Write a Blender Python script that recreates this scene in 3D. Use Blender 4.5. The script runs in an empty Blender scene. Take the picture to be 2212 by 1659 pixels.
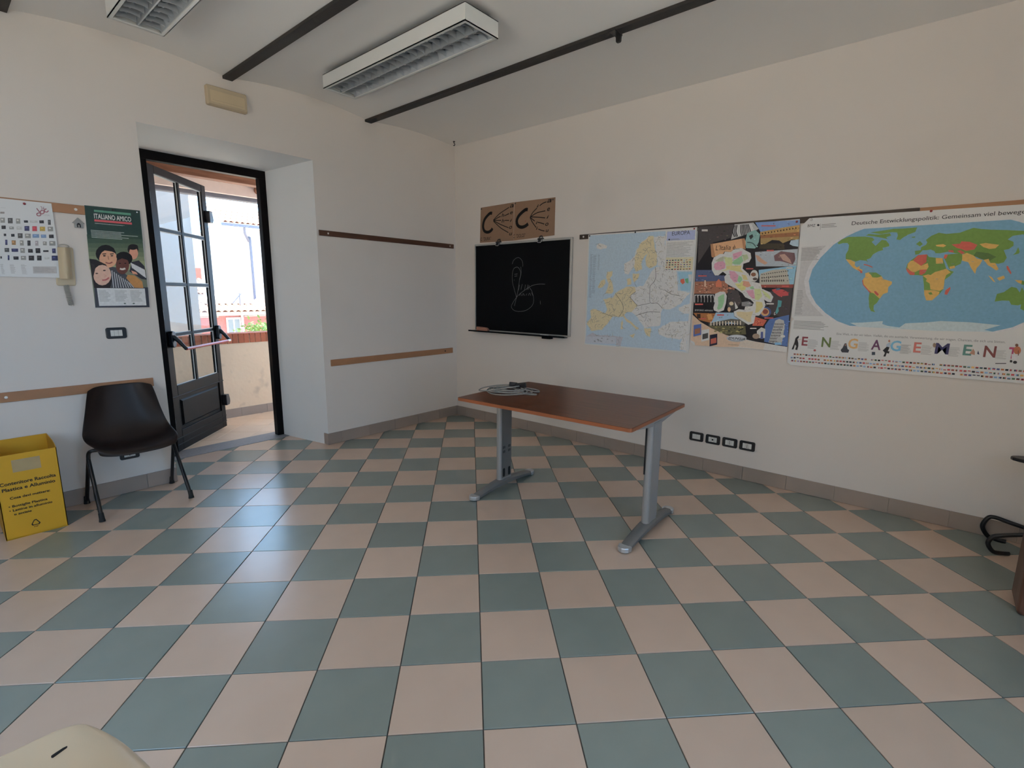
import bpy, bmesh, math, random
from mathutils import Vector, Matrix
random.seed(7)
SC = bpy.context.scene
COL = SC.collection
# ------------------------------------------------------------------ camera
cam_d = bpy.data.cameras.new('camera'); cam = bpy.data.objects.new('camera', cam_d); COL.objects.link(cam)
cam_d.sensor_width = 36.0; cam_d.lens = 17.654; cam_d.clip_start = 0.05; cam_d.clip_end = 300
CAM = Vector((4.5542, -4.3039, 1.5134))
R_ = Vector((0.76198, 0.64754, 0.00894)); U_ = Vector((-0.12116, 0.12899, 0.98422)); F_ = Vector((-0.63617, 0.75103, -0.17675))
cam.matrix_world = Matrix(((R_.x, U_.x, -F_.x, CAM.x), (R_.y, U_.y, -F_.y, CAM.y), (R_.z, U_.z, -F_.z, CAM.z), (0, 0, 0, 1)))
SC.camera = cam
# ------------------------------------------------------------------ sky, sun, exposure
w = bpy.data.worlds.new('sky'); SC.world = w; w.use_nodes = True
nt = w.node_tree; nt.nodes.clear()
bg = nt.nodes.new('ShaderNodeBackground'); wo = nt.nodes.new('ShaderNodeOutputWorld')
bg.inputs[0].default_value = (0.41, 0.67, 1.0, 1); bg.inputs[1].default_value = 11.0
nt.links.new(bg.outputs[0], wo.inputs[0])
sun_d = bpy.data.lights.new('sun', 'SUN'); sun = bpy.data.objects.new('sun', sun_d); COL.objects.link(sun)
sun_d.energy = 44.0; sun_d.angle = 0.01; sun_d.color = (1.0, 0.92, 0.80)
sun.rotation_euler = Vector((0.03, -0.46, -1.0)).to_track_quat('-Z', 'Y').to_euler()
sun.location = (0, 0, 12)
for nm, loc, rot, sx, sy in (('door_portal', (-0.80, -2.43, 1.35), (0, math.radians(-90), 0), 2.5, 0.98),
                             ('side_window_portal', (6.33, -3.6, 1.75), (0, math.radians(90), 0), 1.9, 2.0),
                             ('rear_window_portal', (3.1, -6.03, 1.75), (math.radians(90), 0, 0), 2.6, 1.9)):
    ld = bpy.data.lights.new(nm, 'AREA'); lo = bpy.data.objects.new(nm, ld); COL.objects.link(lo)
    ld.shape = 'RECTANGLE'; ld.size = sx; ld.size_y = sy; ld.cycles.is_portal = True
    lo.location = loc; lo.rotation_euler = rot
vs = SC.view_settings
vs.view_transform = 'Standard'; vs.look = 'None'; vs.gamma = 1.0; vs.use_curve_mapping = False
vs.exposure = -0.86
cy = SC.cycles; cy.use_light_tree = False
cy.diffuse_bounces = 5; cy.glossy_bounces = 2; cy.max_bounces = 8; cy.transmission_bounces = 3; cy.transparent_max_bounces = 10
cy.caustics_reflective = False; cy.caustics_refractive = False; cy.sample_clamp_indirect = 6.0
cy.use_adaptive_sampling = True; cy.adaptive_threshold = 0.10; cy.adaptive_min_samples = 16
# ------------------------------------------------------------------ materials
MATS = {}
def mat(name, col, rough=0.6, var=0.06, scale=9.0, bump=0.0, metal=0.0, spec=0.5, objvar=0.0, coat=0.0, dirt=None, bscale=None):
    """Principled material whose colour is broken up by noise; optional dirt blotches, bump and per-object variation."""
    m = bpy.data.materials.new(name); m.use_nodes = True; MATS[name] = m
    n = m.node_tree.nodes; l = m.node_tree.links; b = n['Principled BSDF']
    b.inputs['Roughness'].default_value = rough; b.inputs['Metallic'].default_value = metal
    b.inputs['Specular IOR Level'].default_value = spec; b.inputs['Coat Weight'].default_value = coat
    tc = n.new('ShaderNodeTexCoord'); nz = n.new('ShaderNodeTexNoise')
    nz.inputs['Scale'].default_value = scale; nz.inputs['Detail'].default_value = 2.0
    l.new(tc.outputs['Object'], nz.inputs['Vector'])
    mx = n.new('ShaderNodeMix'); mx.data_type = 'RGBA'
    c = Vector(col); hi = [min(1, x * (1 + var)) for x in c]; lo = [x * (1 - var) for x in c]
    mx.inputs['A'].default_value = (*lo, 1); mx.inputs['B'].default_value = (*hi, 1)
    l.new(nz.outputs['Fac'], mx.inputs['Factor']); out = mx.outputs['Result']
    if dirt:
        dcol, dscale, dlo, dhi = dirt
        nd = n.new('ShaderNodeTexNoise'); nd.inputs['Scale'].default_value = dscale; nd.inputs['Detail'].default_value = 2
        l.new(tc.outputs['Object'], nd.inputs['Vector'])
        mr = n.new('ShaderNodeMapRange'); mr.inputs['From Min'].default_value = dlo; mr.inputs['From Max'].default_value = dhi
        l.new(nd.outputs['Fac'], mr.inputs['Value'])
        m2 = n.new('ShaderNodeMix'); m2.data_type = 'RGBA'; m2.inputs['B'].default_value = (*dcol, 1)
        l.new(mr.outputs['Result'], m2.inputs['Factor']); l.new(out, m2.inputs['A']); out = m2.outputs['Result']
    if objvar:
        oi = n.new('ShaderNodeObjectInfo'); hs = n.new('ShaderNodeHueSaturation')
        mr = n.new('ShaderNodeMapRange'); mr.inputs['To Min'].default_value = 1 - objvar; mr.inputs['To Max'].default_value = 1 + objvar
        l.new(oi.outputs['Random'], mr.inputs['Value']); l.new(mr.outputs['Result'], hs.inputs['Value'])
        l.new(out, hs.inputs['Color']); out = hs.outputs['Color']
    l.new(out, b.inputs['Base Color'])
    if bump:
        nb = n.new('ShaderNodeTexNoise'); nb.inputs['Scale'].default_value = bscale or scale * 6; nb.inputs['Detail'].default_value = 1
        l.new(tc.outputs['Object'], nb.inputs['Vector'])
        bp = n.new('ShaderNodeBump'); bp.inputs['Strength'].default_value = bump; bp.inputs['Distance'].default_value = 0.01
        l.new(nb.outputs['Fac'], bp.inputs['Height']); l.new(bp.outputs['Normal'], b.inputs['Normal'])
    return m
def wood(name, c1, c2, rough=0.4, scale=(3.0, 60.0, 60.0), spec=0.5):
    m = bpy.data.materials.new(name); m.use_nodes = True; MATS[name] = m
    n = m.node_tree.nodes; l = m.node_tree.links; b = n['Principled BSDF']
    b.inputs['Roughness'].default_value = rough; b.inputs['Specular IOR Level'].default_value = spec
    tc = n.new('ShaderNodeTexCoord'); mp = n.new('ShaderNodeMapping'); mp.inputs['Scale'].default_value = scale
    nz = n.new('ShaderNodeTexNoise'); nz.inputs['Scale'].default_value = 1.0; nz.inputs['Detail'].default_value = 6
    rp = n.new('ShaderNodeValToRGB'); rp.color_ramp.elements[0].position = 0.3; rp.color_ramp.elements[1].position = 0.7
    rp.color_ramp.elements[0].color = (*c1, 1); rp.color_ramp.elements[1].color = (*c2, 1)
    l.new(tc.outputs['Object'], mp.inputs['Vector']); l.new(mp.outputs['Vector'], nz.inputs['Vector'])
    l.new(nz.outputs['Fac'], rp.inputs['Fac']); l.new(rp.outputs['Color'], b.inputs['Base Color'])
    return m
def glass(name):
    m = bpy.data.materials.new(name); m.use_nodes = True; MATS[name] = m
    n = m.node_tree.nodes; l = m.node_tree.links; n.clear()
    o = n.new('ShaderNodeOutputMaterial'); t = n.new('ShaderNodeBsdfTransparent'); g = n.new('ShaderNodeBsdfGlossy')
    t.inputs['Color'].default_value = (0.84, 0.86, 0.86, 1); g.inputs['Roughness'].default_value = 0.02
    mx = n.new('ShaderNodeMixShader'); mx.inputs[0].default_value = 0.045
    l.new(t.outputs[0], mx.inputs[1]); l.new(g.outputs[0], mx.inputs[2]); l.new(mx.outputs[0], o.inputs[0])
    return m
mat('plaster', (0.81, 0.745, 0.69), 0.9, 0.025, 1.3, 0.0, spec=0.15, dirt=((0.68, 0.63, 0.58), 1.1, 0.60, 0.95), bscale=14)
mat('reveal_lit', (0.84, 0.83, 0.81), 0.85, 0.02, 3, 0.06, spec=0.2)  # recess faces paler than the wall: light from the door put into the colour
mat('ceiling_white', (0.92, 0.885, 0.845), 0.9, 0.03, 0.9, 0.0, spec=0.15)
mat('tile_green', (0.25, 0.28, 0.25), 0.25, 0.07, 5, 0.02, objvar=0.06, spec=0.72, bscale=20)
mat('tile_pink', (0.65, 0.475, 0.365), 0.25, 0.06, 5, 0.02, objvar=0.05, spec=0.72, bscale=20)
mat('grout', (0.085, 0.075, 0.065), 0.9, 0.2, 14, 0.2)
mat('base_tile', (0.36, 0.295, 0.255), 0.38, 0.06, 6, 0.02, objvar=0.05)
mat('stone_grey', (0.25, 0.245, 0.25), 0.5, 0.2, 40, 0.05)
mat('dark_beam', (0.02, 0.018, 0.018), 0.6, 0.3, 20, 0.1)
wood('door_wood', (0.0032, 0.0020, 0.0018), (0.0062, 0.0038, 0.0033), 0.42, (40, 40, 2.0), 0.12)
glass('pane_glass')
mat('black_plastic', (0.012, 0.012, 0.014), 0.38, 0.1)
mat('red_paint', (0.42, 0.03, 0.035), 0.3, 0.1)
mat('chrome', (0.65, 0.65, 0.66), 0.22, 0.05, metal=1.0)
mat('gasket', (0.62, 0.62, 0.60), 0.5)
mat('switch_white', (0.78, 0.77, 0.73), 0.4, 0.03)
mat('hole_black', (0.006, 0.006, 0.006), 0.8)
mat('parapet_plaster', (0.84, 0.66, 0.48), 0.9, 0.06, 4, 0.15, dirt=((0.56, 0.44, 0.33), 5, 0.62, 0.8))
mat('pier_plaster', (0.80, 0.77, 0.74), 0.9, 0.08, 3, 0.1)
mat('brick_red', (0.42, 0.13, 0.07), 0.85, 0.2, 30, 0.2, objvar=0.15)
mat('mortar', (0.42, 0.37, 0.32), 0.95, 0.1, 40, 0.2)
mat('balcony_tile', (0.74, 0.56, 0.41), 0.5, 0.07, 6, 0.03, objvar=0.06)
wood('roof_timber', (0.17, 0.07, 0.04), (0.30, 0.14, 0.085), 0.7, (30, 3, 30))
mat('soffit_white', (0.72, 0.62, 0.58), 0.8, 0.08, 12)
mat('gutter_blue', (0.13, 0.14, 0.18), 0.5, 0.2, 10)
mat('roof_tile', (0.50, 0.30, 0.21), 0.85, 0.25, 6)
mat('house_brick', (0.36, 0.13, 0.11), 0.9, 0.25, 12)
mat('house_white', (0.75, 0.72, 0.68), 0.9, 0.05)
mat('house_glass', (0.16, 0.18, 0.19), 0.1, 0.1)
mat('leaf_green', (0.16, 0.24, 0.06), 0.6, 0.4, 3)
mat('bark', (0.12, 0.08, 0.05), 0.9, 0.3, 10)
mat('ground', (0.55, 0.47, 0.37), 0.95, 0.1)
# ------------------------------------------------------------------ mesh helpers
class MB:
    """Collects polygons, then links them as one mesh object."""
    def __init__(s): s.v = []; s.f = []; s.m = []; s.cur = 0
    def add(s, vs, fs):
        o = len(s.v); s.v += [tuple(p) for p in vs]
        for f in fs: s.f.append([o + i for i in f]); s.m.append(s.cur)
        return s
    def box(s, x0, x1, y0, y1, z0, z1, M=None):
        vs = [Vector((x, y, z)) for z in (z0, z1) for y in (y0, y1) for x in (x0, x1)]
        if M: vs = [M @ p for p in vs]
        return s.add(vs, [(0, 2, 3, 1), (4, 5, 7, 6), (0, 1, 5, 4), (2, 6, 7, 3), (0, 4, 6, 2), (1, 3, 7, 5)])
    def prism(s, poly, h0, h1, axis='z', M=None):
        def P(a, b, h): return Vector({'z': (a, b, h), 'y': (a, h, b), 'x': (h, a, b)}[axis])
        k = len(poly); vs = [P(a, b, h0) for a, b in poly] + [P(a, b, h1) for a, b in poly]
        if M: vs = [M @ p for p in vs]
        return s.add(vs, [list(range(k))[::-1], list(range(k, 2 * k))] + [(i, (i + 1) % k, k + (i + 1) % k, k + i) for i in range(k)])
    def tube(s, pts, r, n=8, closed=False, caps=True):
        pts = [Vector(p) for p in pts]; rs = r if isinstance(r, (list, tuple)) else [r] * len(pts)
        K = len(pts); rings = []; up = None
        for i, p in enumerate(pts):
            a = pts[(i - 1) % K] if (closed or i) else pts[0]; b = pts[(i + 1) % K] if (closed or i < K - 1) else pts[-1]
            t = (b - a).normalized()
            if up is None: up = t.orthogonal().normalized()
            up = (up - t * up.dot(t)).normalized(); q = t.cross(up)
            rings.append([p + (up * math.cos(2 * math.pi * j / n) + q * math.sin(2 * math.pi * j / n)) * rs[i] for j in range(n)])
        vs = [p for g in rings for p in g]; fs = []
        for i in range(K if closed else K - 1):
            a = i * n; b = ((i + 1) % K) * n
            fs += [(a + j, a + (j + 1) % n, b + (j + 1) % n, b + j) for j in range(n)]
        if not closed and caps: fs += [list(range(n))[::-1], list(range((K - 1) * n, K * n))]
        return s.add(vs, fs)
    def lathe(s, prof, n=16, M=None):
        vs = [Vector((r * math.cos(2 * math.pi * j / n), r * math.sin(2 * math.pi * j / n), z)) for r, z in prof for j in range(n)]
        if M: vs = [M @ p for p in vs]
        fs = [(i * n + j, i * n + (j + 1) % n, (i + 1) * n + (j + 1) % n, (i + 1) * n + j) for i in range(len(prof) - 1) for j in range(n)]
        fs += [list(range(n))[::-1], list(range((len(prof) - 1) * n, len(prof) * n))]
        return s.add(vs, fs)
    def grid(s, rows):
        o = [len(rows), len(rows[0])]; vs = [p for g in rows for p in g]
        return s.add(vs, [(i * o[1] + j, i * o[1] + j + 1, (i + 1) * o[1] + j + 1, (i + 1) * o[1] + j) for i in range(o[0] - 1) for j in range(o[1] - 1)])
    def mesh(s, name, mats):
        me = bpy.data.meshes.new(name); me.from_pydata(s.v, [], s.f)
        for m in (mats if isinstance(mats, (list, tuple)) else [mats]): me.materials.append(MATS[m])
        for p, k in zip(me.polygons, s.m): p.material_index = k
        bm = bmesh.new(); bm.from_mesh(me); bmesh.ops.recalc_face_normals(bm, faces=bm.faces); bm.to_mesh(me); bm.free()
        return me
    def build(s, name, mats, parent=None, smooth=False, bevel=0, seg=2, sub=0, solid=0):
        o = link(name, s.mesh(name, mats), parent)
        if smooth: smooth_mesh(o.data)
        if solid: md = o.modifiers.new('thick', 'SOLIDIFY'); md.thickness = solid; md.offset = 0
        if bevel: md = o.modifiers.new('edge', 'BEVEL'); md.width = bevel; md.segments = seg; md.limit_method = 'ANGLE'; md.angle_limit = 0.6
        if sub: md = o.modifiers.new('sub', 'SUBSURF'); md.levels = md.render_levels = sub
        return o
def smooth_mesh(me, ang=40):
    for p in me.polygons: p.use_smooth = True
    bm = bmesh.new(); bm.from_mesh(me)
    for e in bm.edges:
        if len(e.link_faces) == 2 and e.calc_face_angle(0) > math.radians(ang): e.smooth = False
    bm.to_mesh(me); bm.free()
def link(name, data, parent=None, loc=None, rot=None):
    o = bpy.data.objects.new(name, data); COL.objects.link(o); o.parent = parent
    if loc is not None: o.location = loc
    if rot is not None: o.rotation_euler = rot
    return o
def tag(o, label, cat, group=None):
    o['label'] = label; o['category'] = cat
    if group: o['group'] = group
    return o
def struct(o): o['kind'] = 'structure'; return o
def stuff(o): o['kind'] = 'stuff'; return o
def thing(name, label, cat, loc=(0, 0, 0), rz=0, group=None):
    o = bpy.data.objects.new(name, None); COL.objects.link(o); o.location = loc; o.rotation_euler = (0, 0, rz)
    o.empty_display_size = 0.1
    return tag(o, label, cat, group)
def rrect(x0, x1, y0, y1, r, n=5):
    out = []
    for cx, cy, a0 in ((x1 - r, y1 - r, 0), (x0 + r, y1 - r, 90), (x0 + r, y0 + r, 180), (x1 - r, y0 + r, 270)):
        out += [(cx + r * math.cos(math.radians(a0 + 90 * k / n)), cy + r * math.sin(math.radians(a0 + 90 * k / n))) for k in range(n + 1)]
    return out
def bez(pts, n=8):
    """Catmull-Rom through points."""
    P = [Vector(p) for p in pts]; P = [2 * P[0] - P[1]] + P + [2 * P[-1] - P[-2]]; out = []
    for i in range(1, len(P) - 2):
        a, b, c, d = P[i - 1:i + 3]
        for k in range(n):
            t = k / n
            out.append(0.5 * (2 * b + (c - a) * t + (2 * a - 5 * b + 4 * c - d) * t * t + (3 * b - a - 3 * c + d) * t ** 3))
    return out + [P[-2]]
def inframe(p, m=30):
    d = Vector(p) - CAM; z = d.dot(F_)
    if z < 0.1: return False
    x = 1106 + 1084.77 * d.dot(R_) / z; y = 829.5 - 1084.77 * d.dot(U_) / z
    return -m < x < 2212 + m and -m < y < 1659 + m
# ================================================================== room shell
RX, RY, HT = 6.3, -6.0, 3.62
T = 1 / 3
def g2w(u, v):
    a = u + 0.64; b = v - 14.2
    return ((a - b) / math.sqrt(2) * T, (a + b) / math.sqrt(2) * T)
fl = struct(MB().box(0, RX, RY, 0, -0.12, -0.004).add([(0.0, -3.11, -0.004), (0, -1.775, -0.004), (-0.62, -1.888, -0.004), (-0.62, -3.002, -0.004)], [(0, 1, 2, 3)]).build('floor', 'grout'))
ROOM = [(0.0, RY), (RX, RY), (RX, 0), (0, 0)]; RECESS = [(-0.60, -3.005), (0, -3.11), (0, -1.775), (-0.60, -1.884)]
def clip(poly, conv):
    for i in range(len(conv)):
        a, b = conv[i], conv[(i + 1) % len(conv)]; out = []
        side = lambda p: (b[0] - a[0]) * (p[1] - a[1]) - (b[1] - a[1]) * (p[0] - a[0])
        for k in range(len(poly)):
            p, q = poly[k], poly[(k + 1) % len(poly)]; sp, sq = side(p), side(q)
            if sp >= 0: out.append(p)
            if sp * sq < 0: t = sp / (sp - sq); out.append((p[0] + (q[0] - p[0]) * t, p[1] + (q[1] - p[1]) * t))
        poly = out
        if len(poly) < 3: return []
    return poly
def area(p): return abs(sum(p[i][0] * p[(i + 1) % len(p)][1] - p[(i + 1) % len(p)][0] * p[i][1] for i in range(len(p)))) / 2
GAP = 0.0022
def tile_poly(i, j):
    e = GAP / T
    return [g2w(i + e, j + e), g2w(i + 1 - e, j + e), g2w(i + 1 - e, j + 1 - e), g2w(i + e, j + 1 - e)]
hs = T / 2 - GAP
def bev_tile(mb, poly, z=0.0, b=0.0012, dep=0.005):
    c = (sum(p[0] for p in poly) / len(poly), sum(p[1] for p in poly) / len(poly)); k = len(poly)
    ins = [(c[0] + (x - c[0]) * (1 - b / 0.16), c[1] + (y - c[1]) * (1 - b / 0.16)) for x, y in poly]
    vs = [(x, y, z - dep) for x, y in poly] + [(x, y, z - b) for x, y in poly] + [(x, y, z) for x, y in ins]
    return mb.add(vs, [list(range(2 * k, 3 * k))] + [(r * k + i, r * k + (i + 1) % k, r * k + k + (i + 1) % k, r * k + k + i) for r in (0, 1) for i in range(k)])
full = [bev_tile(MB(), [(-hs, -hs), (hs, -hs), (hs, hs), (-hs, hs)]).mesh('tile', m) for m in ('tile_green', 'tile_pink')]
rest = MB()
for i in range(-30, 30):
    for j in range(-30, 30):
        q = tile_poly(i, j); col = (i + j) % 2
        a = clip(q, ROOM); b = clip(q, RECESS); A = area(q)
        if not a and not b: continue
        cx = sum(p[0] for p in q) / 4; cy = sum(p[1] for p in q) / 4
        polys = [p for p in (a, b) if p and area(p) > 2e-4]
        if not polys: continue
        seen = any(inframe((p[0], p[1], 0), 60) for pl in polys for p in pl)
        if seen and a and abs(area(a) - A) < 1e-5:
            link('tile', full[col], fl, (cx, cy, random.uniform(-0.0004, 0.0004)), (random.uniform(-.0012, .0012), random.uniform(-.0012, .0012), -math.pi / 4))
        elif seen:
            mb = MB()
            for pl in polys: bev_tile(mb, [(x - cx, y - cy) for x, y in pl])
            link('tile', mb.mesh('tile', ('tile_green', 'tile_pink')[col]), fl, (cx, cy, 0))
        else:
            rest.cur = col
            for pl in polys: bev_tile(rest, pl)
stuff(rest.build('unseen_tiles', ('tile_green', 'tile_pink'), fl)); fl.children[-1].name = 'far_tiles'
# left wall with a deep splayed door recess
mb = MB()
mb.prism([(0, RY - .3), (0, -3.11), (-0.69, -2.99), (-0.78, -2.99), (-0.78, RY - .3)], -0.15, HT)
mb.prism([(0, -1.775), (0, 0.3), (-0.78, 0.3), (-0.78, -1.90), (-0.69, -1.90)], -0.15, HT)
mb.prism([(0, 2.70), (0, HT), (-0.78, HT), (-0.78, 2.675), (-0.69, 2.675)], -3.11, -1.775, 'y')
wl = struct(mb.build('wall_left', ('plaster', 'reveal_lit')))
for p in wl.data.polygons:
    c = p.center
    if -0.70 < c.x < -0.01 and -3.12 < c.y < -1.76 and abs(p.normal.x) < 0.9: p.material_index = 1
struct(MB().box(0, RX + .3, 0, 0.3, -0.15, HT).build('wall_right', 'plaster'))
def wall_with_hole(name, const, a0, a1, h0, h1, axis, lo, hi):
    m = MB(); t0, t1 = const
    for (p0, p1, q0, q1) in ((lo, a0, -.15, HT), (a1, hi, -.15, HT), (a0, a1, -.15, h0), (a0, a1, h1, HT)):
        if axis == 'x': m.box(t0, t1, p0, p1, q0, q1)
        else: m.box(p0, p1, t0, t1, q0, q1)
    return struct(m.build(name, 'plaster'))
wall_with_hole('wall_side', (RX, RX + .3), -4.6, -2.6, 0.8, 2.7, 'x', RY - .3, 0.0)
wall_with_hole('wall_rear', (RY - .3, RY), 1.8, 4.4, 0.8, 2.7, 'y', 0.0, RX)
def window(name, M, w_, h_):
    f = MB()
    for (x0, x1, z0, z1) in ((0, w_, 0, .06), (0, w_, h_ - .06, h_), (0, .06, .06, h_ - .06), (w_ - .06, w_, .06, h_ - .06), (w_ / 2 - .05, w_ / 2 + .05, .06, h_ - .06)):
        f.box(x0, x1, -.03, .03, z0, z1)
    o = struct(f.build(name, 'door_wood')); o.matrix_world = M
window('window_1', Matrix.Translation((RX + .16, -4.6, .8)) @ Matrix.Rotation(math.pi / 2, 4, 'Z'), 2.0, 1.9)
window('window_2', Matrix.Translation((1.8, RY - .16, .8)), 2.6, 1.9)
# ceiling: shallow brick vaults plastered white between dark steel joists
BEAMS = [-1.165, -2.46, -3.745, -5.03]
mb = MB(); prof = []
edges = [0.0] + BEAMS + [RY]
for k in range(len(edges) - 1):
    y1, y0 = edges[k], edges[k + 1]
    for t in range(13):
        s_ = t / 12; rise = 0.055 * (1 - (2 * s_ - 1) ** 2)
        prof.append((y1 + (y0 - y1) * s_, 3.182 + rise if k else 3.188 - 0.006 * s_ + 0.6 * rise))
rows = [[(x, y, z) for y, z in prof] for x in [RX * i / 6 for i in range(7)]]
mb.grid(rows)
ce = struct(mb.build('ceiling', 'ceiling_white', smooth=True))
for y in BEAMS:
    m = MB().box(0, RX, y - .036, y + .036, 3.165, 3.186)
    o = m.build('joist', 'dark_beam', ce)
struct(MB().box(-0.78, RX + .3, RY - .3, .3, HT, HT + .15).build('sun_block_slab', 'pier_plaster'))  # unseen slab, added above the ceiling to keep the sun out
# skirting tiles
def skirting(name, p, q, n_dir, cuts):
    p = Vector((*p, 0)); q = Vector((*q, 0)); d = (q - p); Ln = d.length; d /= Ln; nrm = Vector((*n_dir, 0))
    M = Matrix.Translation(p) @ Matrix((d, nrm, (0, 0, 1))).transposed().to_4x4()
    root = struct(MB().box(0, Ln, 0, .006, 0, .112).build(name, 'mortar')); root.matrix_world = M
    for a, b in zip(cuts[:-1], cuts[1:]):
        b = min(b, Ln)
        if b - a < .01: continue
        MB().box(a + .001, b - .001, 0.002, .0105, 0.001, .115).build('skirting_tile', 'base_tile', root, bevel=0.0015, seg=1)
skirting('baseboard_right', (0, 0), (RX, 0), (0, -1), [0] + [0.168 + .3275 * k for k in range(20)])
skirting('baseboard_left', (0, 0), (0, -1.785), (1, 0), [0, .31, .64, .97, 1.30, 1.63, 1.80])
skirting('baseboard_door', (0.008, -1.776), (-0.685, -1.902), (-0.18, -0.98), [0, .34, .67, .8])
skirting('baseboard_far', (0, -3.105), (0, RY), (1, 0), [0] + [.2 + .33 * k for k in range(10)])
struct(MB().box(-0.86, -0.598, -3.0, -1.885, -.1, 0.004).build('threshold', 'stone_grey', bevel=.003))
# ================================================================== door
fr = MB()
fr.box(-0.765, -0.69, -3.02, -2.885, 0.004, 2.60); fr.box(-0.765, -0.69, -1.965, -1.885, 0.004, 2.60); fr.box(-0.765, -0.69, -3.02, -1.885, 2.60, 2.69)
door = struct(fr.build('door_1', 'door_wood', bevel=.004))
leaf = bpy.data.objects.new('leaf', None); COL.objects.link(leaf); leaf.parent = door
H = Vector((-0.739, -2.884, 0)); D = Vector((-0.71213, 0.70205, 0)); N = Vector((0.70205, 0.71213, 0))   # N faces the room
leaf.matrix_world = Matrix.Translation(H) @ Matrix((D, N, (0, 0, 1))).transposed().to_4x4()   # local x along leaf, y to room
W = 0.99; t0, t1 = -0.045, 0.0
m = MB()
m.box(0, .112, t0, t1, .02, 2.585); m.box(.905, W, t0, t1, .02, 2.585)
m.box(.112, .905, t0, t1, 2.515, 2.585); m.box(.112, .905, t0, t1, .53, .64); m.box(.112, .905, t0, t1, .02, .215)
leaf_parts = [m.build('leaf_frame', 'door_wood', leaf, bevel=.004)]
m = MB().box(.112, .905, -.035, -.012, .215, .53); m.build('lower_panel', 'door_wood', leaf)
m = MB(); P_ = [(.15, .245), (.87, .245), (.87, .50), (.15, .50)]; Q_ = [(.165, .26), (.855, .26), (.855, .485), (.165, .485)]
m.add([(x, -.012, z) for x, z in P_] + [(x, .004, z) for x, z in Q_], [(4, 5, 6, 7)] + [(i, (i + 1) % 4, 4 + (i + 1) % 4, 4 + i) for i in range(4)])
m.build('raised_field', 'door_wood', leaf)
for z in (.085, .145): MB().box(.0, W, -.002, .005, z - .004, z + .004).build('rail_moulding', 'door_wood', leaf, bevel=.002, seg=1)
MB().box(.0, W, -.002, .006, .535, .545).build('rail_moulding', 'door_wood', leaf, bevel=.002, seg=1)
m = MB().box(.47, .505, t0 + .005, t1 - .004, .64, 2.515); m.build('glazing_bar', 'door_wood', leaf, bevel=.003)
zs = [.64, 1.11, 1.572, 2.05, 2.515]
for z in zs[1:4]: MB().box(.112, .905, t0 + .007, t1 - .006, z - .014, z + .014).build('glazing_bar', 'door_wood', leaf, bevel=.003)
for k in range(4):
    for x0, x1 in ((.112, .47), (.505, .905)):
        za = zs[k] + (.014 if k else 0); zb = zs[k + 1] - (.014 if k < 3 else 0)
        MB().add([(x0, -.023, za), (x1, -.023, za), (x1, -.023, zb), (x0, -.023, zb)], [(0, 1, 2, 3)]).build('pane', 'pane_glass', leaf)
        g = MB()
        for (a, b, c, d) in ((x0, x1, za, za + .006), (x0, x1, zb - .006, zb), (x0, x0 + .006, za, zb), (x1 - .006, x1, za, zb)): g.box(a, b, -.021, -.012, c, d)
        g.build('glazing_bead', 'gasket', leaf)
# panic bar
for x, s_ in ((.085, 1), (.955, 1)):
    b = MB().prism(rrect(x - .032, x + .032, 1.0, 1.15, .028), 0, .035, 'y'); h = b.build('bar_housing', 'black_plastic', leaf, bevel=.006)
    a = MB(); xo = x + .03
    a.tube([(x, .03, 1.10), (x + .01, .07, 1.055), (xo - .01, .108, 1.0), (xo, .115, .985)], [.022, .018, .015, .017], 10)
    a.build('arm', 'black_plastic', h, smooth=True)
m = MB(); m.tube([(.115, .115, .985), (.93, .115, .985)], .0135, 12); pb = m.build('push_bar', 'red_paint', leaf, smooth=True)
MB().tube([(.93, .115, .985), (.985, .115, .985)], .0145, 12).build('bar_end', 'chrome', pb, smooth=True)
for z0, z1 in ((2.215, 2.335), (.265, .385)):
    m = MB().prism([(W - .05, z0), (W + .015, z0), (W + .032, z0 + .03), (W + .032, z0 + .06), (W + .012, z1), (W - .05, z1)], -.02, .045, 'y')
    m.build('latch_box', 'black_plastic', leaf, bevel=.006)
for z in (.3, 1.3, 2.3): MB().tube([(0, .004, z - .05), (0, .004, z + .05)], .009, 8).build('hinge', 'chrome', leaf, smooth=True)
# ================================================================== balcony
bf = struct(MB().box(-2.1, -0.86, -3.4, 2.5, -.2, -0.012).build('balcony_floor', 'mortar'))
CF = [(-1.9, -3.4), (-0.865, -3.4), (-0.865, 2.5), (-1.9, 2.5)]
for i in range(-8, 9):
    for j in range(-8, 9):
        s = .30; c = (-1.45, -1.62); e = .0015
        def gg(u, v): return (c[0] + ((u - v) * .7071) * s, c[1] + ((u + v) * .7071) * s)
        q = [gg(i, j), gg(i + 1, j), gg(i + 1, j + 1), gg(i, j + 1)]; cc = gg(i + .5, j + .5)
        q = [(cc[0] + (x - cc[0]) * (1 - e / s * 2), cc[1] + (y - cc[1]) * (1 - e / s * 2)) for x, y in q]
        a = clip(q, CF)
        if a and area(a) > 1e-3: link('balcony_tile', bev_tile(MB(), [(x - cc[0], y - cc[1]) for x, y in a], dep=.01).mesh('balcony_tile', 'balcony_tile'), bf, (cc[0], cc[1], -.004))
pw = struct(MB().box(-2.1, -1.905, -3.4, 2.5, -.2, .985).build('wall_parapet', 'parapet_plaster'))
y = -3.38; k = 0
bk = MB().box(-.115, .115, -.029, .029, 0, .115).mesh('brick', 'brick_red')
MB().box(-2.115, -1.908, -3.4, 2.5, .898, 1.008).build('mortar_bed', 'mortar', pw)
while y < 0.4:
    link('brick', bk, pw, (-2.01 + random.uniform(-.002, .002), y, .897), (0, 0, random.uniform(-.02, .02))); y += .0665
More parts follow.
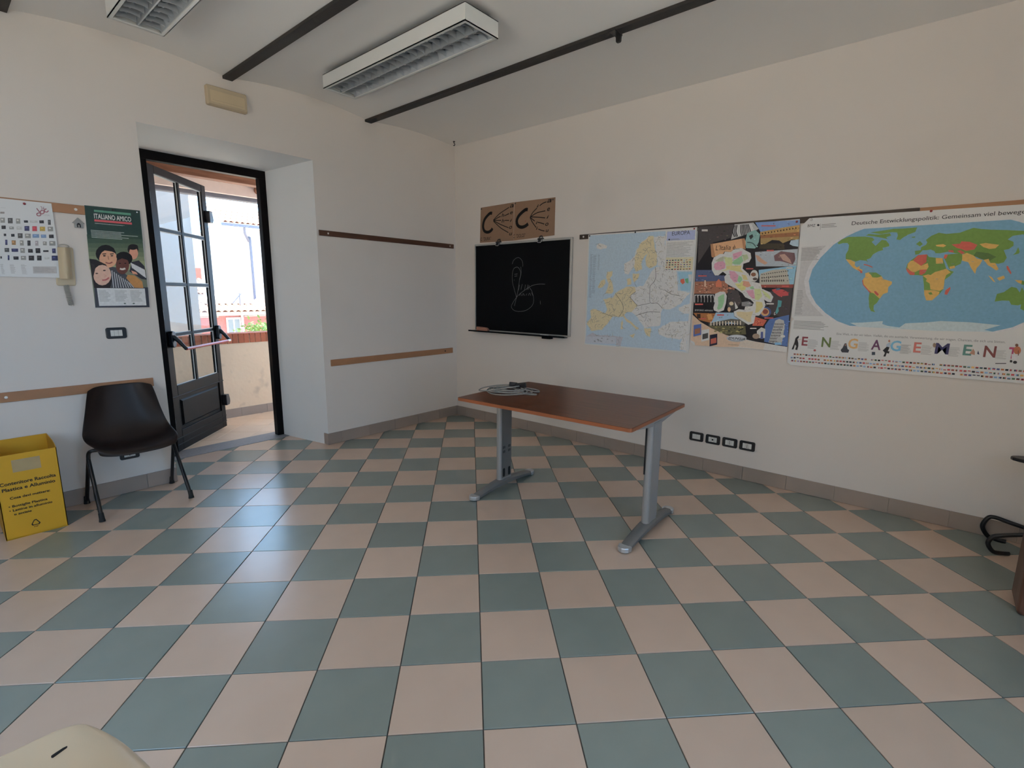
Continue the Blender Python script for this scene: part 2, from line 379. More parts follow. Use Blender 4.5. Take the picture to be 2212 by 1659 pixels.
for k in range(12):
    y0 = -3.4 + k * .31
    MB().box(-1.907, -1.893, y0 + .001, min(.3, y0 + .309), -.008, .102).build('skirting_tile', 'base_tile', pw)
struct(MB().box(-2.1, -0.78, -3.55, -3.4, -.2, 3.3).build('wall_balcony_end', 'pier_plaster'))
# overhanging roof of the balcony
ro = struct(MB().add([(-.78, -3.6, 3.02), (-.78, 2.8, 3.02), (-2.5, 2.8, 2.74), (-2.5, -3.6, 2.74), (-.78, -3.6, 3.1), (-.78, 2.8, 3.1), (-2.5, 2.8, 2.82), (-2.5, -3.6, 2.82)],
     [(0, 1, 2, 3), (4, 5, 6, 7), (0, 1, 5, 4), (1, 2, 6, 5), (2, 3, 7, 6), (3, 0, 4, 7)]).build('balcony_roof', 'soffit_white'))
MB().box(-1.56, -1.44, -3.5, 2.7, 2.672, 2.80).build('timber_beam', 'roof_timber', ro, bevel=.008)
for x, z in ((-1.70, 2.865), (-1.86, 2.84), (-2.02, 2.813)):
    MB().box(x - .07, x + .07, -3.5, 2.7, z - .015, z + .005).build('soffit_board', 'soffit_white', ro, bevel=.004)
MB().box(-2.17, -2.11, -3.5, 2.7, 2.655, 2.79).build('edge_board', 'soffit_white', ro)
MB().box(-2.28, -2.18, -3.5, 2.7, 2.605, 2.70).build('gutter', 'gutter_blue', ro, bevel=.02)
MB().lathe([(.045, 0), (.045, .7)], 14, Matrix.Translation((-2.25, -1.36, 2.72)) @ Matrix.Rotation(math.radians(80), 4, 'Y')).build('rafter', 'roof_timber', ro, smooth=True)
# ================================================================== things in the room
wood('desk_cherry', (0.085, 0.026, 0.012), (0.175, 0.060, 0.028), 0.33, (2.5, 55, 55))
mat('desk_edge', (0.33, 0.105, 0.040), 0.4, 0.12, 8)
mat('grey_metal', (0.37, 0.365, 0.36), 0.45, 0.05, 10, metal=0.2)
mat('foot_metal', (0.20, 0.198, 0.195), 0.5, 0.05, 10, metal=0.2)  # feet; doubles as the painted-shade tone of the left column plate
mat('silver_cap', (0.55, 0.56, 0.57), 0.3, 0.05, metal=0.6)
mat('dark_slot', (0.008, 0.008, 0.009), 0.7)
mat('cable_grey', (0.26, 0.255, 0.24), 0.5, 0.1)
mat('chair_brown', (0.022, 0.0145, 0.0125), 0.38, 0.08, 6, 0.0, spec=0.28)
mat('chair_cream', (0.74, 0.58, 0.40), 0.33, 0.04, 5)
mat('black_tube', (0.010, 0.010, 0.011), 0.35, 0.1)
mat('rubber', (0.012, 0.012, 0.012), 0.75, 0.1)
mat('bin_yellow', (0.68, 0.37, 0.018), 0.6, 0.06, 4)
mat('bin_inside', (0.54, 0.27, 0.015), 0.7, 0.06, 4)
mat('label_faded', (0.46, 0.34, 0.17), 0.6, 0.12, 12)
mat('ink', (0.010, 0.010, 0.012), 0.7, 0.05)
mat('lamp_white', (0.80, 0.80, 0.77), 0.35, 0.02)
mat('louvre', (0.52, 0.55, 0.58), 0.32, 0.06, 12, metal=0.55)
mat('lamp_tube', (0.80, 0.82, 0.83), 0.3, 0.02)
mat('beige_plastic', (0.52, 0.43, 0.30), 0.5, 0.05, 6)
mat('phone_ivory', (0.62, 0.51, 0.34), 0.45, 0.06, 6)
mat('cord_grey', (0.42, 0.40, 0.36), 0.6, 0.1)
mat('pewter', (0.30, 0.29, 0.27), 0.45, 0.35, 30, metal=0.4)
wood('strip_dark', (0.055, 0.022, 0.012), (0.105, 0.042, 0.022), 0.5, (60, 3, 60))
wood('strip_dark_x', (0.030, 0.018, 0.012), (0.060, 0.036, 0.024), 0.5, (3, 60, 60))
mat('strip_tan', (0.40, 0.205, 0.105), 0.55, 0.08, 5)
mat('screw_white', (0.85, 0.83, 0.78), 0.4, 0.03)
wood('cabinet_wood', (0.10, 0.045, 0.03), (0.16, 0.075, 0.05), 0.4, (30, 30, 3))
# ---- desk
desk = thing('desk', 'reddish brown wooden desk with grey metal T-legs in front of the corner', 'desk', (2.630, -1.412, 0), math.radians(2.4))
tw, td = 1.338, 0.862
m = MB(); m.prism(rrect(-tw / 2, tw / 2, -td / 2, td / 2, .018), .757, .782)
top = m.build('tabletop', 'desk_cherry', desk, bevel=.003)
m = MB(); P = rrect(-tw / 2, tw / 2, -td / 2, td / 2, .018); Q = rrect(-tw / 2 - .002, tw / 2 + .002, -td / 2 - .002, td / 2 + .002, .02); k = len(P)
m.add([(x, y, .759) for x, y in Q] + [(x, y, .780) for x, y in Q], [(i, (i + 1) % k, k + (i + 1) % k, k + i) for i in range(k)])
m.build('edge_band', 'desk_edge', top)
def tleg(px, outer):
    leg = bpy.data.objects.new('t_leg', None); COL.objects.link(leg); leg.parent = desk; leg.location = (px, 0, 0)
    n = 13; rows = []
    f = MB()
    pts = [(-.36 + .72 * i / (n - 1)) for i in range(n)]
    for y in pts:
        s_ = abs(y) / .36; zt = .078 - .046 * s_ ** 1.5; zb = .028 * (1 - s_ ** 2) + .008; hw = .034 + .006 * (1 - s_)
        rows.append([(-hw, y, zb), (-hw, y, zt - .012), (-hw * .6, y, zt), (hw * .6, y, zt), (hw, y, zt - .012), (hw, y, zb)])
    for r in rows: r.append(r[0])
    f.grid(rows); f.add(rows[0][:6], [list(range(6))]); f.add(rows[-1][:6], [list(range(6))])
    ft = f.build('foot', 'foot_metal', leg, smooth=True)
    for s in (-1, 1):
        c = MB(); c.prism([(x * .041, s * .345 + s * .045 * math.sqrt(max(0, 1 - x * x))) for x in [-1, -.85, -.5, 0, .5, .85, 1]] + [(.041, s * .33), (-.041, s * .33)], .004, .036)
        c.build('foot_cap', 'silver_cap', ft, bevel=.006)
    col = MB().prism(rrect(-.026, .026, -.075, .075, .024), .06, .735).build('column', 'grey_metal', leg, bevel=.002)
    MB().box(.0262, .0272, -.06, .06, .09, .725).build('cover_plate', 'grey_metal' if outer else 'foot_metal', col)  # left plate darker: shade on that column put into its colour
    if not outer:
        for yy in (-.033, .033):
            for zz in (.29, .325):
                MB().box(.0272, .0278, yy - .012, yy - .004, zz, zz + .02).build('slot', 'dark_slot', col)
                MB().box(.0272, .0278, yy + .004, yy + .012, zz, zz + .02).build('slot', 'dark_slot', col)
            MB().prism(rrect(yy - .013, yy + .013, .095, .165, .012), .0272, .0279, 'x').build('cable_hole', 'dark_slot', col)
    else:
        MB().box(-.022, -.012, -.0765, -.0752, .40, .72).build('slot', 'dark_slot', col)
    a = MB(); a.prism([(-.30, .757), (-.30, .742), (-.08, .715), (.08, .715), (.30, .742), (.30, .757)], -.022, .022, 'x'); a.build('bracket', 'grey_metal', leg, bevel=.003)
tleg(-.582, False); tleg(.628, True)
MB().box(-.58, .62, -.02, .02, .70, .74).build('crossbar', 'grey_metal', desk, bevel=.003)
# ---- coiled extension cable on the desk
cab = thing('extension_cable', 'coiled grey extension cable with black plug lying on the desk', 'cable', (2.11, -1.47, .782))
def coil(cx, cy, a, b, ph, t0, t1, z0, zamp, n=40):
    out = []
    for i in range(n + 1):
        t = t0 + (t1 - t0) * i / n
        out.append((cx + a * math.cos(t) * math.cos(ph) - b * math.sin(t) * math.sin(ph), cy + a * math.cos(t) * math.sin(ph) + b * math.sin(t) * math.cos(ph), z0 + zamp * (1 + math.sin(2.3 * t + ph * 3)) / 2))
    return out
pts = []
random.seed(11)
for i in range(6):
    a = .175 - .016 * i + random.uniform(-.012, .012); b = .16 - .018 * i + random.uniform(-.012, .012)
    pts += coil(random.uniform(-.03, .03), random.uniform(-.02, .02), a, b, .5 + random.uniform(-.3, .3), 6.283 * i, 6.283 * (i + 1) - .15, .006 + .0028 * i, .009, 26)
MB().tube(bez(pts[::2], 2), .0052, 6).build('coil', 'cable_grey', cab, smooth=True)
lp = bez([(-.02, .05, .045), (-.13, .02, .03), (-.20, -.06, .012), (-.165, -.135, .006), (-.06, -.12, .02), (.06, -.02, .045), (.09, .03, .05)], 8)
MB().tube(lp, .0048, 6).build('loop', 'cable_grey', cab, smooth=True)
lp = bez([(0, .1, .03), (.10, .14, .02), (.16, .17, .007), (.195, .13, .006), (.14, .08, .015), (.08, .06, .03)], 8)
MB().tube(lp, .0048, 6).build('loop', 'cable_grey', cab, smooth=True)
lp = bez([(.09, -.02, .03), (.16, .03, .007), (.235, .045, .006), (.24, .02, .006), (.17, -.01, .007), (.10, -.05, .02)], 8)
MB().tube(lp, .0048, 6).build('loop', 'cable_grey', cab, smooth=True)
pl = MB().prism(rrect(-.04, .04, -.018, .018, .01), 0, .034).build('plug', 'black_plastic', cab, bevel=.004); pl.location = (.075, .075, .032); pl.rotation_euler = (.1, -.15, .5)
pl = MB().prism(rrect(-.032, .032, -.015, .015, .008), 0, .03).build('connector', 'black_plastic', cab, bevel=.004); pl.location = (.0, .065, .034); pl.rotation_euler = (0, .1, .75)
for yy in (-.006, .006): MB().tube([(.04, yy, .017), (.058, yy, .017)], .0022, 6).build('pin', 'chrome', cab.children[-2], smooth=True)
# ---- shell chairs (local: +x forward, y sideways, origin on floor at the back)
def shell_chair(name, label, loc, rz, mshell, group, slot=False, bx=0.0, by=0.0):
    ch = thing(name, label, 'chair', loc, rz, group)
    prof = [(.452, .424), (.446, .440), (.43, .452), (.38, .456), (.31, .450), (.24, .447), (.18, .452), (.13, .472), (.098, .51), (.075, .57), (.060, .65), (.048, .74), (.040, .795), (.034, .826), (.031, .840)]
    hw = [.222, .228, .234, .243, .252, .258, .260, .258, .250, .238, .222, .207, .196, .188, .180]
    rows = []; n = 17
    for i, ((x, z), h_) in enumerate(zip(prof, hw)):
        row = []; t = i / (len(prof) - 1)
        for j in range(n):
            s = -1 + 2 * j / (n - 1); e = abs(s)
            curl = .050 * max(0, (e - .40) / .60) ** 2 * min(1, .12 + i / 6)
            seat = max(0, 1 - max(0, (t - .5)) * 3.2); back = 1 - seat
            zz = z + curl * seat ; xx = x + curl * back * 1.1
            if i <= 3: xx -= .045 * e ** 5 * (1 - i / 4)                      # rounded front corners
            if i == len(prof) - 1: zz -= .022 * e ** 10
            zz += -.012 * (1 - e * e) * seat; xx -= .020 * (1 - e * e) * back
            row.append((xx, s * h_, zz))
        rows.append(row)
    m = MB(); m.grid(rows); sh = m.build('shell', mshell, ch, smooth=True, solid=.006, sub=2)
    if slot:
        sl = MB().prism(rrect(-.015, .015, -.0032, .0032, .003), 0, .004).build('slot', 'dark_slot', sh); sl.location = slot; sl.rotation_euler = (.12, 0, .1)
    for s in (-1, 1):
        m = MB(); m.tube(bez([(.25 + bx, s * .15, .425), (.235 + bx, s * (.225 + by), .434), (.215 + bx, s * (.247 + by), .415), (.205 + bx, s * (.252 + by), .37)], 6) + [Vector((.02, s * .264, .03))], .0125, 10)
        l1 = m.build('leg', 'black_tube', ch, smooth=True)
        m = MB(); m.tube([(.205 + bx, s * (.252 + by), .375), (.44, s * .262, .03)], .0125, 10); l2 = m.build('leg', 'black_tube', ch, smooth=True)
        for (x, y, o, dx) in ((.012, .2645, l1, -.010), (.4485, .2625, l2, .012)):
            b = MB(); b.tube([(x - dx, s * y, .055), (x, s * y, .02), (x + dx * .3, s * y, 0.0)], [.0145, .0155, .019], 10); b.build('foot_cap', 'rubber', o, smooth=True)
    MB().tube([(.25 + bx, -.15, .425), (.25 + bx, .15, .425)], .0115, 8).build('seat_bar', 'black_tube', ch, smooth=True)
    return ch
shell_chair('shell_chair', 'dark brown plastic shell chair against the wall left of the door', (0.015, -3.415, 0), 0, 'chair_brown', 'plastic shell chairs')
shell_chair('shell_chair', 'cream white plastic chair in the near left foreground corner', (3.377, -4.527, 0), math.radians(100), 'chair_cream', 'plastic shell chairs', slot=(.346, .193, .4635), bx=.08, by=.042)
# ---- yellow recycling box
bn = thing('recycling_box', 'yellow cardboard recycling box for plastic and aluminium at the left edge', 'bin', (0.21, -3.98, 0), 0)
hw_, hd = .144, .165
m = MB(); tw_ = .004
f = m.box(hd - tw_, hd, -hw_, hw_, .004, .53).build('front_panel', 'bin_yellow', bn)
MB().box(-hd, -hd + tw_, -hw_, hw_, .004, .56).build('back_panel', 'bin_yellow', bn)
for s in (-1, 1):
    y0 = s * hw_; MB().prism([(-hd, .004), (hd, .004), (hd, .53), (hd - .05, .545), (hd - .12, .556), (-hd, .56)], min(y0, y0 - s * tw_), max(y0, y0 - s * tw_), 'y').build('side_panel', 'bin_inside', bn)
MB().box(-hd, hd, -hw_, hw_, 0, .006).build('bottom', 'bin_yellow', bn)
MB().box(hd, hd + .0008, -.066, .062, .418, .495).build('faded_label', 'label_faded', bn)
# ---- text helper: flat lettering as a mesh
def text_mesh(s, size=1.0, bold=0.0, shear=0.0, space=1.0):
    c = bpy.data.curves.new('t', 'FONT'); c.body = s; c.size = size; c.offset = bold; c.shear = shear; c.space_character = space; c.resolution_u = 3
    o = bpy.data.objects.new('t', c); COL.objects.link(o); bpy.context.view_layer.update()
    dg = bpy.context.evaluated_depsgraph_get(); me = bpy.data.meshes.new_from_object(o.evaluated_get(dg))
    V = [tuple(v.co) for v in me.vertices]; Fc = [list(p.vertices) for p in me.polygons]
    bpy.data.objects.remove(o); bpy.data.curves.remove(c); bpy.data.meshes.remove(me)
    return V, Fc
def text_fit(s, x0, x1, h, **kw):
    """Vertices (2D) of a string stretched to span x0..x1 with cap height h, baseline 0."""
    V, Fc = text_mesh(s, 1.0, **kw); V0, F0 = text_mesh('H', 1.0)
    cap = max(v[1] for v in V0); a = min(v[0] for v in V); b = max(v[0] for v in V); sx = (x1 - x0) / (b - a)
    return [(x0 + (v[0] - a) * sx, v[1] / cap * h) for v in V], Fc
def lettering(name, parent, mats, items, place):
    """items: (text, x0, x1, baseline, cap height, kw); place maps 2D to 3D."""
    for s, x0, x1, y, h, kw in items:
        V, Fc = text_fit(s, x0, x1, h, **kw); stuff(MB().add([place(a, b + y) for a, b in V], Fc).build(name, mats, parent))
B = {'bold': .022}
lettering('lettering', bn, 'ink', [('Contenitore Raccolta', -.132, .122, .344, .020, B), ('Plastica e Alluminio', -.126, .115, .308, .020, B), ('Cosa devi mettere:', -.098, .084, .254, .015, B),
    ('• Bottiglie Plastica', -.110, .066, .203, .014, B), ('• Lattine in alluminio', -.110, .086, .177, .014, B), ('o acciaio', -.092, -.014, .151, .014, B), ('PAP', -.014, .006, .046, .007, B)],
    lambda a, b: (hd + .0012, a, b))
m = MB(); tri = [(-.004, .100), (-.030, .060), (.022, .060)]
def recyc(m, c, r, w, pl):
    V3 = [(c[0] + r * math.cos(math.radians(90 + 120 * i)), c[1] + r * math.sin(math.radians(90 + 120 * i))) for i in range(3)]
    O3 = []; I3 = []
    for i in range(3):
        p = Vector(V3[i]); a = Vector(V3[(i - 1) % 3]); b = Vector(V3[(i + 1) % 3])
        for q in ((a - p), (b - p)):
            d = q.normalized(); O3.append(p + d * r * .35)
    cc = Vector(c)
    for k in range(6):
        p = O3[k]; q = O3[(k + 1) % 6]; ip = cc + (p - cc) * (1 - w); iq = cc + (q - cc) * (1 - w)
        m.add([pl(*p), pl(*q), pl(*iq), pl(*ip)], [(0, 1, 2, 3)])
recyc(m, (-.004, .074), .031, .30, lambda a, b: (hd + .0012, a, b)); m.build('recycling_mark', 'ink', bn)
# ---- ceiling lamps
def ceiling_lamp(label, x0, x1, y0, y1, zb, zt, group):
    lp = thing('ceiling_lamp', label, 'lamp', ((x0 + x1) / 2, (y0 + y1) / 2, zt), 0, group)
    Lh, Wh, dz = (x1 - x0) / 2, (y1 - y0) / 2, zb - zt
    m = MB(); e = .022
    m.box(-Lh, Lh, -Wh, -Wh + .004, dz, 0); m.box(-Lh, Lh, Wh - .004, Wh, dz, 0); m.box(-Lh, -Lh + .004, -Wh + .004, Wh - .004, dz, 0); m.box(Lh - .004, Lh, -Wh + .004, Wh - .004, dz, 0)
    m.box(-Lh + .004, Lh - .004, -Wh + .004, Wh - .004, -.004, 0)
    m.box(-Lh, Lh, -Wh, -Wh + e, dz, dz + .006); m.box(-Lh, Lh, Wh - e, Wh, dz, dz + .006); m.box(-Lh, -Lh + e, -Wh + e, Wh - e, dz, dz + .006); m.box(Lh - e, Lh, -Wh + e, Wh - e, dz, dz + .006)
    m.build('housing', 'lamp_white', lp)
    MB().box(-Lh - .001, Lh + .001, -Wh - .001, Wh + .001, -.004, 0.0).build('top_shadow', 'dark_slot', lp)  # dark band painting the shadow between housing and vault
    iw = Wh - e; il = Lh - e
    for s in (-1, 1):
        r = MB(); r.add([(-il, s * iw, dz + .006), (il, s * iw, dz + .006), (il, s * (iw - .02), dz + .05), (-il, s * (iw - .02), dz + .05)], [(0, 1, 2, 3)]); r.build('side_reflector', 'louvre', lp, solid=.001)
    MB().prism([(-.004, dz + .004), (.004, dz + .004), (.012, dz + .05), (-.012, dz + .05)], -il, il, 'x').build('spine', 'louvre', lp)
    N = 20; bm_ = MB(); hh = iw / 2 - .008
    pr_ = [(-hh, .046), (-hh + .004, .004), (-hh * .5, .010), (0, .012), (hh * .5, .010), (hh - .004, .004), (hh, .046)]
    bm_.prism(pr_, -.0012, .0012, 'x'); me = bm_.mesh('louvre_blade', 'louvre')
    for k in range(N):
        for s in (-1, 1): link('louvre_blade', me, lp, (-il + 2 * il * (k + .5) / N, s * (iw / 2 + .002), dz))
    MB().box(-il, il, -iw, iw, dz + .055, dz + .057).build('reflector', 'louvre', lp)
    for s in (-1, 1): MB().tube([(-il + .03, s * iw / 2, dz + .046), (il - .03, s * iw / 2, dz + .046)], .0085, 10).build('fluorescent_tube', 'lamp_tube', lp, smooth=True)
ceiling_lamp('white fluorescent ceiling lamp between the two long dark joists', 0.60, 2.20, -1.982, -1.692, 3.100, 3.200, 'louvred ceiling lamps')
ceiling_lamp('white fluorescent ceiling lamp cut off by the top left edge', 0.575, 2.175, -3.345, -3.055, 3.100, 3.200, 'louvred ceiling lamps')
# ---- wall strips
def strip(label, wall, a0, a1, z0, z1, mt, screws=(), smat='screw_white', grp='wooden wall strips'):
    t = thing('wall_strip', label, 'wall strip', (0, (a0 + a1) / 2, z0) if wall == 'L' else ((a0 + a1) / 2, 0, z0), 0, grp)
    h = (a1 - a0) / 2; dz = z1 - z0
    if wall == 'L': m = MB().box(0.0005, .012, -h, h, 0, dz)
    else: m = MB().box(-h, h, -.012, -.0005, 0, dz)
    m.build('board', mt, t, bevel=.002, seg=1)
    for s in screws:
        M = Matrix.Translation((.012, s - (a0 + a1) / 2, dz / 2)) @ Matrix.Rotation(math.pi / 2, 4, 'Y') if wall == 'L' else Matrix.Translation((s - (a0 + a1) / 2, -.012, dz / 2)) @ Matrix.Rotation(math.pi / 2, 4, 'X')
        MB().lathe([(.009, 0), (.008, .002), (.004, .003)], 12, M).build('screw_cap', smat, t, smooth=True)
strip('dark brown strip on the wall between the door and the corner, upper one', 'L', -1.756, -.038, 2.038, 2.088, 'strip_dark', (-1.665, -.10))
strip('tan brown strip low on the wall between the door and the corner', 'L', -1.708, -.073, .791, .855, 'strip_tan', (-.20,), 'dark_slot')
strip('tan strip behind the dark brown chair at backrest height', 'L', -4.6, -3.19, .793, .857, 'strip_tan', (-3.435, -3.995))
strip('tan strip on the left wall behind the two upper posters', 'L', -4.6, -3.30, 2.018, 2.077, 'strip_tan', (-3.513,))
strip('dark strip above the maps on the right wall', 'R', 1.764, 4.36, 2.042, 2.086, 'strip_dark_x', (1.81,))
strip('tan strip above the world map at the right edge', 'R', 4.362, 5.9, 2.04, 2.084, 'strip_tan', ())
# ---- sockets and switches
def plate(label, wall, a, z, kind, group, w_=.122, h_=.080):
    name = 'light_switch' if kind == 'switch' else ('wall_socket' if kind in ('schuko', 'socket') else 'wall_plate')
    t = thing(name, label, 'switch' if kind == 'switch' else 'socket', (0, a, z) if wall == 'L' else (a, 0, z), 0 if wall == 'L' else -math.pi / 2, group)
    # local: +x out of the wall, y along it
    MB().prism(rrect(-w_ / 2, w_ / 2, -h_ / 2, h_ / 2, .014), .0005, .010, 'x').build('frame', 'black_plastic', t, bevel=.003)
    def ins(y0, y1, d=.0115): return MB().box(.009, d, y0, y1, -.0215, .0215).build('module', 'switch_white', t, bevel=.001, seg=1)
    q = .0345
    if kind == 'switch': ins(-q, -.013); ins(-.012, .0115); ins(.0125, q)
    elif kind == 'blank': ins(-q, -.0003); ins(.0003, q)
    else:
        ins(-q, -.0125); mid = ins(-.0115, .0115); ins(.0125, q)
        hs_ = [(0, .0075)] if kind == 'aerial' else [(0, .0035), (.011, .0035), (-.011, .0035)]
        for hz, hr in hs_: MB().lathe([(hr, 0), (hr, .0008)], 12, Matrix.Translation((.0115, 0, hz)) @ Matrix.Rotation(math.pi / 2, 4, 'Y')).build('hole', 'hole_black', mid)
plate('black framed light switch beside the door, above the chair', 'L', -3.379, 1.208, 'switch', 'black framed wall plates')
plate('black framed socket low on the wall behind the brown chair', 'L', -3.394, .300, 'socket', 'black framed wall plates')
plate('black framed blank plate, leftmost of the four in a row', 'R', 3.040, .295, 'blank', 'black framed wall plates')
plate('black framed aerial socket with one round hole in the row of four', 'R', 3.181, .295, 'aerial', 'black framed wall plates')
plate('black framed three-hole socket, third in the row of four', 'R', 3.321, .296, 'socket', 'black framed wall plates')
plate('black framed three-hole socket, rightmost in the row of four', 'R', 3.460, .296, 'socket', 'black framed wall plates')
# ---- emergency lamp over the door
em = thing('emergency_light', 'beige emergency light box on the wall above the door', 'emergency light', (0, -2.486, 3.010))
m = MB(); P = rrect(-.150, .150, -.072, .072, .012); Q = rrect(-.142, .142, -.064, .064, .012); k = len(P)
m.add([(.0005, y, z) for y, z in P] + [(.03, y, z) for y, z in P] + [(.045, y, z) for y, z in Q], [list(range(k))[::-1], list(range(2 * k, 3 * k))] + [(r * k + i, r * k + (i + 1) % k, (r + 1) * k + (i + 1) % k, (r + 1) * k + i) for r in (0, 1) for i in range(k)])
m.build('body', 'beige_plastic', em)
MB().prism(rrect(-.128, .128, -.050, .035, .006), .0445, .0475, 'x').build('diffuser', 'phone_ivory', em, bevel=.002)
MB().box(.0475, .0483, -.115, .110, -.036, -.033).build('seam', 'beige_plastic', em)
# ---- intercom handset
ic = thing('intercom_phone', 'ivory door intercom handset on the wall between the two posters', 'intercom', (0, -3.615, 1.54))
m = MB(); P = rrect(-.052, .048, 0, .255, .012)
m.prism([(y + (.012 if z > .13 else 0), z) for y, z in P], .0005, .0118, 'x'); m.build('base', 'phone_ivory', ic, bevel=.006)
m = MB(); n = 14
ring = [[(.016 + (.030 + .012 * abs(math.cos(math.pi * i / n))) * max(0, math.sin(math.pi * j / 8)) + .006, (-.034 + .006 * (i / n)) + .066 * j / 8 + (.004 * i / n), .045 + .205 * i / n) for j in range(9)] for i in range(n + 1)]
m.grid(ring); m.add(ring[0], [list(range(9))]); m.add(ring[-1], [list(range(9))]); m.build('handset', 'phone_ivory', ic, smooth=True)
cd = []
for i in range(70):
    t = i / 69; cd.append((.022 + .008 * math.cos(i * 1.3), -.012 + .016 * math.sin(math.pi * t) * 0 + .008 * math.sin(i * 1.3) + .012 * t, .004 - .135 * t))
MB().tube(cd, .0030, 5).build('coiled_cord', 'cord_grey', ic, smooth=True)
cd = [(x, y + .012, z + .002) for x, y, z in cd[::-1]]
MB().tube(cd, .0030, 5).build('coiled_cord', 'cord_grey', ic, smooth=True)
MB().tube(bez([(.03, -.02, .262), (.04, .0, .270), (.04, .025, .268), (.035, .035, .258), (.03, .02, .252)], 6), .0035, 6).build('hook_wire', 'cord_grey', ic, smooth=True)
# ---- little house-shaped key holder
kh = thing('key_holder', 'small grey house-shaped ornament hanging left of the green poster', 'ornament', (0, -3.508, 1.928))
m = MB().prism([(-.024, 0), (.024, 0), (.024, .030), (.034, .030), (.0, .068), (-.034, .030), (-.024, .030)], .0005, .009, 'x'); m.build('house_body', 'pewter', kh, bevel=.002)
MB().prism([(-.010, .004), (-.010, .022), (-.006, .030), (.0, .033), (.006, .030), (.010, .022), (.010, .004), (.004, .004), (.004, .02), (-.004, .02), (-.004, .004)], .009, .011, 'x').build('horseshoe', 'dark_slot', kh)
# ---- ceiling hook, joist clamp
hk = thing('ceiling_hook', 'small black hook hanging from the ceiling by the corner', 'hook', (0.13, -0.13, 3.196))
MB().lathe([(.012, 0), (.012, -.006), (.004, -.008)], 10).build('rose', 'black_plastic', hk)
MB().tube(bez([(0, 0, -.004), (0, 0, -.018), (.010, 0, -.026), (.014, 0, -.036), (.004, 0, -.046), (-.008, 0, -.040)], 5), .0045, 8).build('hook', 'black_plastic', hk, smooth=True)
cl = thing('joist_clamp', 'black clamp gripping the joist nearest the right wall', 'clamp', (2.74, -1.165, 3.165))
MB().box(-.022, .022, -.05, .05, -.006, .006).build('jaw', 'black_plastic', cl, bevel=.002)
MB().prism([(-.018, 0), (.018, 0), (.016, -.035), (.010, -.042), (-.012, -.042), (-.016, -.035)], .030, .052, 'y').build('bolt_block', 'black_plastic', cl, bevel=.004)
# ---- visitor chair at the right edge
vc = thing('tubular_chair', 'black tubular-frame chair by the wall at the right edge', 'chair', (5.25, -0.28, 0))
def rel(ps): return [(x - 5.25, y + .28, z) for x, y, z in ps]
for ps in ([(5.03, -.065, .013), (4.985, -.065, .014), (4.945, -.075, .026), (4.912, -.085, .085), (4.930, -.085, .148), (4.965, -.085, .160), (5.05, -.085, .143), (5.30, -.085, .10)],
           [(5.03, -.262, .013), (4.99, -.285, .013), (4.955, -.300, .020), (4.930, -.300, .062), (4.948, -.300, .108), (4.985, -.300, .128), (5.05, -.290, .150), (5.30, -.28, .24)]):
    MB().tube(bez(rel(ps), 6), .0125, 10).build('leg_tube', 'black_tube', vc, smooth=True)
for yy in (-.08, -.48):
    MB().tube(bez(rel([(5.30, yy, .10), (5.45, yy, .20), (5.40, yy, .42), (5.05, yy, .56)]), 6), .0125, 10).build('frame_tube', 'black_tube', vc, smooth=True)
m = MB(); m.prism([(x - 5.25, y + .28) for x, y in [(5.20 + .235 * math.cos(a * math.pi / 12), -.20 + .085 * math.sin(a * math.pi / 12)) for a in range(24)]], .572, .592); m.build('armrest', 'black_plastic', vc, bevel=.006)
MB().box(.0, .42, -.22, .22, .43, .47).build('seat', 'black_plastic', vc, bevel=.015)
MB().box(.40, .44, -.22, .22, .55, .90).build('backrest', 'black_plastic', vc, bevel=.015)
# ---- brown wooden unit cut off by the right edge
cu = thing('wooden_cabinet', 'low reddish-brown wooden cabinet cut off by the right edge', 'cabinet', (5.278, -.905, 0))
MB().box(-.275, .275, -.125, .125, .0, .44).build('body', 'cabinet_wood', cu, bevel=.02, seg=3)
MB().box(-.285, .285, -.135, .135, .44, .462).build('top', 'cabinet_wood', cu, bevel=.006)
# ================================================================== outside
struct(MB().box(-90, 70, -70, 70, -3.7, -3.5).build('ground', 'ground'))
mat('bounce_plaster', (0.50, 0.42, 0.33), 0.9, 0.08, 2, 0.1)
struct(MB().box(-8, 16, -17, -16, -3.5, 6.0).build('wall_bounce', 'bounce_plaster'))  # unseen wall, added to bounce warm sunlight through the rear window
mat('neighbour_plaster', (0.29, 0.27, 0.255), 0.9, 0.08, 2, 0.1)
mat('bounce_tile', (0.80, 0.70, 0.57), 0.8, 0.06, 3, 0.05)
struct(MB().box(-4.0, 6.6, -15.9, -6.4, -0.9, -0.5).build('bounce_slab_rear', 'bounce_tile'))  # unseen slab, added as a sunlit reflector below the rear window
struct(MB().box(6.6, 13.0, -8.5, 3.0, -0.45, -0.10).build('bounce_slab_side', 'bounce_tile'))  # unseen slab, added to throw sunlight up onto the ceiling
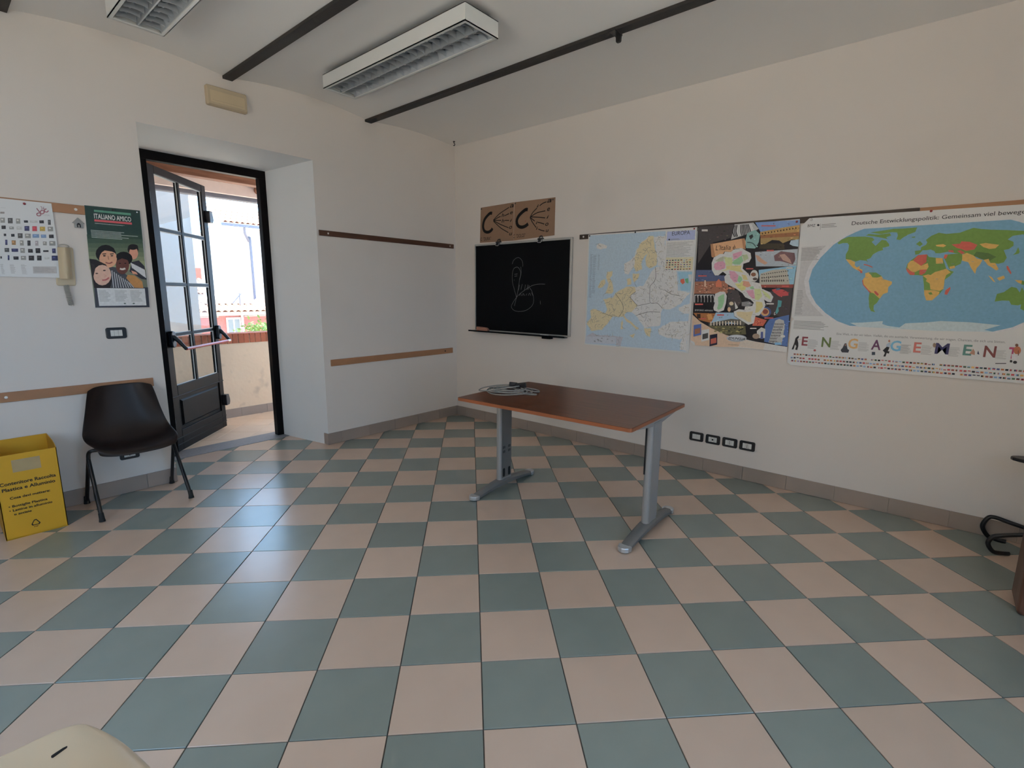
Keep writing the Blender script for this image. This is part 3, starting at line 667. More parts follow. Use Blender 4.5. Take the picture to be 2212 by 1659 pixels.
# pale neighbouring wall seen through the door panes, left of the open view
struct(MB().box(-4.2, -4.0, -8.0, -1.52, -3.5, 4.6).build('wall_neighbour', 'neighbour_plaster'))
def tiled_roof(name, parent, p00, p10, p01, rows, cols, r=.09):
    """half-round clay tiles in rows; p00->p10 along the eave, p00->p01 up the slope."""
    p00, p10, p01 = map(Vector, (p00, p10, p01)); eu = (p10 - p00) / cols; ev = (p01 - p00) / rows; nrm = eu.cross(ev).normalized()
    if nrm.z < 0: nrm = -nrm
    m = MB(); m.add([p00, p10, p10 + (p01 - p00), p01], [(0, 1, 2, 3)])
    for i in range(cols):
        for j in range(rows):
            b = p00 + eu * (i + .5) + ev * j; ring = []
            for e, rr in ((ev * 0, 1.0), (ev * 1.08, .86)):
                ring.append([b + e + eu * .46 * rr * math.cos(a) + nrm * (r * rr * math.sin(a) + .012) for a in (math.pi * k / 4 for k in range(5))])
            m.grid(ring)
    return stuff(m.build(name, 'roof_tile', parent))
# low brick house
ha = thing('brick_house', 'low brick house with clay tile roof and white window beyond the balcony', 'house', (-20, 5, -3.5))
def hp(m, name, mt, par=ha, **k): o = m.build(name, mt, par, **k); return o
def sh(x, y, z): return (x + 20, y - 5, z + 3.5)
m = MB(); m.box(-.8, 2, -3.5, 4.5, 0, 4.22); hp(m, 'wall', 'house_brick')
m = MB(); m.box(2.0, 2.06, -3.5, 4.5, 4.02, 4.22); hp(m, 'cornice', 'house_white')
for y0 in (-1.02, -2.9, 1.6):
    f = MB(); f.box(2.0, 2.05, y0, y0 + .56, 2.9, 3.94); wf = hp(f, 'window_frame', 'house_white')
    for k in (0, 1): MB().box(2.05, 2.06, y0 + .06 + k * .25, y0 + .25 + k * .25, 2.98, 3.86).build('pane', 'house_glass', wf)
MB().tube([(2.12, -.42, 4.2), (2.12, -.42, 1.0)], .05, 8).build('drainpipe', 'house_white', ha, smooth=True)
for k in range(3): MB().box(2.0, 2.03, -2.2 + k * 1.9, -1.3 + k * 1.9, 3.96, 4.0).build('lintel', 'mortar', ha)
tiled_roof('roof_tiles', ha, sh(-17.6, 1.2, .68), sh(-17.6, 9.8, .68), sh(-19.4, 1.2, 1.12), 6, 34, .07)
m = MB(); m.add([sh(-19.4, 1.2, 1.12), sh(-19.4, 9.8, 1.12), sh(-20.8, 9.8, .72), sh(-20.8, 1.2, .72)], [(0, 1, 2, 3)]); hp(m, 'rear_slope', 'roof_tile')
m = MB(); m.prism([(3.4, 1.15), (4.32, 1.42), (5.3, 1.15), (5.3, 1.0), (3.4, 1.0)], -19.9, -18.6, 'x', Matrix.Translation((20, -5, 3.5))); hp(m, 'dormer', 'house_white')
MB().tube([sh(-18.4, 4.75, .95), sh(-18.4, 4.75, 1.45)], .02, 6).build('aerial_mast', 'gutter_blue', ha, smooth=True)
MB().tube([sh(-18.4, 4.45, 1.02), sh(-18.4, 4.82, 1.42)], .02, 6).build('aerial_arm', 'gutter_blue', ha, smooth=True)
# tall tiled house behind it
hb = thing('tiled_house', 'pale house with long clay tile roof behind the brick house', 'house', (-28, 4, -3.5))
MB().box(-2, 2, -6, 3.2, 0, 4.95).build('wall', 'house_white', hb)
def sb(x, y, z): return (x + 28, y - 4, z + 3.5)
tiled_roof('roof_tiles', hb, sb(-25.8, -2.2, 1.35), sb(-25.8, 7.4, 1.35), sb(-28, -2.2, 2.25), 5, 40, .08)
m = MB(); m.box(-.25, .25, 1.95, 2.55, 5.4, 6.3); m.build('chimney', 'brick_red', hb)
# plaster house with eave and downpipe, far right
hc = thing('plaster_house', 'tall white plaster house with tiled eave and downpipe seen through the door', 'house', (-24, 9, -3.5))
MB().box(-1.4, 2.6, -3.3, 6, 0, 8.0).build('wall', 'house_white', hc)
def scc(x, y, z): return (x + 24, y - 9, z + 3.5)
tiled_roof('eave_tiles', hc, scc(-20.9, 5.3, 4.62), scc(-20.9, 15.2, 4.62), scc(-23, 5.3, 5.5), 4, 40, .08)
MB().box(2.95, 3.1, -3.75, 6, 7.98, 8.1).build('gutter', 'gutter_blue', hc)
MB().tube(bez([scc(-21.0, 6.25, 4.5), scc(-21.1, 6.3, 4.2), scc(-21.35, 6.55, 3.9), scc(-21.35, 6.62, 3.5), scc(-21.35, 6.62, -3.4)], 4), .055, 8).build('downpipe', 'gutter_blue', hc, smooth=True)
# tree right of the opening
tr = thing('garden_tree', 'sunlit green tree beyond the parapet on the right of the doorway', 'tree', (-12.5, 3.3, -3.5))
MB().tube([(0, 0, 0), (.05, .05, 1.4), (-.05, .1, 2.9)], [.14, .11, .06], 8).build('trunk', 'bark', tr, smooth=True)
m = MB(); rt = random.Random(5)
for k in range(2600):
    a = rt.uniform(0, 6.283); u = rt.uniform(-1, 1); q = rt.uniform(.55, 1) ** .5; s = math.sqrt(1 - u * u)
    c = Vector((1.15 * q * s * math.cos(a), 1.15 * q * s * math.sin(a), 3.05 + 1.0 * q * u)) + Vector((rt.gauss(0, .1), rt.gauss(0, .1), rt.gauss(0, .1)))
    d = Vector((rt.gauss(0, 1), rt.gauss(0, 1), rt.gauss(0, 1))).normalized(); e = d.orthogonal().normalized(); sz = rt.uniform(.05, .10)
    m.add([c - d * sz, c + e * sz * .45, c + d * sz, c - e * sz * .45], [(0, 1, 2, 3)])
stuff(m.build('foliage', 'leaf_green', tr))
# ================================================================== print on the posters (wall millimetres)
PD = {
'world': [["P",2,[86,130,156],[4074,1974,4036,1959,3977,1930,3905,1878,3834,1791,3790,1709,3775,1625,3797,1532,3838,1464,3904,1397,3983,1341,4064,1311,4806,1311,4887,1341,4966,1397,5032,1464,5073,1532,5095,1625,5080,1709,5036,1791,4965,1878,4893,1930,4834,1959,4796,1974]],
["P",1,[190,188,190],[4057,1980,4018,1965,3956,1935,3881,1882,3806,1794,3760,1710,3745,1624,3768,1529,3811,1460,3880,1392,3962,1335,4047,1304,4822,1304,4907,1335,4989,1392,5058,1460,5101,1529,5124,1624,5109,1710,5063,1794,4988,1882,4913,1935,4851,1965,4812,1980]],
["P",0,[160,158,158],[3703,1871,3860,1874,3801,1805,3763,1723,3746,1635,3768,1529,3839,1429,3896,1373,3704,1366,3708,1555,3709,1741]],
["B",2,[120,118,118],3708,3836,1866,1773,9,0.35],
["B",2,[125,123,123],3707,3756,1561,1379,16,0.35],
["P",3,[86,118,50],[3927,1888,3951,1911,3988,1926,4035,1924,4085,1922,4127,1912,4141,1897,4127,1884,4140,1869,4152,1856,4168,1877,4182,1895,4206,1889,4225,1864,4227,1850,4192,1842,4197,1827,4170,1819,4144,1801,4131,1775,4111,1768,4121,1748,4110,1759,4074,1765,4049,1756,4018,1769,3989,1775,3986,1808,3998,1837,3998,1871,3988,1884,3962,1886,3937,1879]],
["P",3,[86,118,50],[4089,1929,4104,1938,4154,1930,4221,1935,4230,1920,4204,1910,4213,1898,4176,1909,4139,1919]],
["P",3,[86,118,50],[4111,1947,4191,1956,4241,1962,4303,1959,4310,1957,4315,1915,4294,1902,4281,1887,4261,1893,4266,1918,4260,1937,4232,1941,4173,1933]],
["P",3,[86,118,50],[4261,1959,4361,1962,4355,1934,4314,1917,4292,1899,4270,1889]],
["P",4,[184,146,66],[3989,1775,4018,1769,4047,1753,4046,1731,4060,1716,4078,1725,4075,1710,4096,1698,4093,1678,4073,1693,4041,1711,4022,1732]],
["P",5,[160,62,48],[4061,1706,4076,1701,4094,1690,4098,1678,4087,1676,4080,1691]],
["S",4,[160,62,48],6,[4098,1735,4128,1726,4150,1714]],
["P",3,[184,146,66],[4113,1675,4133,1682,4204,1659,4219,1635,4269,1617,4269,1600,4253,1581,4254,1545,4231,1535,4214,1503,4146,1556,4112,1601,4105,1631,4117,1655]],
["P",4,[86,118,50],[4131,1680,4174,1679,4209,1654,4186,1645,4157,1647,4149,1662]],
["P",4,[86,118,50],[4152,1547,4177,1539,4214,1503,4201,1473,4186,1458,4188,1428,4200,1411,4174,1418,4161,1447,4152,1507]],
["P",5,[160,62,48],[4117,1655,4105,1631,4112,1601,4146,1561,4165,1542,4152,1544,4109,1596,4101,1626]],
["P",5,[160,62,48],[4176,1554,4188,1554,4207,1532,4200,1522,4184,1537]],
["P",3,[86,118,50],[4372,1772,4386,1784,4432,1789,4443,1772,4478,1766,4512,1762,4525,1731,4539,1693,4577,1676,4562,1651,4539,1627,4541,1570,4524,1537,4492,1496,4463,1495,4445,1551,4440,1590,4427,1653,4403,1658,4360,1659,4334,1698,4338,1732,4351,1751]],
["P",4,[160,62,48],[4386,1786,4432,1789,4434,1739,4410,1717,4365,1753]],
["P",4,[184,146,66],[4351,1749,4365,1753,4410,1717,4442,1734,4449,1710,4442,1691,4407,1692,4385,1678,4366,1678,4340,1708,4340,1732]],
["P",5,[160,62,48],[4334,1708,4357,1686,4384,1673,4382,1658,4360,1660,4341,1683]],
["P",5,[160,62,48],[4405,1692,4443,1693,4436,1672,4419,1658,4407,1663]],
["P",4,[184,146,66],[4478,1764,4512,1762,4519,1729,4484,1728]],
["P",4,[184,146,66],[4427,1653,4453,1662,4465,1657,4485,1676,4521,1689,4538,1696,4563,1672,4543,1656,4538,1627,4541,1570,4522,1556,4476,1566,4467,1604,4446,1619,4450,1633]],
["P",4,[184,146,66],[4444,1561,4491,1561,4523,1551,4521,1534,4492,1496,4463,1495,4449,1531]],
["P",5,[86,118,50],[4467,1544,4482,1549,4491,1534,4476,1532]],
["P",4,[160,62,48],[4571,1582,4574,1570,4562,1532,4549,1535,4551,1561]],
["P",3,[86,118,50],[4367,1813,4396,1817,4397,1836,4419,1849,4424,1865,4415,1880,4439,1904,4474,1921,4512,1911,4576,1914,4603,1926,4636,1939,4675,1929,4720,1922,4787,1915,4862,1905,4865,1886,4817,1880,4798,1860,4825,1845,4828,1823,4811,1804,4789,1799,4808,1754,4799,1727,4776,1719,4742,1725,4715,1748,4658,1768,4607,1784,4570,1790,4533,1801,4497,1793,4474,1794,4465,1809,4445,1819,4427,1815,4407,1816,4391,1793,4372,1789]],
["P",3,[86,118,50],[4524,1783,4603,1789,4607,1752,4604,1724,4553,1693,4521,1760]],
["P",5,[184,146,66],[4552,1707,4576,1714,4580,1699,4557,1693]],
["P",5,[160,62,48],[4516,1760,4520,1785,4535,1783,4530,1759]],
["P",4,[184,146,66],[4604,1780,4624,1790,4657,1773,4674,1754,4702,1744,4694,1717,4681,1695,4679,1660,4657,1695,4638,1733,4608,1743]],
["P",4,[160,62,48],[4545,1845,4585,1847,4590,1861,4629,1856,4667,1836,4656,1809,4619,1802,4600,1812,4573,1822]],
["P",5,[160,62,48],[4533,1811,4557,1809,4562,1795,4538,1799]],
["P",5,[160,62,48],[4577,1804,4593,1808,4615,1791,4602,1782]],
["P",4,[184,146,66],[4468,1846,4505,1849,4521,1839,4507,1830,4473,1837]],
["P",4,[184,146,66],[4676,1840,4703,1845,4765,1831,4751,1811,4725,1808,4696,1821]],
["P",4,[68,94,48],[4668,1795,4724,1784,4761,1760,4731,1734,4687,1754,4657,1773]],
["P",4,[184,146,66],[4706,1744,4729,1750,4739,1725,4762,1724,4781,1688,4772,1679,4745,1702,4730,1712,4718,1730]],
["P",4,[86,118,50],[4368,1857,4385,1875,4403,1855,4389,1841]],
["P",4,[86,118,50],[4339,1904,4358,1905,4357,1898,4344,1898]],
["P",4,[86,118,50],[4849,1813,4859,1787,4857,1776,4832,1768,4843,1783]],
["P",4,[160,62,48],[4813,1705,4820,1705,4840,1664,4838,1655,4817,1687]],
["P",4,[184,146,66],[4740,1650,4756,1641,4777,1609,4767,1614]],
["P",4,[184,146,66],[4781,1634,4809,1649,4816,1633,4793,1618]],
["P",4,[184,146,66],[4860,1622,4891,1619,4894,1597,4876,1606]],
["P",4,[86,118,50],[4891,1619,4902,1613,4904,1593,4891,1595]],
["P",3,[86,118,50],[4789,1493,4793,1539,4822,1550,4851,1582,4874,1575,4891,1548,4896,1579,4910,1553,4918,1486,4894,1472,4864,1476,4852,1499,4822,1500]],
["P",3,[86,118,50],[4858,1905,4902,1899,4924,1891,4892,1875,4876,1865,4861,1886]],
["P",3,[86,118,50],[4906,1561,4960,1493,4950,1423,4906,1453]],
["P",3,[176,190,194],[4062,1332,4131,1337,4249,1352,4248,1332,4279,1321,4344,1313,4372,1342,4487,1354,4551,1365,4693,1363,4834,1351,4764,1319,4808,1309,4529,1300,4113,1307]],
["S",6,[70,110,140],1.5,[4124,1548,4137,1548]],
["S",6,[70,110,140],1.5,[4514,1727,4521,1726]],
["S",6,[70,110,140],1.5,[4135,1672,4155,1671]],
["S",6,[70,110,140],1.5,[4732,1575,4744,1576]],
["S",6,[70,110,140],1.5,[4560,1430,4572,1429]],
["S",6,[70,110,140],1.5,[4559,1726,4573,1725]],
["S",6,[70,110,140],1.5,[4173,1751,4191,1750]],
["S",6,[70,110,140],1.5,[4641,1428,4655,1427]],
["S",6,[70,110,140],1.5,[4310,1449,4323,1448]],
["S",6,[70,110,140],1.5,[4752,1709,4760,1709]],
["S",6,[70,110,140],1.5,[4844,1589,4856,1589]],
["S",6,[70,110,140],1.5,[4410,1610,4421,1609]],
["S",6,[70,110,140],1.5,[4511,1415,4526,1414]],
["S",6,[70,110,140],1.5,[4773,1391,4786,1392]],
["S",6,[70,110,140],1.5,[4776,1401,4791,1401]],
["S",6,[70,110,140],1.5,[4606,1672,4621,1671]],
["S",6,[70,110,140],1.5,[4156,1738,4175,1736]],
["S",6,[70,110,140],1.5,[3958,1441,3972,1442]],
["S",6,[70,110,140],1.5,[4198,1459,4216,1460]],
["S",6,[70,110,140],1.5,[4502,1735,4517,1734]],
["S",6,[70,110,140],1.5,[4795,1396,4806,1395]],
["S",6,[70,110,140],1.5,[4185,1732,4199,1733]],
["S",6,[70,110,140],1.5,[4071,1603,4087,1603]],
["S",6,[70,110,140],1.5,[3904,1411,3917,1410]],
["S",6,[70,110,140],1.5,[4781,1610,4792,1609]],
["S",6,[70,110,140],1.5,[4556,1531,4569,1531]],
["S",6,[70,110,140],1.5,[4826,1564,4836,1564]],
["S",6,[70,110,140],1.5,[4113,1646,4133,1645]],
["S",6,[70,110,140],1.5,[4435,1749,4446,1748]],
["S",6,[70,110,140],1.5,[3865,1517,3882,1518]],
["S",6,[70,110,140],1.5,[4534,1579,4548,1579]],
["S",6,[70,110,140],1.5,[4623,1479,4630,1480]],
["S",6,[70,110,140],1.5,[4604,1395,4613,1395]],
["S",6,[70,110,140],1.5,[4493,1633,4504,1633]],
["S",6,[70,110,140],1.5,[4273,1529,4284,1529]],
["S",6,[70,110,140],1.5,[4652,1736,4665,1735]],
["S",6,[70,110,140],1.5,[4191,1675,4209,1675]],
["S",6,[70,110,140],1.5,[4061,1592,4078,1593]],
["S",6,[70,110,140],1.5,[4210,1631,4227,1631]],
["S",6,[70,110,140],1.5,[4735,1684,4744,1683]],
["S",6,[70,110,140],1.5,[4774,1584,4782,1584]],
["S",6,[70,110,140],1.5,[4424,1683,4440,1681]],
["S",6,[70,110,140],1.5,[4049,1655,4068,1654]],
["S",6,[70,110,140],1.5,[4698,1622,4706,1622]],
["S",6,[70,110,140],1.5,[4683,1649,4693,1648]],
["S",6,[70,110,140],1.5,[4319,1601,4337,1601]],
["T",5,[52,50,52],"BMZ",3729,3778,2011,18,0,0],
["P",5,[52,50,52],[3804,2019,3804,2016,3802,2014,3800,2013,3797,2012,3794,2013,3791,2015,3789,2018,3788,2021,3789,2023,3790,2026,3793,2027,3795,2028,3798,2027,3801,2025,3803,2022]],
["S",5,[52,50,52],1.5,[3809,2028,3812,1985]],
["B",5,[110,108,108],3817,3925,2027,1997,3,0.35],
["T",5,[52,50,52],"Deutsche Entwicklungspolitik: Gemeinsam viel bewegen",3999,4872,2004,24,0.0,0.004],
["B",4,[110,108,108],3707,3957,1335,1270,8,0.35],
["T",4,[110,108,110],"Eine Welt, in der wir leben. Vielfalt, die uns ausmacht. Verantwortung, die wir tragen. Chancen, die sich uns bieten.",3990,4869,1243,15,0,0],
["T",5,[110,40,50],"E",3774,3813,1152,63,0,0.02],
["T",5,[84,98,50],"N",3903,3960,1151,68,0,0.02],
["T",5,[178,140,86],"G",4067,4124,1153,67,0,0.02],
["T",5,[86,50,78],"A",4203,4258,1154,66,0,0.02],
["T",5,[84,142,170],"G",4310,4367,1155,66,0,0.02],
["T",5,[160,84,76],"E",4435,4474,1154,64,0,0.02],
["T",5,[46,44,80],"M",4546,4615,1154,67,0,0.02],
["T",5,[70,110,104],"E",4683,4724,1156,64,0,0.02],
["T",5,[100,52,52],"N",4780,4835,1153,67,0,0.02],
["T",5,[146,40,84],"T",4890,4926,1153,66,0,0.02],
["B",4,[140,138,138],3816,3885,1199,1130,9,0.35],
["B",4,[140,138,138],3961,4027,1200,1133,9,0.35],
["B",4,[140,138,138],4129,4192,1201,1136,9,0.35],
["B",4,[140,138,138],4368,4427,1200,1138,9,0.35],
["B",4,[140,138,138],4364,4424,1202,1139,9,0.35],
["B",4,[140,138,138],4476,4533,1203,1141,9,0.35],
["B",4,[140,138,138],4614,4669,1202,1141,9,0.35],
["B",4,[140,138,138],4834,4885,1200,1143,9,0.35],
["P",6,[34,32,36],[3739,1215,3750,1223,3751,1208,3743,1196,3752,1165,3754,1144,3749,1113,3735,1116,3741,1143,3730,1155,3724,1118,3711,1115,3719,1145,3726,1172,3729,1202]],
["S",6,[150,120,100],3,[3743,1192,3768,1196]],
["P",6,[50,52,60],[4046,1185,4056,1186,4067,1146,4078,1139,4074,1120,4036,1119,4026,1135,4036,1152]],
["P",7,[120,90,76],[4056,1174,4056,1171,4055,1169,4054,1167,4052,1166,4050,1167,4049,1168,4047,1170,4047,1173,4047,1176,4047,1178,4049,1180,4051,1181,4053,1180,4054,1179,4056,1177]],
["P",6,[140,150,164],[4294,1203,4306,1207,4306,1176,4291,1171,4286,1190]],
["P",6,[28,28,32],[4290,1179,4306,1176,4300,1148,4309,1149,4308,1133,4295,1136,4291,1111,4279,1111,4285,1136,4271,1152]],
["P",6,[150,100,80],[4305,1219,4305,1216,4304,1213,4303,1211,4301,1210,4298,1211,4296,1212,4295,1215,4294,1218,4294,1221,4295,1224,4297,1226,4299,1227,4301,1227,4303,1225,4304,1222]],
["P",6,[120,100,84],[4548,1208,4548,1202,4547,1197,4544,1194,4541,1192,4538,1193,4535,1196,4532,1201,4531,1207,4531,1212,4532,1217,4535,1221,4538,1222,4541,1221,4544,1218,4547,1214]],
["P",6,[150,110,90],[4715,1166,4729,1198,4739,1182,4741,1160]],
["P",6,[50,54,80],[4751,1168,4753,1190,4762,1164]],
["P",6,[150,84,50],[4942,1205,4942,1196,4940,1188,4936,1182,4930,1180,4923,1181,4917,1186,4913,1194,4910,1203,4910,1212,4913,1220,4917,1226,4923,1228,4930,1227,4936,1222,4940,1214]],
["P",6,[90,56,44],[4927,1235,4927,1232,4926,1229,4924,1227,4921,1226,4918,1226,4916,1228,4914,1231,4913,1234,4913,1238,4914,1241,4916,1243,4919,1244,4921,1243,4924,1241,4926,1239]],
["P",6,[190,188,190],[4905,1180,4934,1182,4932,1142,4909,1147]],
["P",6,[40,36,36],[4914,1137,4914,1134,4913,1131,4911,1129,4909,1128,4907,1129,4905,1130,4903,1133,4903,1136,4903,1139,4904,1141,4905,1143,4907,1144,4909,1143,4911,1142,4913,1139]],
["P",6,[40,36,36],[4935,1132,4935,1128,4933,1125,4931,1123,4927,1122,4924,1122,4921,1124,4919,1127,4917,1130,4918,1133,4919,1137,4922,1139,4925,1140,4929,1139,4932,1138,4934,1135]],
["S",6,[90,56,44],4,[4931,1204,4935,1173]],
["P",5,[140,60,60],[3873,1121,3872,1118,3871,1115,3868,1113,3865,1113,3862,1113,3859,1114,3857,1117,3857,1119,3857,1122,3858,1125,3861,1127,3864,1128,3867,1127,3870,1126,3872,1124]],
["P",5,[60,66,76],[4211,1137,4230,1138,4232,1117,4213,1115]],
["P",5,[60,58,60],[4841,1118,4889,1123,4889,1118,4841,1113]],
["F",4,3729,5045,1081,68,20,11,0],
["F",4,3711,5058,1054,68,20,11,1],
["F",4,3717,5064,1030,68,20,11,2]],
'europe': [["P",1,[150,166,178],[1879,2071,2903,2055,2898,1034,1880,1033]],
["P",2,[176,164,132],[2057,1471,2090,1473,2123,1486,2158,1485,2176,1508,2184,1527,2212,1545,2238,1560,2268,1571,2292,1585,2322,1590,2348,1589,2383,1585,2394,1544,2367,1524,2342,1504,2353,1479,2375,1455,2393,1439,2419,1416,2403,1391,2380,1375,2359,1357,2314,1356,2288,1330,2308,1298,2342,1279,2365,1267,2387,1248,2412,1228,2444,1213,2423,1195,2400,1216,2375,1234,2351,1254,2319,1265,2296,1291,2279,1313,2233,1307,2196,1310,2167,1309,2149,1283,2133,1265,2111,1232,2084,1212,2056,1176,2032,1176,2003,1172,1960,1162,1936,1161,1921,1183,1903,1204,1882,1229,1893,1252,1914,1269,1931,1292,1923,1329,1918,1361,1947,1375,1978,1374,1999,1366,2032,1358,2064,1342,2088,1340,2106,1375,2097,1394,2085,1424,2073,1450]],
["S",3,[120,116,108],2.2,[2256,1375,2253,1363,2258,1351]],
["S",3,[92,92,92],2.2,[1903,1244,1889,1245,1880,1253]],
["S",3,[92,92,92],2.2,[2292,1516,2287,1500,2282,1484]],
["S",3,[92,92,92],2.2,[1916,1197,1925,1191,1924,1180]],
["S",3,[120,116,108],2.2,[2325,1560,2328,1551,2322,1543]],
["S",3,[120,116,108],2.2,[1983,1252,2003,1263,2026,1261]],
["S",3,[92,92,92],2.2,[2160,1351,2143,1340,2135,1323]],
["S",3,[120,116,108],2.2,[2306,1566,2321,1562,2334,1570]],
["S",3,[92,92,92],2.2,[2174,1385,2180,1377,2188,1371]],
["S",3,[120,116,108],2.2,[2210,1439,2216,1427,2229,1422]],
["S",3,[92,92,92],2.2,[2281,1432,2292,1427,2303,1425]],
["S",3,[92,92,92],2.2,[2365,1564,2350,1576,2331,1584]],
["S",3,[120,116,108],2.2,[1955,1242,1942,1259,1941,1281]],
["S",3,[104,104,100],2.2,[2295,1358,2309,1349,2326,1355]],
["S",3,[140,128,100],2.2,[2182,1355,2173,1366,2173,1379]],
["S",3,[140,128,100],2.2,[2342,1537,2352,1551,2370,1556]],
["S",3,[104,104,100],2.2,[1944,1269,1954,1273,1962,1280]],
["S",3,[92,92,92],2.2,[2338,1488,2344,1478,2347,1467]],
["S",3,[92,92,92],2.2,[2027,1335,2044,1342,2060,1334]],
["S",3,[92,92,92],2.2,[2122,1277,2133,1262,2135,1244]],
["S",3,[104,104,100],2.2,[2164,1387,2155,1407,2151,1428]],
["S",3,[140,128,100],2.2,[1962,1268,1974,1256,1970,1241]],
["S",3,[140,128,100],2.2,[2220,1348,2242,1350,2262,1360]],
["S",3,[104,104,100],2.2,[2152,1429,2159,1417,2171,1409]],
["S",3,[120,116,108],2.2,[2124,1298,2119,1308,2117,1319]],
["S",3,[104,104,100],2.2,[2357,1426,2353,1446,2348,1466]],
["S",3,[140,128,100],2.2,[2307,1557,2311,1546,2304,1536]],
["S",3,[104,104,100],2.2,[1960,1324,1955,1332,1959,1340]],
["S",3,[120,116,108],2.2,[2359,1460,2342,1452,2338,1435]],
["S",3,[140,128,100],2.2,[2040,1203,2057,1201,2070,1192]],
["S",3,[92,92,92],2.2,[2129,1386,2135,1370,2124,1357]],
["S",3,[140,128,100],2.2,[2363,1555,2350,1549,2336,1544]],
["S",3,[140,128,100],2.2,[1942,1187,1927,1172,1905,1165]],
["S",3,[140,128,100],2.2,[2259,1314,2278,1321,2286,1339]],
["S",3,[140,128,100],2.2,[2261,1368,2274,1359,2290,1354]],
["S",3,[104,104,100],2.2,[2265,1356,2274,1341,2278,1325]],
["S",3,[92,92,92],2.2,[2249,1322,2237,1315,2231,1304]],
["S",3,[92,92,92],2.2,[2305,1367,2304,1380,2296,1391]],
["S",3,[92,92,92],2.2,[2149,1474,2142,1489,2148,1503]],
["S",3,[104,104,100],2.2,[2219,1308,2197,1315,2176,1307]],
["S",3,[104,104,100],2.2,[2206,1312,2188,1298,2186,1276]],
["S",3,[140,128,100],2.2,[2183,1516,2194,1498,2209,1483]],
["S",3,[140,128,100],2.2,[1900,1244,1919,1259,1934,1277]],
["S",3,[120,116,108],2.2,[2264,1464,2273,1476,2286,1485]],
["S",3,[104,104,100],2.2,[1945,1266,1947,1255,1945,1244]],
["S",3,[92,92,92],2.2,[1991,1364,2009,1361,2025,1353]],
["S",3,[120,116,108],2.2,[2245,1523,2234,1521,2226,1527]],
["S",3,[104,104,100],2.2,[1923,1358,1937,1364,1952,1361]],
["S",3,[140,128,100],2.2,[1930,1230,1932,1239,1925,1246]],
["S",3,[104,104,100],2.2,[2269,1496,2261,1479,2257,1461]],
["S",3,[104,104,100],2.2,[2276,1427,2266,1426,2257,1430]],
["S",3,[104,104,100],2.2,[2243,1462,2224,1458,2205,1450]],
["S",3,[120,116,108],2.2,[2034,1230,2019,1225,2006,1218]],
["S",3,[104,104,100],2.2,[2326,1482,2312,1467,2297,1454]],
["S",3,[92,92,92],2.2,[2134,1418,2131,1427,2126,1435]],
["S",3,[140,128,100],2.2,[2328,1469,2351,1472,2371,1463]],
["S",3,[140,128,100],2.2,[2160,1355,2175,1353,2181,1342]],
["S",3,[120,116,108],2.2,[1935,1297,1955,1301,1961,1317]],
["S",3,[92,92,92],2.2,[2167,1388,2174,1374,2186,1363]],
["S",3,[92,92,92],2.2,[2085,1312,2070,1299,2051,1290]],
["S",3,[92,92,92],2.2,[2347,1539,2337,1531,2324,1527]],
["S",3,[104,104,100],2.2,[1984,1275,1981,1295,1980,1315]],
["S",3,[92,92,92],2.2,[2017,1259,2003,1257,1993,1248]],
["S",3,[120,116,108],2.2,[1983,1269,1987,1279,1996,1286]],
["S",3,[120,116,108],2.2,[2066,1336,2069,1345,2074,1353]],
["S",3,[120,116,108],2.2,[2289,1451,2283,1444,2278,1436]],
["S",3,[120,116,108],2.2,[2071,1457,2049,1450,2036,1435]],
["S",3,[140,128,100],2.2,[2432,1214,2448,1198,2470,1196]],
["S",3,[104,104,100],2.2,[2198,1414,2201,1431,2213,1443]],
["S",3,[120,116,108],2.2,[2150,1330,2171,1325,2191,1318]],
["S",3,[120,116,108],2.2,[2002,1210,2017,1203,2034,1204]],
["S",3,[92,92,92],2.2,[2363,1447,2351,1456,2335,1453]],
["S",3,[120,116,108],2.2,[2330,1503,2315,1506,2302,1515]],
["S",3,[104,104,100],2.2,[2265,1438,2267,1447,2269,1456]],
["S",3,[92,92,92],2.2,[1982,1193,1978,1214,1995,1229]],
["S",3,[120,116,108],2.2,[1937,1280,1933,1265,1924,1251]],
["S",3,[104,104,100],2.2,[2311,1528,2291,1521,2271,1512]],
["S",3,[140,128,100],2.2,[1972,1264,1963,1285,1978,1303]],
["S",3,[104,104,100],2.2,[2403,1414,2417,1420,2430,1412]],
["S",3,[140,128,100],2.2,[2094,1232,2090,1217,2077,1208]],
["S",3,[92,92,92],2.2,[2229,1525,2253,1522,2267,1538]],
["S",3,[92,92,92],2.2,[2047,1208,2056,1223,2073,1230]],
["S",3,[104,104,100],2.2,[2328,1418,2328,1409,2329,1400]],
["S",3,[92,92,92],2.2,[2190,1471,2195,1464,2197,1456]],
["S",3,[92,92,92],2.2,[2151,1312,2170,1321,2191,1326]],
["S",3,[120,116,108],2.2,[2096,1324,2093,1315,2098,1306]],
["S",3,[104,104,100],2.2,[2111,1441,2090,1435,2070,1427]],
["S",3,[92,92,92],2.2,[2201,1528,2217,1525,2233,1530]],
["S",3,[120,116,108],2.2,[2193,1387,2190,1369,2173,1359]],
["S",3,[92,92,92],2.2,[2132,1458,2122,1443,2102,1441]],
["S",3,[104,104,100],2.2,[2418,1210,2413,1197,2414,1184]],
["S",3,[120,116,108],2.2,[2117,1415,2131,1425,2148,1421]],
["S",3,[120,116,108],2.2,[2266,1539,2258,1546,2257,1556]],
["S",3,[120,116,108],2.2,[2269,1411,2285,1413,2299,1421]],
["P",2,[176,164,132],[2089,1726,2116,1727,2145,1733,2143,1692,2120,1668,2139,1638,2152,1610,2158,1582,2164,1544,2146,1523,2112,1524,2079,1526,2096,1568,2103,1590,2108,1618,2090,1651,2081,1677,2084,1702]],
["S",3,[92,92,92],2.2,[2137,1588,2122,1586,2117,1573]],
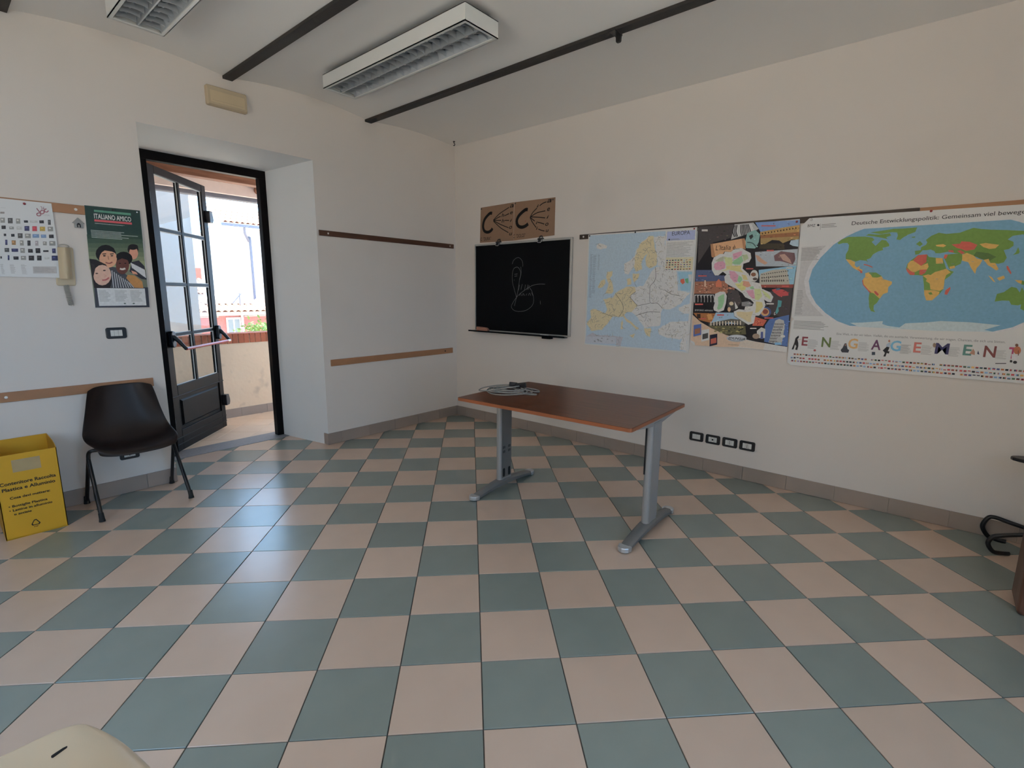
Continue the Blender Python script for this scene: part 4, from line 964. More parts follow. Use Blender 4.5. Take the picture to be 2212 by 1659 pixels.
["S",3,[104,104,100],2.2,[2086,1695,2095,1712,2085,1731]],
["S",3,[140,128,100],2.2,[2119,1654,2132,1645,2131,1632]],
["S",3,[120,116,108],2.2,[2098,1654,2116,1660,2133,1652]],
["S",3,[120,116,108],2.2,[2109,1533,2089,1531,2071,1523]],
["S",3,[140,128,100],2.2,[2138,1622,2147,1633,2154,1646]],
["S",3,[104,104,100],2.2,[2113,1621,2119,1631,2126,1639]],
["S",3,[104,104,100],2.2,[2104,1553,2118,1556,2131,1551]],
["S",3,[120,116,108],2.2,[2084,1527,2065,1516,2060,1496]],
["P",2,[176,164,132],[1993,1585,2008,1612,2025,1644,2068,1660,2075,1619,2047,1585,2008,1573]],
["S",3,[92,92,92],2.2,[2026,1611,2012,1598,2006,1581]],
["S",3,[140,128,100],2.2,[2036,1622,2049,1609,2065,1600]],
["S",3,[140,128,100],2.2,[2045,1609,2038,1627,2040,1645]],
["P",2,[178,176,174],[1961,1971,1989,1994,2028,1984,2077,1965,2069,1941,2040,1943,2011,1935,1967,1946]],
["S",3,[104,104,100],2.2,[1992,1987,1971,1988,1951,1984]],
["S",3,[92,92,92],2.2,[2014,1965,1991,1970,1981,1989]],
["S",3,[92,92,92],2.2,[2010,1961,1999,1970,1985,1972]],
["P",2,[176,164,132],[2455,1991,2474,2007,2495,2027,2537,2025,2540,1987,2550,1957,2551,1933,2562,1901,2571,1883,2581,1855,2578,1826,2583,1798,2578,1770,2555,1763,2535,1753,2512,1749,2481,1773,2478,1793,2471,1823,2472,1844,2483,1869,2504,1889,2487,1875,2468,1860,2455,1844,2439,1814,2432,1790,2440,1766,2444,1743,2416,1733,2384,1720,2377,1741,2359,1769,2360,1793,2366,1811,2360,1839,2367,1863,2382,1884,2382,1914,2401,1931,2405,1956,2427,1977]],
["S",3,[92,92,92],2.2,[2432,1965,2412,1972,2391,1976]],
["S",3,[140,128,100],2.2,[2513,1916,2509,1903,2508,1889]],
["S",3,[120,116,108],2.2,[2564,1814,2576,1805,2590,1801]],
["S",3,[140,128,100],2.2,[2441,1840,2447,1833,2456,1829]],
["S",3,[104,104,100],2.2,[2517,1930,2505,1926,2492,1928]],
["S",3,[140,128,100],2.2,[2388,1758,2377,1749,2361,1750]],
["S",3,[140,128,100],2.2,[2473,1993,2484,1976,2496,1960]],
["S",3,[104,104,100],2.2,[2441,1879,2456,1880,2466,1889]],
["S",3,[120,116,108],2.2,[2470,1896,2457,1908,2442,1919]],
["S",3,[140,128,100],2.2,[2505,1797,2511,1803,2520,1803]],
["S",3,[92,92,92],2.2,[2462,1899,2477,1910,2487,1924]],
["S",3,[104,104,100],2.2,[2430,1830,2439,1832,2448,1834]],
["S",3,[92,92,92],2.2,[2477,2002,2480,1989,2472,1978]],
["S",3,[104,104,100],2.2,[2505,1865,2510,1853,2504,1844]],
["S",3,[104,104,100],2.2,[2484,1916,2471,1918,2462,1927]],
["S",3,[120,116,108],2.2,[2551,1832,2531,1831,2516,1821]],
["S",3,[92,92,92],2.2,[2559,1902,2562,1893,2573,1888]],
["S",3,[140,128,100],2.2,[2417,1758,2408,1773,2392,1784]],
["S",3,[140,128,100],2.2,[2437,1976,2437,1965,2433,1955]],
["S",3,[92,92,92],2.2,[2515,1963,2512,1954,2516,1944]],
["S",3,[92,92,92],2.2,[2508,1961,2499,1974,2483,1982]],
["S",3,[120,116,108],2.2,[2489,1897,2495,1887,2504,1878]],
["S",3,[92,92,92],2.2,[2540,1761,2524,1760,2510,1753]],
["S",3,[92,92,92],2.2,[2505,1959,2513,1976,2514,1996]],
["S",3,[140,128,100],2.2,[2519,1991,2502,1983,2496,1966]],
["S",3,[92,92,92],2.2,[2378,1870,2387,1881,2396,1891]],
["S",3,[140,128,100],2.2,[2436,1834,2422,1846,2424,1863]],
["S",3,[140,128,100],2.2,[2491,1819,2488,1807,2488,1796]],
["S",3,[140,128,100],2.2,[2562,1894,2544,1901,2526,1906]],
["S",3,[120,116,108],2.2,[2479,1952,2473,1966,2463,1979]],
["S",3,[140,128,100],2.2,[2561,1875,2547,1879,2539,1891]],
["S",3,[120,116,108],2.2,[2459,1968,2448,1969,2440,1962]],
["S",3,[140,128,100],2.2,[2470,1907,2481,1902,2494,1901]],
["S",3,[104,104,100],2.2,[2388,1737,2373,1735,2362,1728]],
["S",3,[140,128,100],2.2,[2419,1789,2436,1794,2447,1806]],
["S",3,[120,116,108],2.2,[2538,1800,2546,1805,2555,1806]],
["S",3,[104,104,100],2.2,[2404,1891,2417,1892,2430,1888]],
["S",3,[92,92,92],2.2,[2557,1889,2543,1883,2528,1880]],
["S",3,[104,104,100],2.2,[2413,1863,2401,1870,2388,1866]],
["S",3,[140,128,100],2.2,[2527,1985,2525,1996,2527,2005]],
["S",3,[120,116,108],2.2,[2415,1837,2394,1845,2371,1849]],
["S",3,[104,104,100],2.2,[2398,1726,2396,1740,2402,1753]],
["S",3,[104,104,100],2.2,[2544,1801,2544,1792,2551,1785]],
["S",3,[92,92,92],2.2,[2378,1816,2367,1827,2360,1841]],
["S",3,[104,104,100],2.2,[2418,1814,2430,1813,2442,1809]],
["S",3,[120,116,108],2.2,[2526,1769,2520,1763,2520,1755]],
["S",3,[92,92,92],2.2,[2536,1889,2529,1899,2517,1905]],
["S",3,[104,104,100],2.2,[2442,1908,2452,1909,2462,1907]],
["S",3,[104,104,100],2.2,[2400,1856,2399,1839,2394,1822]],
["P",2,[178,176,174],[2272,1707,2268,1734,2265,1771,2263,1795,2298,1812,2324,1825,2346,1846,2367,1863,2379,1885,2382,1913,2392,1928,2405,1956,2430,1978,2455,1991,2473,2013,2495,2035,2479,2005,2455,1998,2429,1985,2413,1971,2400,1945,2383,1928,2373,1902,2367,1883,2369,1863,2366,1837,2368,1815,2369,1795,2363,1769,2346,1746,2326,1723,2313,1698]],
["S",3,[104,104,100],2.2,[2292,1724,2276,1732,2258,1739]],
["S",3,[120,116,108],2.2,[2282,1768,2279,1786,2261,1796]],
["S",3,[92,92,92],2.2,[2487,2021,2498,2022,2503,2031]],
["S",3,[104,104,100],2.2,[2351,1820,2349,1840,2346,1860]],
["S",3,[92,92,92],2.2,[2366,1845,2352,1832,2343,1817]],
["S",3,[104,104,100],2.2,[2354,1793,2353,1783,2359,1773]],
["S",3,[120,116,108],2.2,[2289,1763,2277,1755,2275,1740]],
["S",3,[104,104,100],2.2,[2339,1748,2352,1755,2355,1768]],
["S",3,[140,128,100],2.2,[2323,1787,2315,1793,2304,1793]],
["P",2,[176,164,132],[2353,1705,2386,1702,2420,1704,2417,1682,2405,1656,2389,1642,2371,1625,2356,1657,2355,1686]],
["S",3,[92,92,92],2.2,[2375,1666,2377,1679,2386,1689]],
["S",3,[92,92,92],2.2,[2382,1636,2379,1618,2389,1601]],
["S",3,[92,92,92],2.2,[2380,1676,2374,1670,2368,1664]],
["S",3,[104,104,100],2.2,[2393,1662,2403,1661,2413,1664]],
["P",2,[176,164,132],[2297,1658,2333,1665,2344,1638,2345,1609,2305,1601,2304,1628]],
["P",2,[178,176,174],[2383,1585,2408,1585,2434,1595,2461,1592,2479,1615,2485,1635,2501,1655,2514,1680,2525,1701,2539,1725,2558,1739,2571,1755,2601,1762,2627,1763,2662,1761,2681,1750,2708,1740,2722,1735,2751,1725,2769,1713,2771,1689,2775,1664,2776,1646,2783,1620,2783,1602,2788,1578,2788,1554,2809,1554,2827,1550,2853,1546,2878,1537,2899,1539,2886,1519,2870,1509,2861,1494,2841,1474,2831,1454,2820,1440,2789,1426,2766,1408,2727,1391,2689,1391,2661,1397,2647,1358,2648,1337,2648,1316,2651,1291,2650,1269,2645,1247,2626,1240,2592,1236,2570,1235,2535,1226,2501,1216,2482,1239,2461,1264,2441,1279,2429,1305,2406,1326,2384,1343,2359,1357,2383,1381,2400,1401,2419,1416,2394,1439,2377,1454,2353,1479,2342,1504,2365,1526,2394,1544]],
["S",3,[120,116,108],2.2,[2391,1469,2401,1486,2421,1491]],
["S",3,[92,92,92],2.2,[2711,1495,2704,1483,2710,1470]],
["S",3,[120,116,108],2.2,[2646,1718,2653,1724,2653,1733]],
["S",3,[120,116,108],2.2,[2514,1404,2526,1402,2536,1397]],
["S",3,[140,128,100],2.2,[2750,1588,2731,1581,2716,1568]],
["S",3,[104,104,100],2.2,[2458,1473,2470,1475,2482,1475]],
["S",3,[140,128,100],2.2,[2739,1576,2725,1577,2712,1578]],
["S",3,[140,128,100],2.2,[2847,1529,2837,1520,2823,1516]],
["S",3,[104,104,100],2.2,[2510,1578,2510,1588,2506,1598]],
["S",3,[120,116,108],2.2,[2682,1546,2695,1550,2704,1559]],
["S",3,[140,128,100],2.2,[2760,1527,2775,1522,2791,1516]],
["S",3,[104,104,100],2.2,[2698,1498,2684,1500,2673,1510]],
["S",3,[104,104,100],2.2,[2401,1385,2408,1402,2411,1420]],
["S",3,[104,104,100],2.2,[2424,1458,2416,1462,2408,1460]],
["S",3,[104,104,100],2.2,[2693,1635,2688,1643,2681,1650]],
["S",3,[92,92,92],2.2,[2612,1738,2614,1749,2611,1761]],
["S",3,[120,116,108],2.2,[2680,1497,2689,1508,2694,1521]],
["S",3,[92,92,92],2.2,[2613,1588,2620,1577,2619,1565]],
["S",3,[140,128,100],2.2,[2754,1425,2771,1419,2788,1422]],
["S",3,[92,92,92],2.2,[2503,1293,2509,1307,2503,1322]],
["S",3,[120,116,108],2.2,[2724,1546,2711,1543,2707,1531]],
["S",3,[92,92,92],2.2,[2460,1327,2477,1317,2495,1311]],
["S",3,[120,116,108],2.2,[2496,1565,2480,1558,2463,1563]],
["S",3,[140,128,100],2.2,[2553,1490,2551,1508,2545,1525]],
["S",3,[104,104,100],2.2,[2564,1365,2565,1355,2571,1346]],
["S",3,[92,92,92],2.2,[2672,1509,2691,1514,2710,1515]],
["S",3,[140,128,100],2.2,[2563,1653,2556,1661,2554,1672]],
["S",3,[92,92,92],2.2,[2535,1271,2528,1281,2521,1293]],
["S",3,[140,128,100],2.2,[2430,1579,2450,1569,2473,1567]],
["S",3,[104,104,100],2.2,[2747,1658,2742,1669,2745,1681]],
["S",3,[120,116,108],2.2,[2642,1563,2629,1570,2619,1580]],
["S",3,[140,128,100],2.2,[2723,1453,2728,1460,2735,1463]],
["S",3,[104,104,100],2.2,[2522,1572,2521,1581,2528,1588]],
["S",3,[104,104,100],2.2,[2798,1511,2798,1523,2798,1535]],
["S",3,[140,128,100],2.2,[2734,1450,2736,1463,2729,1475]],
["S",3,[140,128,100],2.2,[2612,1730,2594,1722,2575,1718]],
["S",3,[92,92,92],2.2,[2577,1602,2565,1613,2564,1628]],
["S",3,[140,128,100],2.2,[2502,1344,2515,1334,2518,1319]],
["S",3,[92,92,92],2.2,[2512,1417,2513,1400,2501,1388]],
["S",3,[140,128,100],2.2,[2662,1683,2649,1694,2633,1694]],
["S",3,[120,116,108],2.2,[2453,1345,2465,1327,2479,1310]],
["S",3,[140,128,100],2.2,[2786,1541,2788,1533,2787,1525]],
["S",3,[104,104,100],2.2,[2722,1721,2706,1720,2695,1709]],
["S",3,[140,128,100],2.2,[2705,1613,2712,1619,2720,1619]],
["S",3,[104,104,100],2.2,[2687,1746,2702,1735,2705,1718]],
["S",3,[92,92,92],2.2,[2819,1468,2830,1479,2842,1490]],
["S",3,[104,104,100],2.2,[2599,1493,2601,1480,2593,1470]],
["S",3,[92,92,92],2.2,[2490,1279,2502,1283,2508,1293]],
["S",3,[92,92,92],2.2,[2816,1474,2822,1481,2820,1490]],
["S",3,[92,92,92],2.2,[2494,1317,2502,1336,2509,1355]],
["S",3,[120,116,108],2.2,[2527,1310,2544,1299,2558,1284]],
["S",3,[92,92,92],2.2,[2741,1432,2733,1430,2726,1435]],
["S",3,[104,104,100],2.2,[2747,1557,2748,1548,2747,1538]],
["S",3,[92,92,92],2.2,[2701,1724,2702,1735,2709,1744]],
["S",3,[120,116,108],2.2,[2727,1647,2716,1664,2702,1679]],
["S",3,[140,128,100],2.2,[2723,1657,2707,1659,2692,1659]],
["S",3,[104,104,100],2.2,[2435,1379,2419,1394,2397,1389]],
["S",3,[92,92,92],2.2,[2635,1520,2633,1533,2640,1544]],
["S",3,[120,116,108],2.2,[2634,1601,2623,1594,2610,1598]],
["S",3,[92,92,92],2.2,[2753,1441,2751,1459,2736,1471]],
["S",3,[92,92,92],2.2,[2686,1623,2677,1621,2670,1615]],
["S",3,[140,128,100],2.2,[2565,1496,2562,1508,2564,1519]],
["S",3,[120,116,108],2.2,[2724,1606,2738,1592,2744,1574]],
["S",3,[120,116,108],2.2,[2622,1484,2611,1492,2610,1504]],
["S",3,[140,128,100],2.2,[2732,1666,2721,1655,2714,1641]],
["S",3,[92,92,92],2.2,[2696,1597,2685,1609,2676,1622]],
["S",3,[120,116,108],2.2,[2573,1376,2588,1388,2608,1384]],
["S",3,[140,128,100],2.2,[2663,1724,2657,1730,2656,1737]],
["S",3,[120,116,108],2.2,[2671,1406,2672,1392,2673,1379]],
["S",3,[140,128,100],2.2,[2532,1523,2518,1527,2512,1539]],
["S",3,[140,128,100],2.2,[2415,1406,2410,1419,2414,1431]],
["S",3,[120,116,108],2.2,[2556,1463,2572,1474,2577,1493]],
["S",3,[140,128,100],2.2,[2533,1669,2538,1651,2554,1639]],
["S",3,[120,116,108],2.2,[2703,1485,2690,1485,2679,1477]],
["S",3,[120,116,108],2.2,[2506,1265,2510,1255,2511,1245]],
["S",3,[104,104,100],2.2,[2464,1418,2456,1400,2459,1380]],
["S",3,[92,92,92],2.2,[2370,1517,2381,1525,2387,1535]],
["S",3,[92,92,92],2.2,[2397,1582,2392,1599,2380,1612]],
["S",3,[120,116,108],2.2,[2475,1522,2470,1539,2481,1552]],
["S",3,[120,116,108],2.2,[2607,1700,2596,1700,2586,1703]],
["S",3,[140,128,100],2.2,[2550,1311,2548,1291,2554,1272]],
["S",3,[140,128,100],2.2,[2448,1524,2456,1517,2463,1509]],
["S",3,[120,116,108],2.2,[2687,1487,2679,1504,2669,1521]],
["S",3,[104,104,100],2.2,[2822,1489,2811,1488,2801,1483]],
["S",3,[120,116,108],2.2,[2522,1329,2530,1326,2536,1320]],
["S",3,[92,92,92],2.2,[2743,1675,2732,1675,2722,1672]],
["S",3,[140,128,100],2.2,[2728,1729,2729,1717,2731,1705]],
["S",3,[120,116,108],2.2,[2525,1244,2538,1229,2558,1229]],
["S",3,[92,92,92],2.2,[2456,1332,2448,1338,2438,1335]],
["S",3,[140,128,100],2.2,[2769,1633,2763,1621,2764,1607]],
["S",3,[92,92,92],2.2,[2689,1441,2678,1453,2675,1469]],
["S",3,[120,116,108],2.2,[2607,1580,2625,1584,2640,1593]],
["S",3,[140,128,100],2.2,[2493,1475,2487,1461,2497,1448]],
["S",3,[140,128,100],2.2,[2398,1523,2395,1509,2391,1495]],
["S",3,[120,116,108],2.2,[2705,1679,2706,1668,2710,1659]],
["S",3,[92,92,92],2.2,[2356,1498,2340,1490,2321,1493]],
["S",3,[92,92,92],2.2,[2738,1561,2727,1549,2714,1539]],
["S",3,[104,104,100],2.2,[2624,1664,2625,1646,2632,1629]],
["S",3,[120,116,108],2.2,[2770,1623,2786,1628,2789,1643]],
["S",3,[120,116,108],2.2,[2674,1713,2664,1720,2662,1731]],
["S",3,[104,104,100],2.2,[2428,1383,2422,1375,2412,1373]],
["S",3,[140,128,100],2.2,[2671,1400,2658,1415,2659,1434]],
["S",3,[104,104,100],2.2,[2524,1599,2510,1613,2493,1622]],
["S",3,[104,104,100],2.2,[2558,1569,2554,1550,2537,1540]],
["S",3,[120,116,108],2.2,[2583,1570,2593,1579,2592,1592]],
["S",3,[140,128,100],2.2,[2592,1527,2589,1542,2585,1557]],
["S",3,[140,128,100],2.2,[2757,1675,2763,1680,2764,1688]],
["S",3,[120,116,108],2.2,[2563,1478,2547,1486,2529,1489]],
["S",3,[140,128,100],2.2,[2676,1520,2689,1527,2696,1540]],
["S",3,[104,104,100],2.2,[2572,1571,2577,1585,2582,1600]],
["S",3,[120,116,108],2.2,[2825,1495,2827,1505,2837,1509]],
["S",3,[120,116,108],2.2,[2779,1603,2782,1616,2783,1630]],
["S",3,[140,128,100],2.2,[2585,1560,2573,1558,2562,1555]],
["S",3,[120,116,108],2.2,[2613,1315,2629,1321,2647,1321]],
["S",3,[140,128,100],2.2,[2578,1745,2575,1738,2576,1730]],
["S",3,[120,116,108],2.2,[2497,1631,2509,1624,2520,1616]],
["S",3,[120,116,108],2.2,[2622,1465,2611,1455,2602,1444]],
["S",3,[104,104,100],2.2,[2701,1547,2700,1558,2694,1568]],
["S",3,[104,104,100],2.2,[2820,1482,2831,1473,2836,1460]],
["S",3,[140,128,100],2.2,[2565,1444,2573,1457,2589,1463]],
["S",3,[104,104,100],2.2,[2664,1553,2647,1565,2627,1561]],
["S",3,[92,92,92],2.2,[2664,1499,2651,1491,2640,1480]],
["S",3,[140,128,100],2.2,[2571,1657,2575,1644,2571,1631]],
["S",3,[140,128,100],2.2,[2521,1652,2519,1662,2519,1673]],
["S",3,[92,92,92],2.2,[2560,1299,2546,1293,2530,1292]],
["S",3,[120,116,108],2.2,[2504,1358,2490,1347,2472,1349]],
["S",3,[140,128,100],2.2,[2388,1467,2396,1472,2406,1470]],
["S",3,[120,116,108],2.2,[2620,1625,2603,1635,2588,1647]],
["S",3,[140,128,100],2.2,[2682,1472,2684,1490,2698,1501]],
["S",3,[104,104,100],2.2,[2752,1500,2757,1506,2765,1507]],
["S",3,[104,104,100],2.2,[2714,1535,2728,1543,2744,1545]],
["S",3,[120,116,108],2.2,[2522,1609,2514,1602,2514,1591]],
["S",3,[120,116,108],2.2,[2459,1364,2451,1349,2435,1341]],
["S",3,[92,92,92],2.2,[2645,1704,2641,1685,2645,1666]],
["S",3,[92,92,92],2.2,[2511,1353,2516,1360,2515,1369]],
["S",3,[140,128,100],2.2,[2400,1556,2416,1553,2429,1561]],
["S",3,[140,128,100],2.2,[2727,1519,2724,1537,2733,1551]],
["S",3,[104,104,100],2.2,[2372,1516,2392,1522,2409,1533]],
["S",3,[120,116,108],2.2,[2426,1502,2443,1504,2460,1502]],
["S",3,[120,116,108],2.2,[2656,1426,2667,1430,2674,1439]],
["S",3,[92,92,92],2.2,[2687,1502,2695,1508,2704,1513]],
["S",3,[140,128,100],2.2,[2761,1623,2780,1613,2800,1612]],
["S",3,[120,116,108],2.2,[2468,1563,2478,1566,2481,1574]],
["S",3,[104,104,100],2.2,[2478,1275,2460,1287,2438,1287]],
["S",3,[120,116,108],2.2,[2516,1668,2513,1659,2513,1649]],
["S",3,[92,92,92],2.2,[2699,1459,2690,1443,2677,1430]],
["S",3,[92,92,92],2.2,[2642,1468,2648,1479,2642,1490]],
["P",2,[178,176,174],[2538,2017,2564,2015,2590,2023,2619,2015,2645,2018,2650,1998,2644,1976,2644,1951,2650,1935,2654,1910,2658,1890,2653,1864,2657,1844,2656,1830,2655,1809,2659,1777,2662,1761,2637,1765,2610,1766,2587,1770,2588,1797,2580,1830,2581,1855,2575,1883,2564,1905,2563,1929,2561,1950,2551,1973,2540,1996]],
["S",3,[92,92,92],2.2,[2578,2001,2588,2004,2594,2012]],
["S",3,[120,116,108],2.2,[2650,1904,2646,1915,2645,1927]],
["S",3,[104,104,100],2.2,[2616,1950,2605,1964,2593,1977]],
["S",3,[120,116,108],2.2,[2580,1880,2565,1887,2549,1884]],
["S",3,[104,104,100],2.2,[2601,1885,2598,1876,2590,1870]],
["S",3,[140,128,100],2.2,[2597,1891,2616,1886,2634,1890]],
["S",3,[140,128,100],2.2,[2578,1947,2589,1944,2598,1939]],
["S",3,[140,128,100],2.2,[2602,1884,2612,1891,2623,1898]],
["S",3,[104,104,100],2.2,[2628,1833,2620,1827,2609,1826]],
["S",3,[120,116,108],2.2,[2586,1850,2604,1842,2611,1825]],
["S",3,[104,104,100],2.2,[2588,1801,2584,1817,2574,1830]],
["S",3,[140,128,100],2.2,[2639,1769,2652,1754,2649,1736]],
["S",3,[104,104,100],2.2,[2576,1977,2564,1973,2556,1964]],
["S",3,[140,128,100],2.2,[2610,1954,2618,1941,2620,1928]],
["S",3,[140,128,100],2.2,[2646,1824,2630,1818,2612,1818]],
["S",3,[92,92,92],2.2,[2635,2008,2616,2006,2599,2017]],
["S",3,[120,116,108],2.2,[2597,2002,2585,2010,2578,2022]],
["S",3,[104,104,100],2.2,[2646,1999,2646,2018,2638,2037]],
["S",3,[140,128,100],2.2,[2571,1985,2586,1993,2604,1986]],
["S",3,[140,128,100],2.2,[2640,1768,2650,1764,2655,1756]],
["S",3,[92,92,92],2.2,[2628,1806,2627,1798,2619,1795]],
["S",3,[92,92,92],2.2,[2647,1772,2646,1791,2631,1806]],
["S",3,[104,104,100],2.2,[2622,1778,2626,1788,2624,1800]],
["P",2,[176,164,132],[2493,1215,2527,1215,2562,1219,2565,1194,2556,1165,2558,1138,2523,1152,2503,1183]],
["S",3,[104,104,100],2.2,[2539,1184,2560,1189,2580,1184]],
["S",3,[104,104,100],2.2,[2515,1176,2529,1167,2534,1153]],
["P",2,[178,176,174],[2631,1214,2651,1226,2671,1247,2694,1253,2719,1269,2734,1282,2764,1286,2782,1287,2805,1286,2834,1293,2862,1292,2889,1296,2909,1297,2908,1277,2905,1253,2902,1237,2900,1214,2904,1185,2902,1167,2882,1154,2853,1146,2834,1131,2807,1138,2776,1139,2754,1143,2727,1140,2697,1148,2674,1157,2642,1167,2635,1190]],
["S",3,[140,128,100],2.2,[2871,1183,2868,1168,2876,1154]],
["S",3,[104,104,100],2.2,[2823,1257,2824,1243,2836,1235]],
["S",3,[120,116,108],2.2,[2736,1177,2719,1171,2701,1173]],
["S",3,[120,116,108],2.2,[2766,1172,2769,1152,2766,1132]],
["S",3,[104,104,100],2.2,[2631,1213,2637,1203,2646,1196]],
["S",3,[120,116,108],2.2,[2741,1197,2747,1183,2760,1174]],
["S",3,[92,92,92],2.2,[2897,1279,2891,1288,2894,1298]],
["S",3,[120,116,108],2.2,[2765,1166,2744,1169,2723,1164]],
["S",3,[120,116,108],2.2,[2862,1183,2851,1171,2835,1167]],
["S",3,[120,116,108],2.2,[2804,1274,2818,1277,2832,1272]],
["S",3,[92,92,92],2.2,[2871,1256,2864,1270,2865,1286]],
["S",3,[140,128,100],2.2,[2811,1279,2803,1279,2795,1282]],
["S",3,[92,92,92],2.2,[2698,1241,2701,1253,2699,1266]],
["S",3,[92,92,92],2.2,[2797,1170,2789,1172,2781,1173]],
["S",3,[140,128,100],2.2,[2779,1191,2797,1196,2812,1208]],
["S",3,[140,128,100],2.2,[2806,1226,2814,1214,2816,1201]],
["S",3,[104,104,100],2.2,[2793,1221,2785,1211,2789,1198]],
["S",3,[104,104,100],2.2,[2742,1174,2736,1168,2734,1160]],
["S",3,[120,116,108],2.2,[2811,1274,2814,1292,2821,1309]],
["S",3,[120,116,108],2.2,[2876,1187,2884,1194,2883,1205]],
["S",3,[140,128,100],2.2,[2883,1215,2874,1220,2868,1227]],
["S",3,[140,128,100],2.2,[2782,1159,2798,1166,2803,1182]],
["S",3,[92,92,92],2.2,[2704,1164,2701,1173,2707,1181]],
["S",3,[92,92,92],2.2,[2834,1242,2847,1246,2861,1245]],
["S",3,[120,116,108],2.2,[2865,1267,2873,1260,2884,1260]],
["S",3,[104,104,100],2.2,[2788,1214,2779,1204,2771,1192]],
["S",3,[104,104,100],2.2,[2756,1148,2766,1164,2783,1174]],
["S",3,[140,128,100],2.2,[2653,1220,2668,1213,2685,1211]],
["S",3,[92,92,92],2.2,[2727,1230,2730,1239,2725,1246]],
["S",3,[120,116,108],2.2,[2678,1214,2671,1222,2663,1227]],
["S",3,[140,128,100],2.2,[2769,1140,2766,1129,2763,1118]],
["S",3,[92,92,92],2.2,[2707,1233,2697,1229,2695,1219]],
["S",3,[120,116,108],2.2,[2732,1208,2743,1208,2753,1214]],
["S",3,[104,104,100],2.2,[2723,1215,2728,1230,2735,1244]],
["S",3,[104,104,100],2.2,[2707,1199,2717,1209,2725,1221]],
["S",3,[104,104,100],2.2,[2736,1244,2731,1253,2736,1262]],
["S",3,[140,128,100],2.2,[2641,1187,2637,1195,2636,1203]],
["S",3,[92,92,92],2.2,[2797,1186,2805,1184,2814,1186]],
["S",3,[140,128,100],2.2,[2765,1150,2761,1161,2756,1171]],
["S",3,[120,116,108],2.2,[2771,1209,2768,1218,2765,1227]],
["S",3,[120,116,108],2.2,[2797,1179,2796,1166,2796,1152]],
["S",3,[140,128,100],2.2,[2847,1205,2828,1199,2808,1196]],
["S",3,[104,104,100],2.2,[2735,1255,2730,1262,2723,1266]],
["P",2,[178,176,174],[2806,1409,2831,1417,2855,1434,2882,1437,2905,1449,2911,1428,2906,1404,2905,1378,2912,1358,2885,1359,2857,1357,2835,1370,2808,1386]],
["S",3,[140,128,100],2.2,[2850,1401,2862,1402,2872,1409]],
["S",3,[140,128,100],2.2,[2853,1380,2858,1388,2866,1393]],
["S",3,[92,92,92],2.2,[2872,1409,2866,1414,2862,1421]],
["S",3,[104,104,100],2.2,[2857,1363,2847,1355,2834,1357]],
["S",3,[140,128,100],2.2,[2861,1417,2878,1411,2896,1411]],
["S",3,[140,128,100],2.2,[2889,1381,2898,1386,2898,1397]],
["P",2,[178,176,174],[2854,1179,2877,1178,2901,1182,2905,1160,2898,1135,2896,1107,2900,1089,2903,1062,2900,1038,2870,1043,2840,1045,2845,1067,2841,1093,2844,1108,2853,1130,2854,1157]],
["S",3,[104,104,100],2.2,[2861,1163,2863,1146,2869,1130]],
["S",3,[104,104,100],2.2,[2850,1070,2839,1070,2832,1078]],
["S",3,[120,116,108],2.2,[2865,1117,2869,1128,2864,1139]],
["S",3,[120,116,108],2.2,[2854,1075,2856,1057,2857,1040]],
["S",3,[120,116,108],2.2,[2869,1069,2871,1056,2862,1046]],
["S",3,[140,128,100],2.2,[2892,1176,2907,1180,2916,1191]],
["S",3,[120,116,108],2.2,[2870,1093,2854,1101,2836,1095]],
["P",2,[176,164,132],[2259,1254,2272,1280,2280,1254,2275,1225,2281,1196,2258,1195,2261,1223]],
["S",3,[104,104,100],2.2,[2271,1222,2287,1207,2308,1200]],
["P",2,[176,164,132],[2353,1142,2379,1149,2407,1161,2391,1119]],
["S",3,[104,104,100],2.2,[2391,1147,2383,1134,2369,1126]],
["P",2,[150,150,158],[1907,1120,1957,1145,1999,1125,2031,1126,2060,1124,2088,1130,2118,1129,2155,1121,2181,1130,2214,1125,2255,1122,2290,1121,2282,1098,2269,1068,2266,1035,2218,1040,2215,1063,2213,1085,2210,1112,2178,1115,2145,1112,2120,1110,2093,1102,2063,1105,2037,1102,2001,1105,1968,1103,1945,1105,1903,1100,1877,1100]],
["S",3,[104,104,100],2.2,[2259,1115,2253,1121,2252,1130]],
["S",3,[140,128,100],2.2,[2174,1122,2172,1138,2175,1154]],
["S",3,[120,116,108],2.2,[2266,1037,2243,1031,2220,1031]],
["S",3,[104,104,100],2.2,[1928,1109,1916,1089,1891,1087]],
["S",3,[140,128,100],2.2,[2223,1053,2233,1051,2240,1057]],
["S",3,[140,128,100],2.2,[2225,1050,2216,1045,2206,1049]],
["S",3,[92,92,92],2.2,[2067,1112,2078,1111,2088,1114]],
["S",3,[92,92,92],2.2,[2126,1110,2143,1123,2154,1140]],
["S",3,[92,92,92],2.2,[2231,1096,2246,1084,2245,1066]],
["S",3,[140,128,100],2.2,[1982,1123,1995,1122,2004,1114]],
["S",3,[120,116,108],2.2,[2135,1125,2121,1130,2119,1143]],
["S",3,[92,92,92],2.2,[2027,1125,2005,1121,1983,1126]],
["S",4,[70,66,66],3.2,[2394,1544,2342,1504,2353,1479,2419,1416]],
["S",4,[70,66,66],3.2,[2530,1592,2539,1450,2607,1443,2661,1397]],
["S",4,[70,66,66],3.2,[2571,1755,2577,1654,2530,1592]],
["S",4,[70,66,66],3.2,[2666,1561,2734,1523,2815,1508]],
["S",4,[70,66,66],3.2,[2167,1309,2059,1340]],
["S",4,[70,66,66],3.2,[2184,1527,2254,1445,2276,1379,2233,1307]],
["S",4,[70,66,66],3.2,[2419,1416,2540,1442]],
["S",4,[70,66,66],3.2,[2406,1326,2519,1362,2638,1365]],
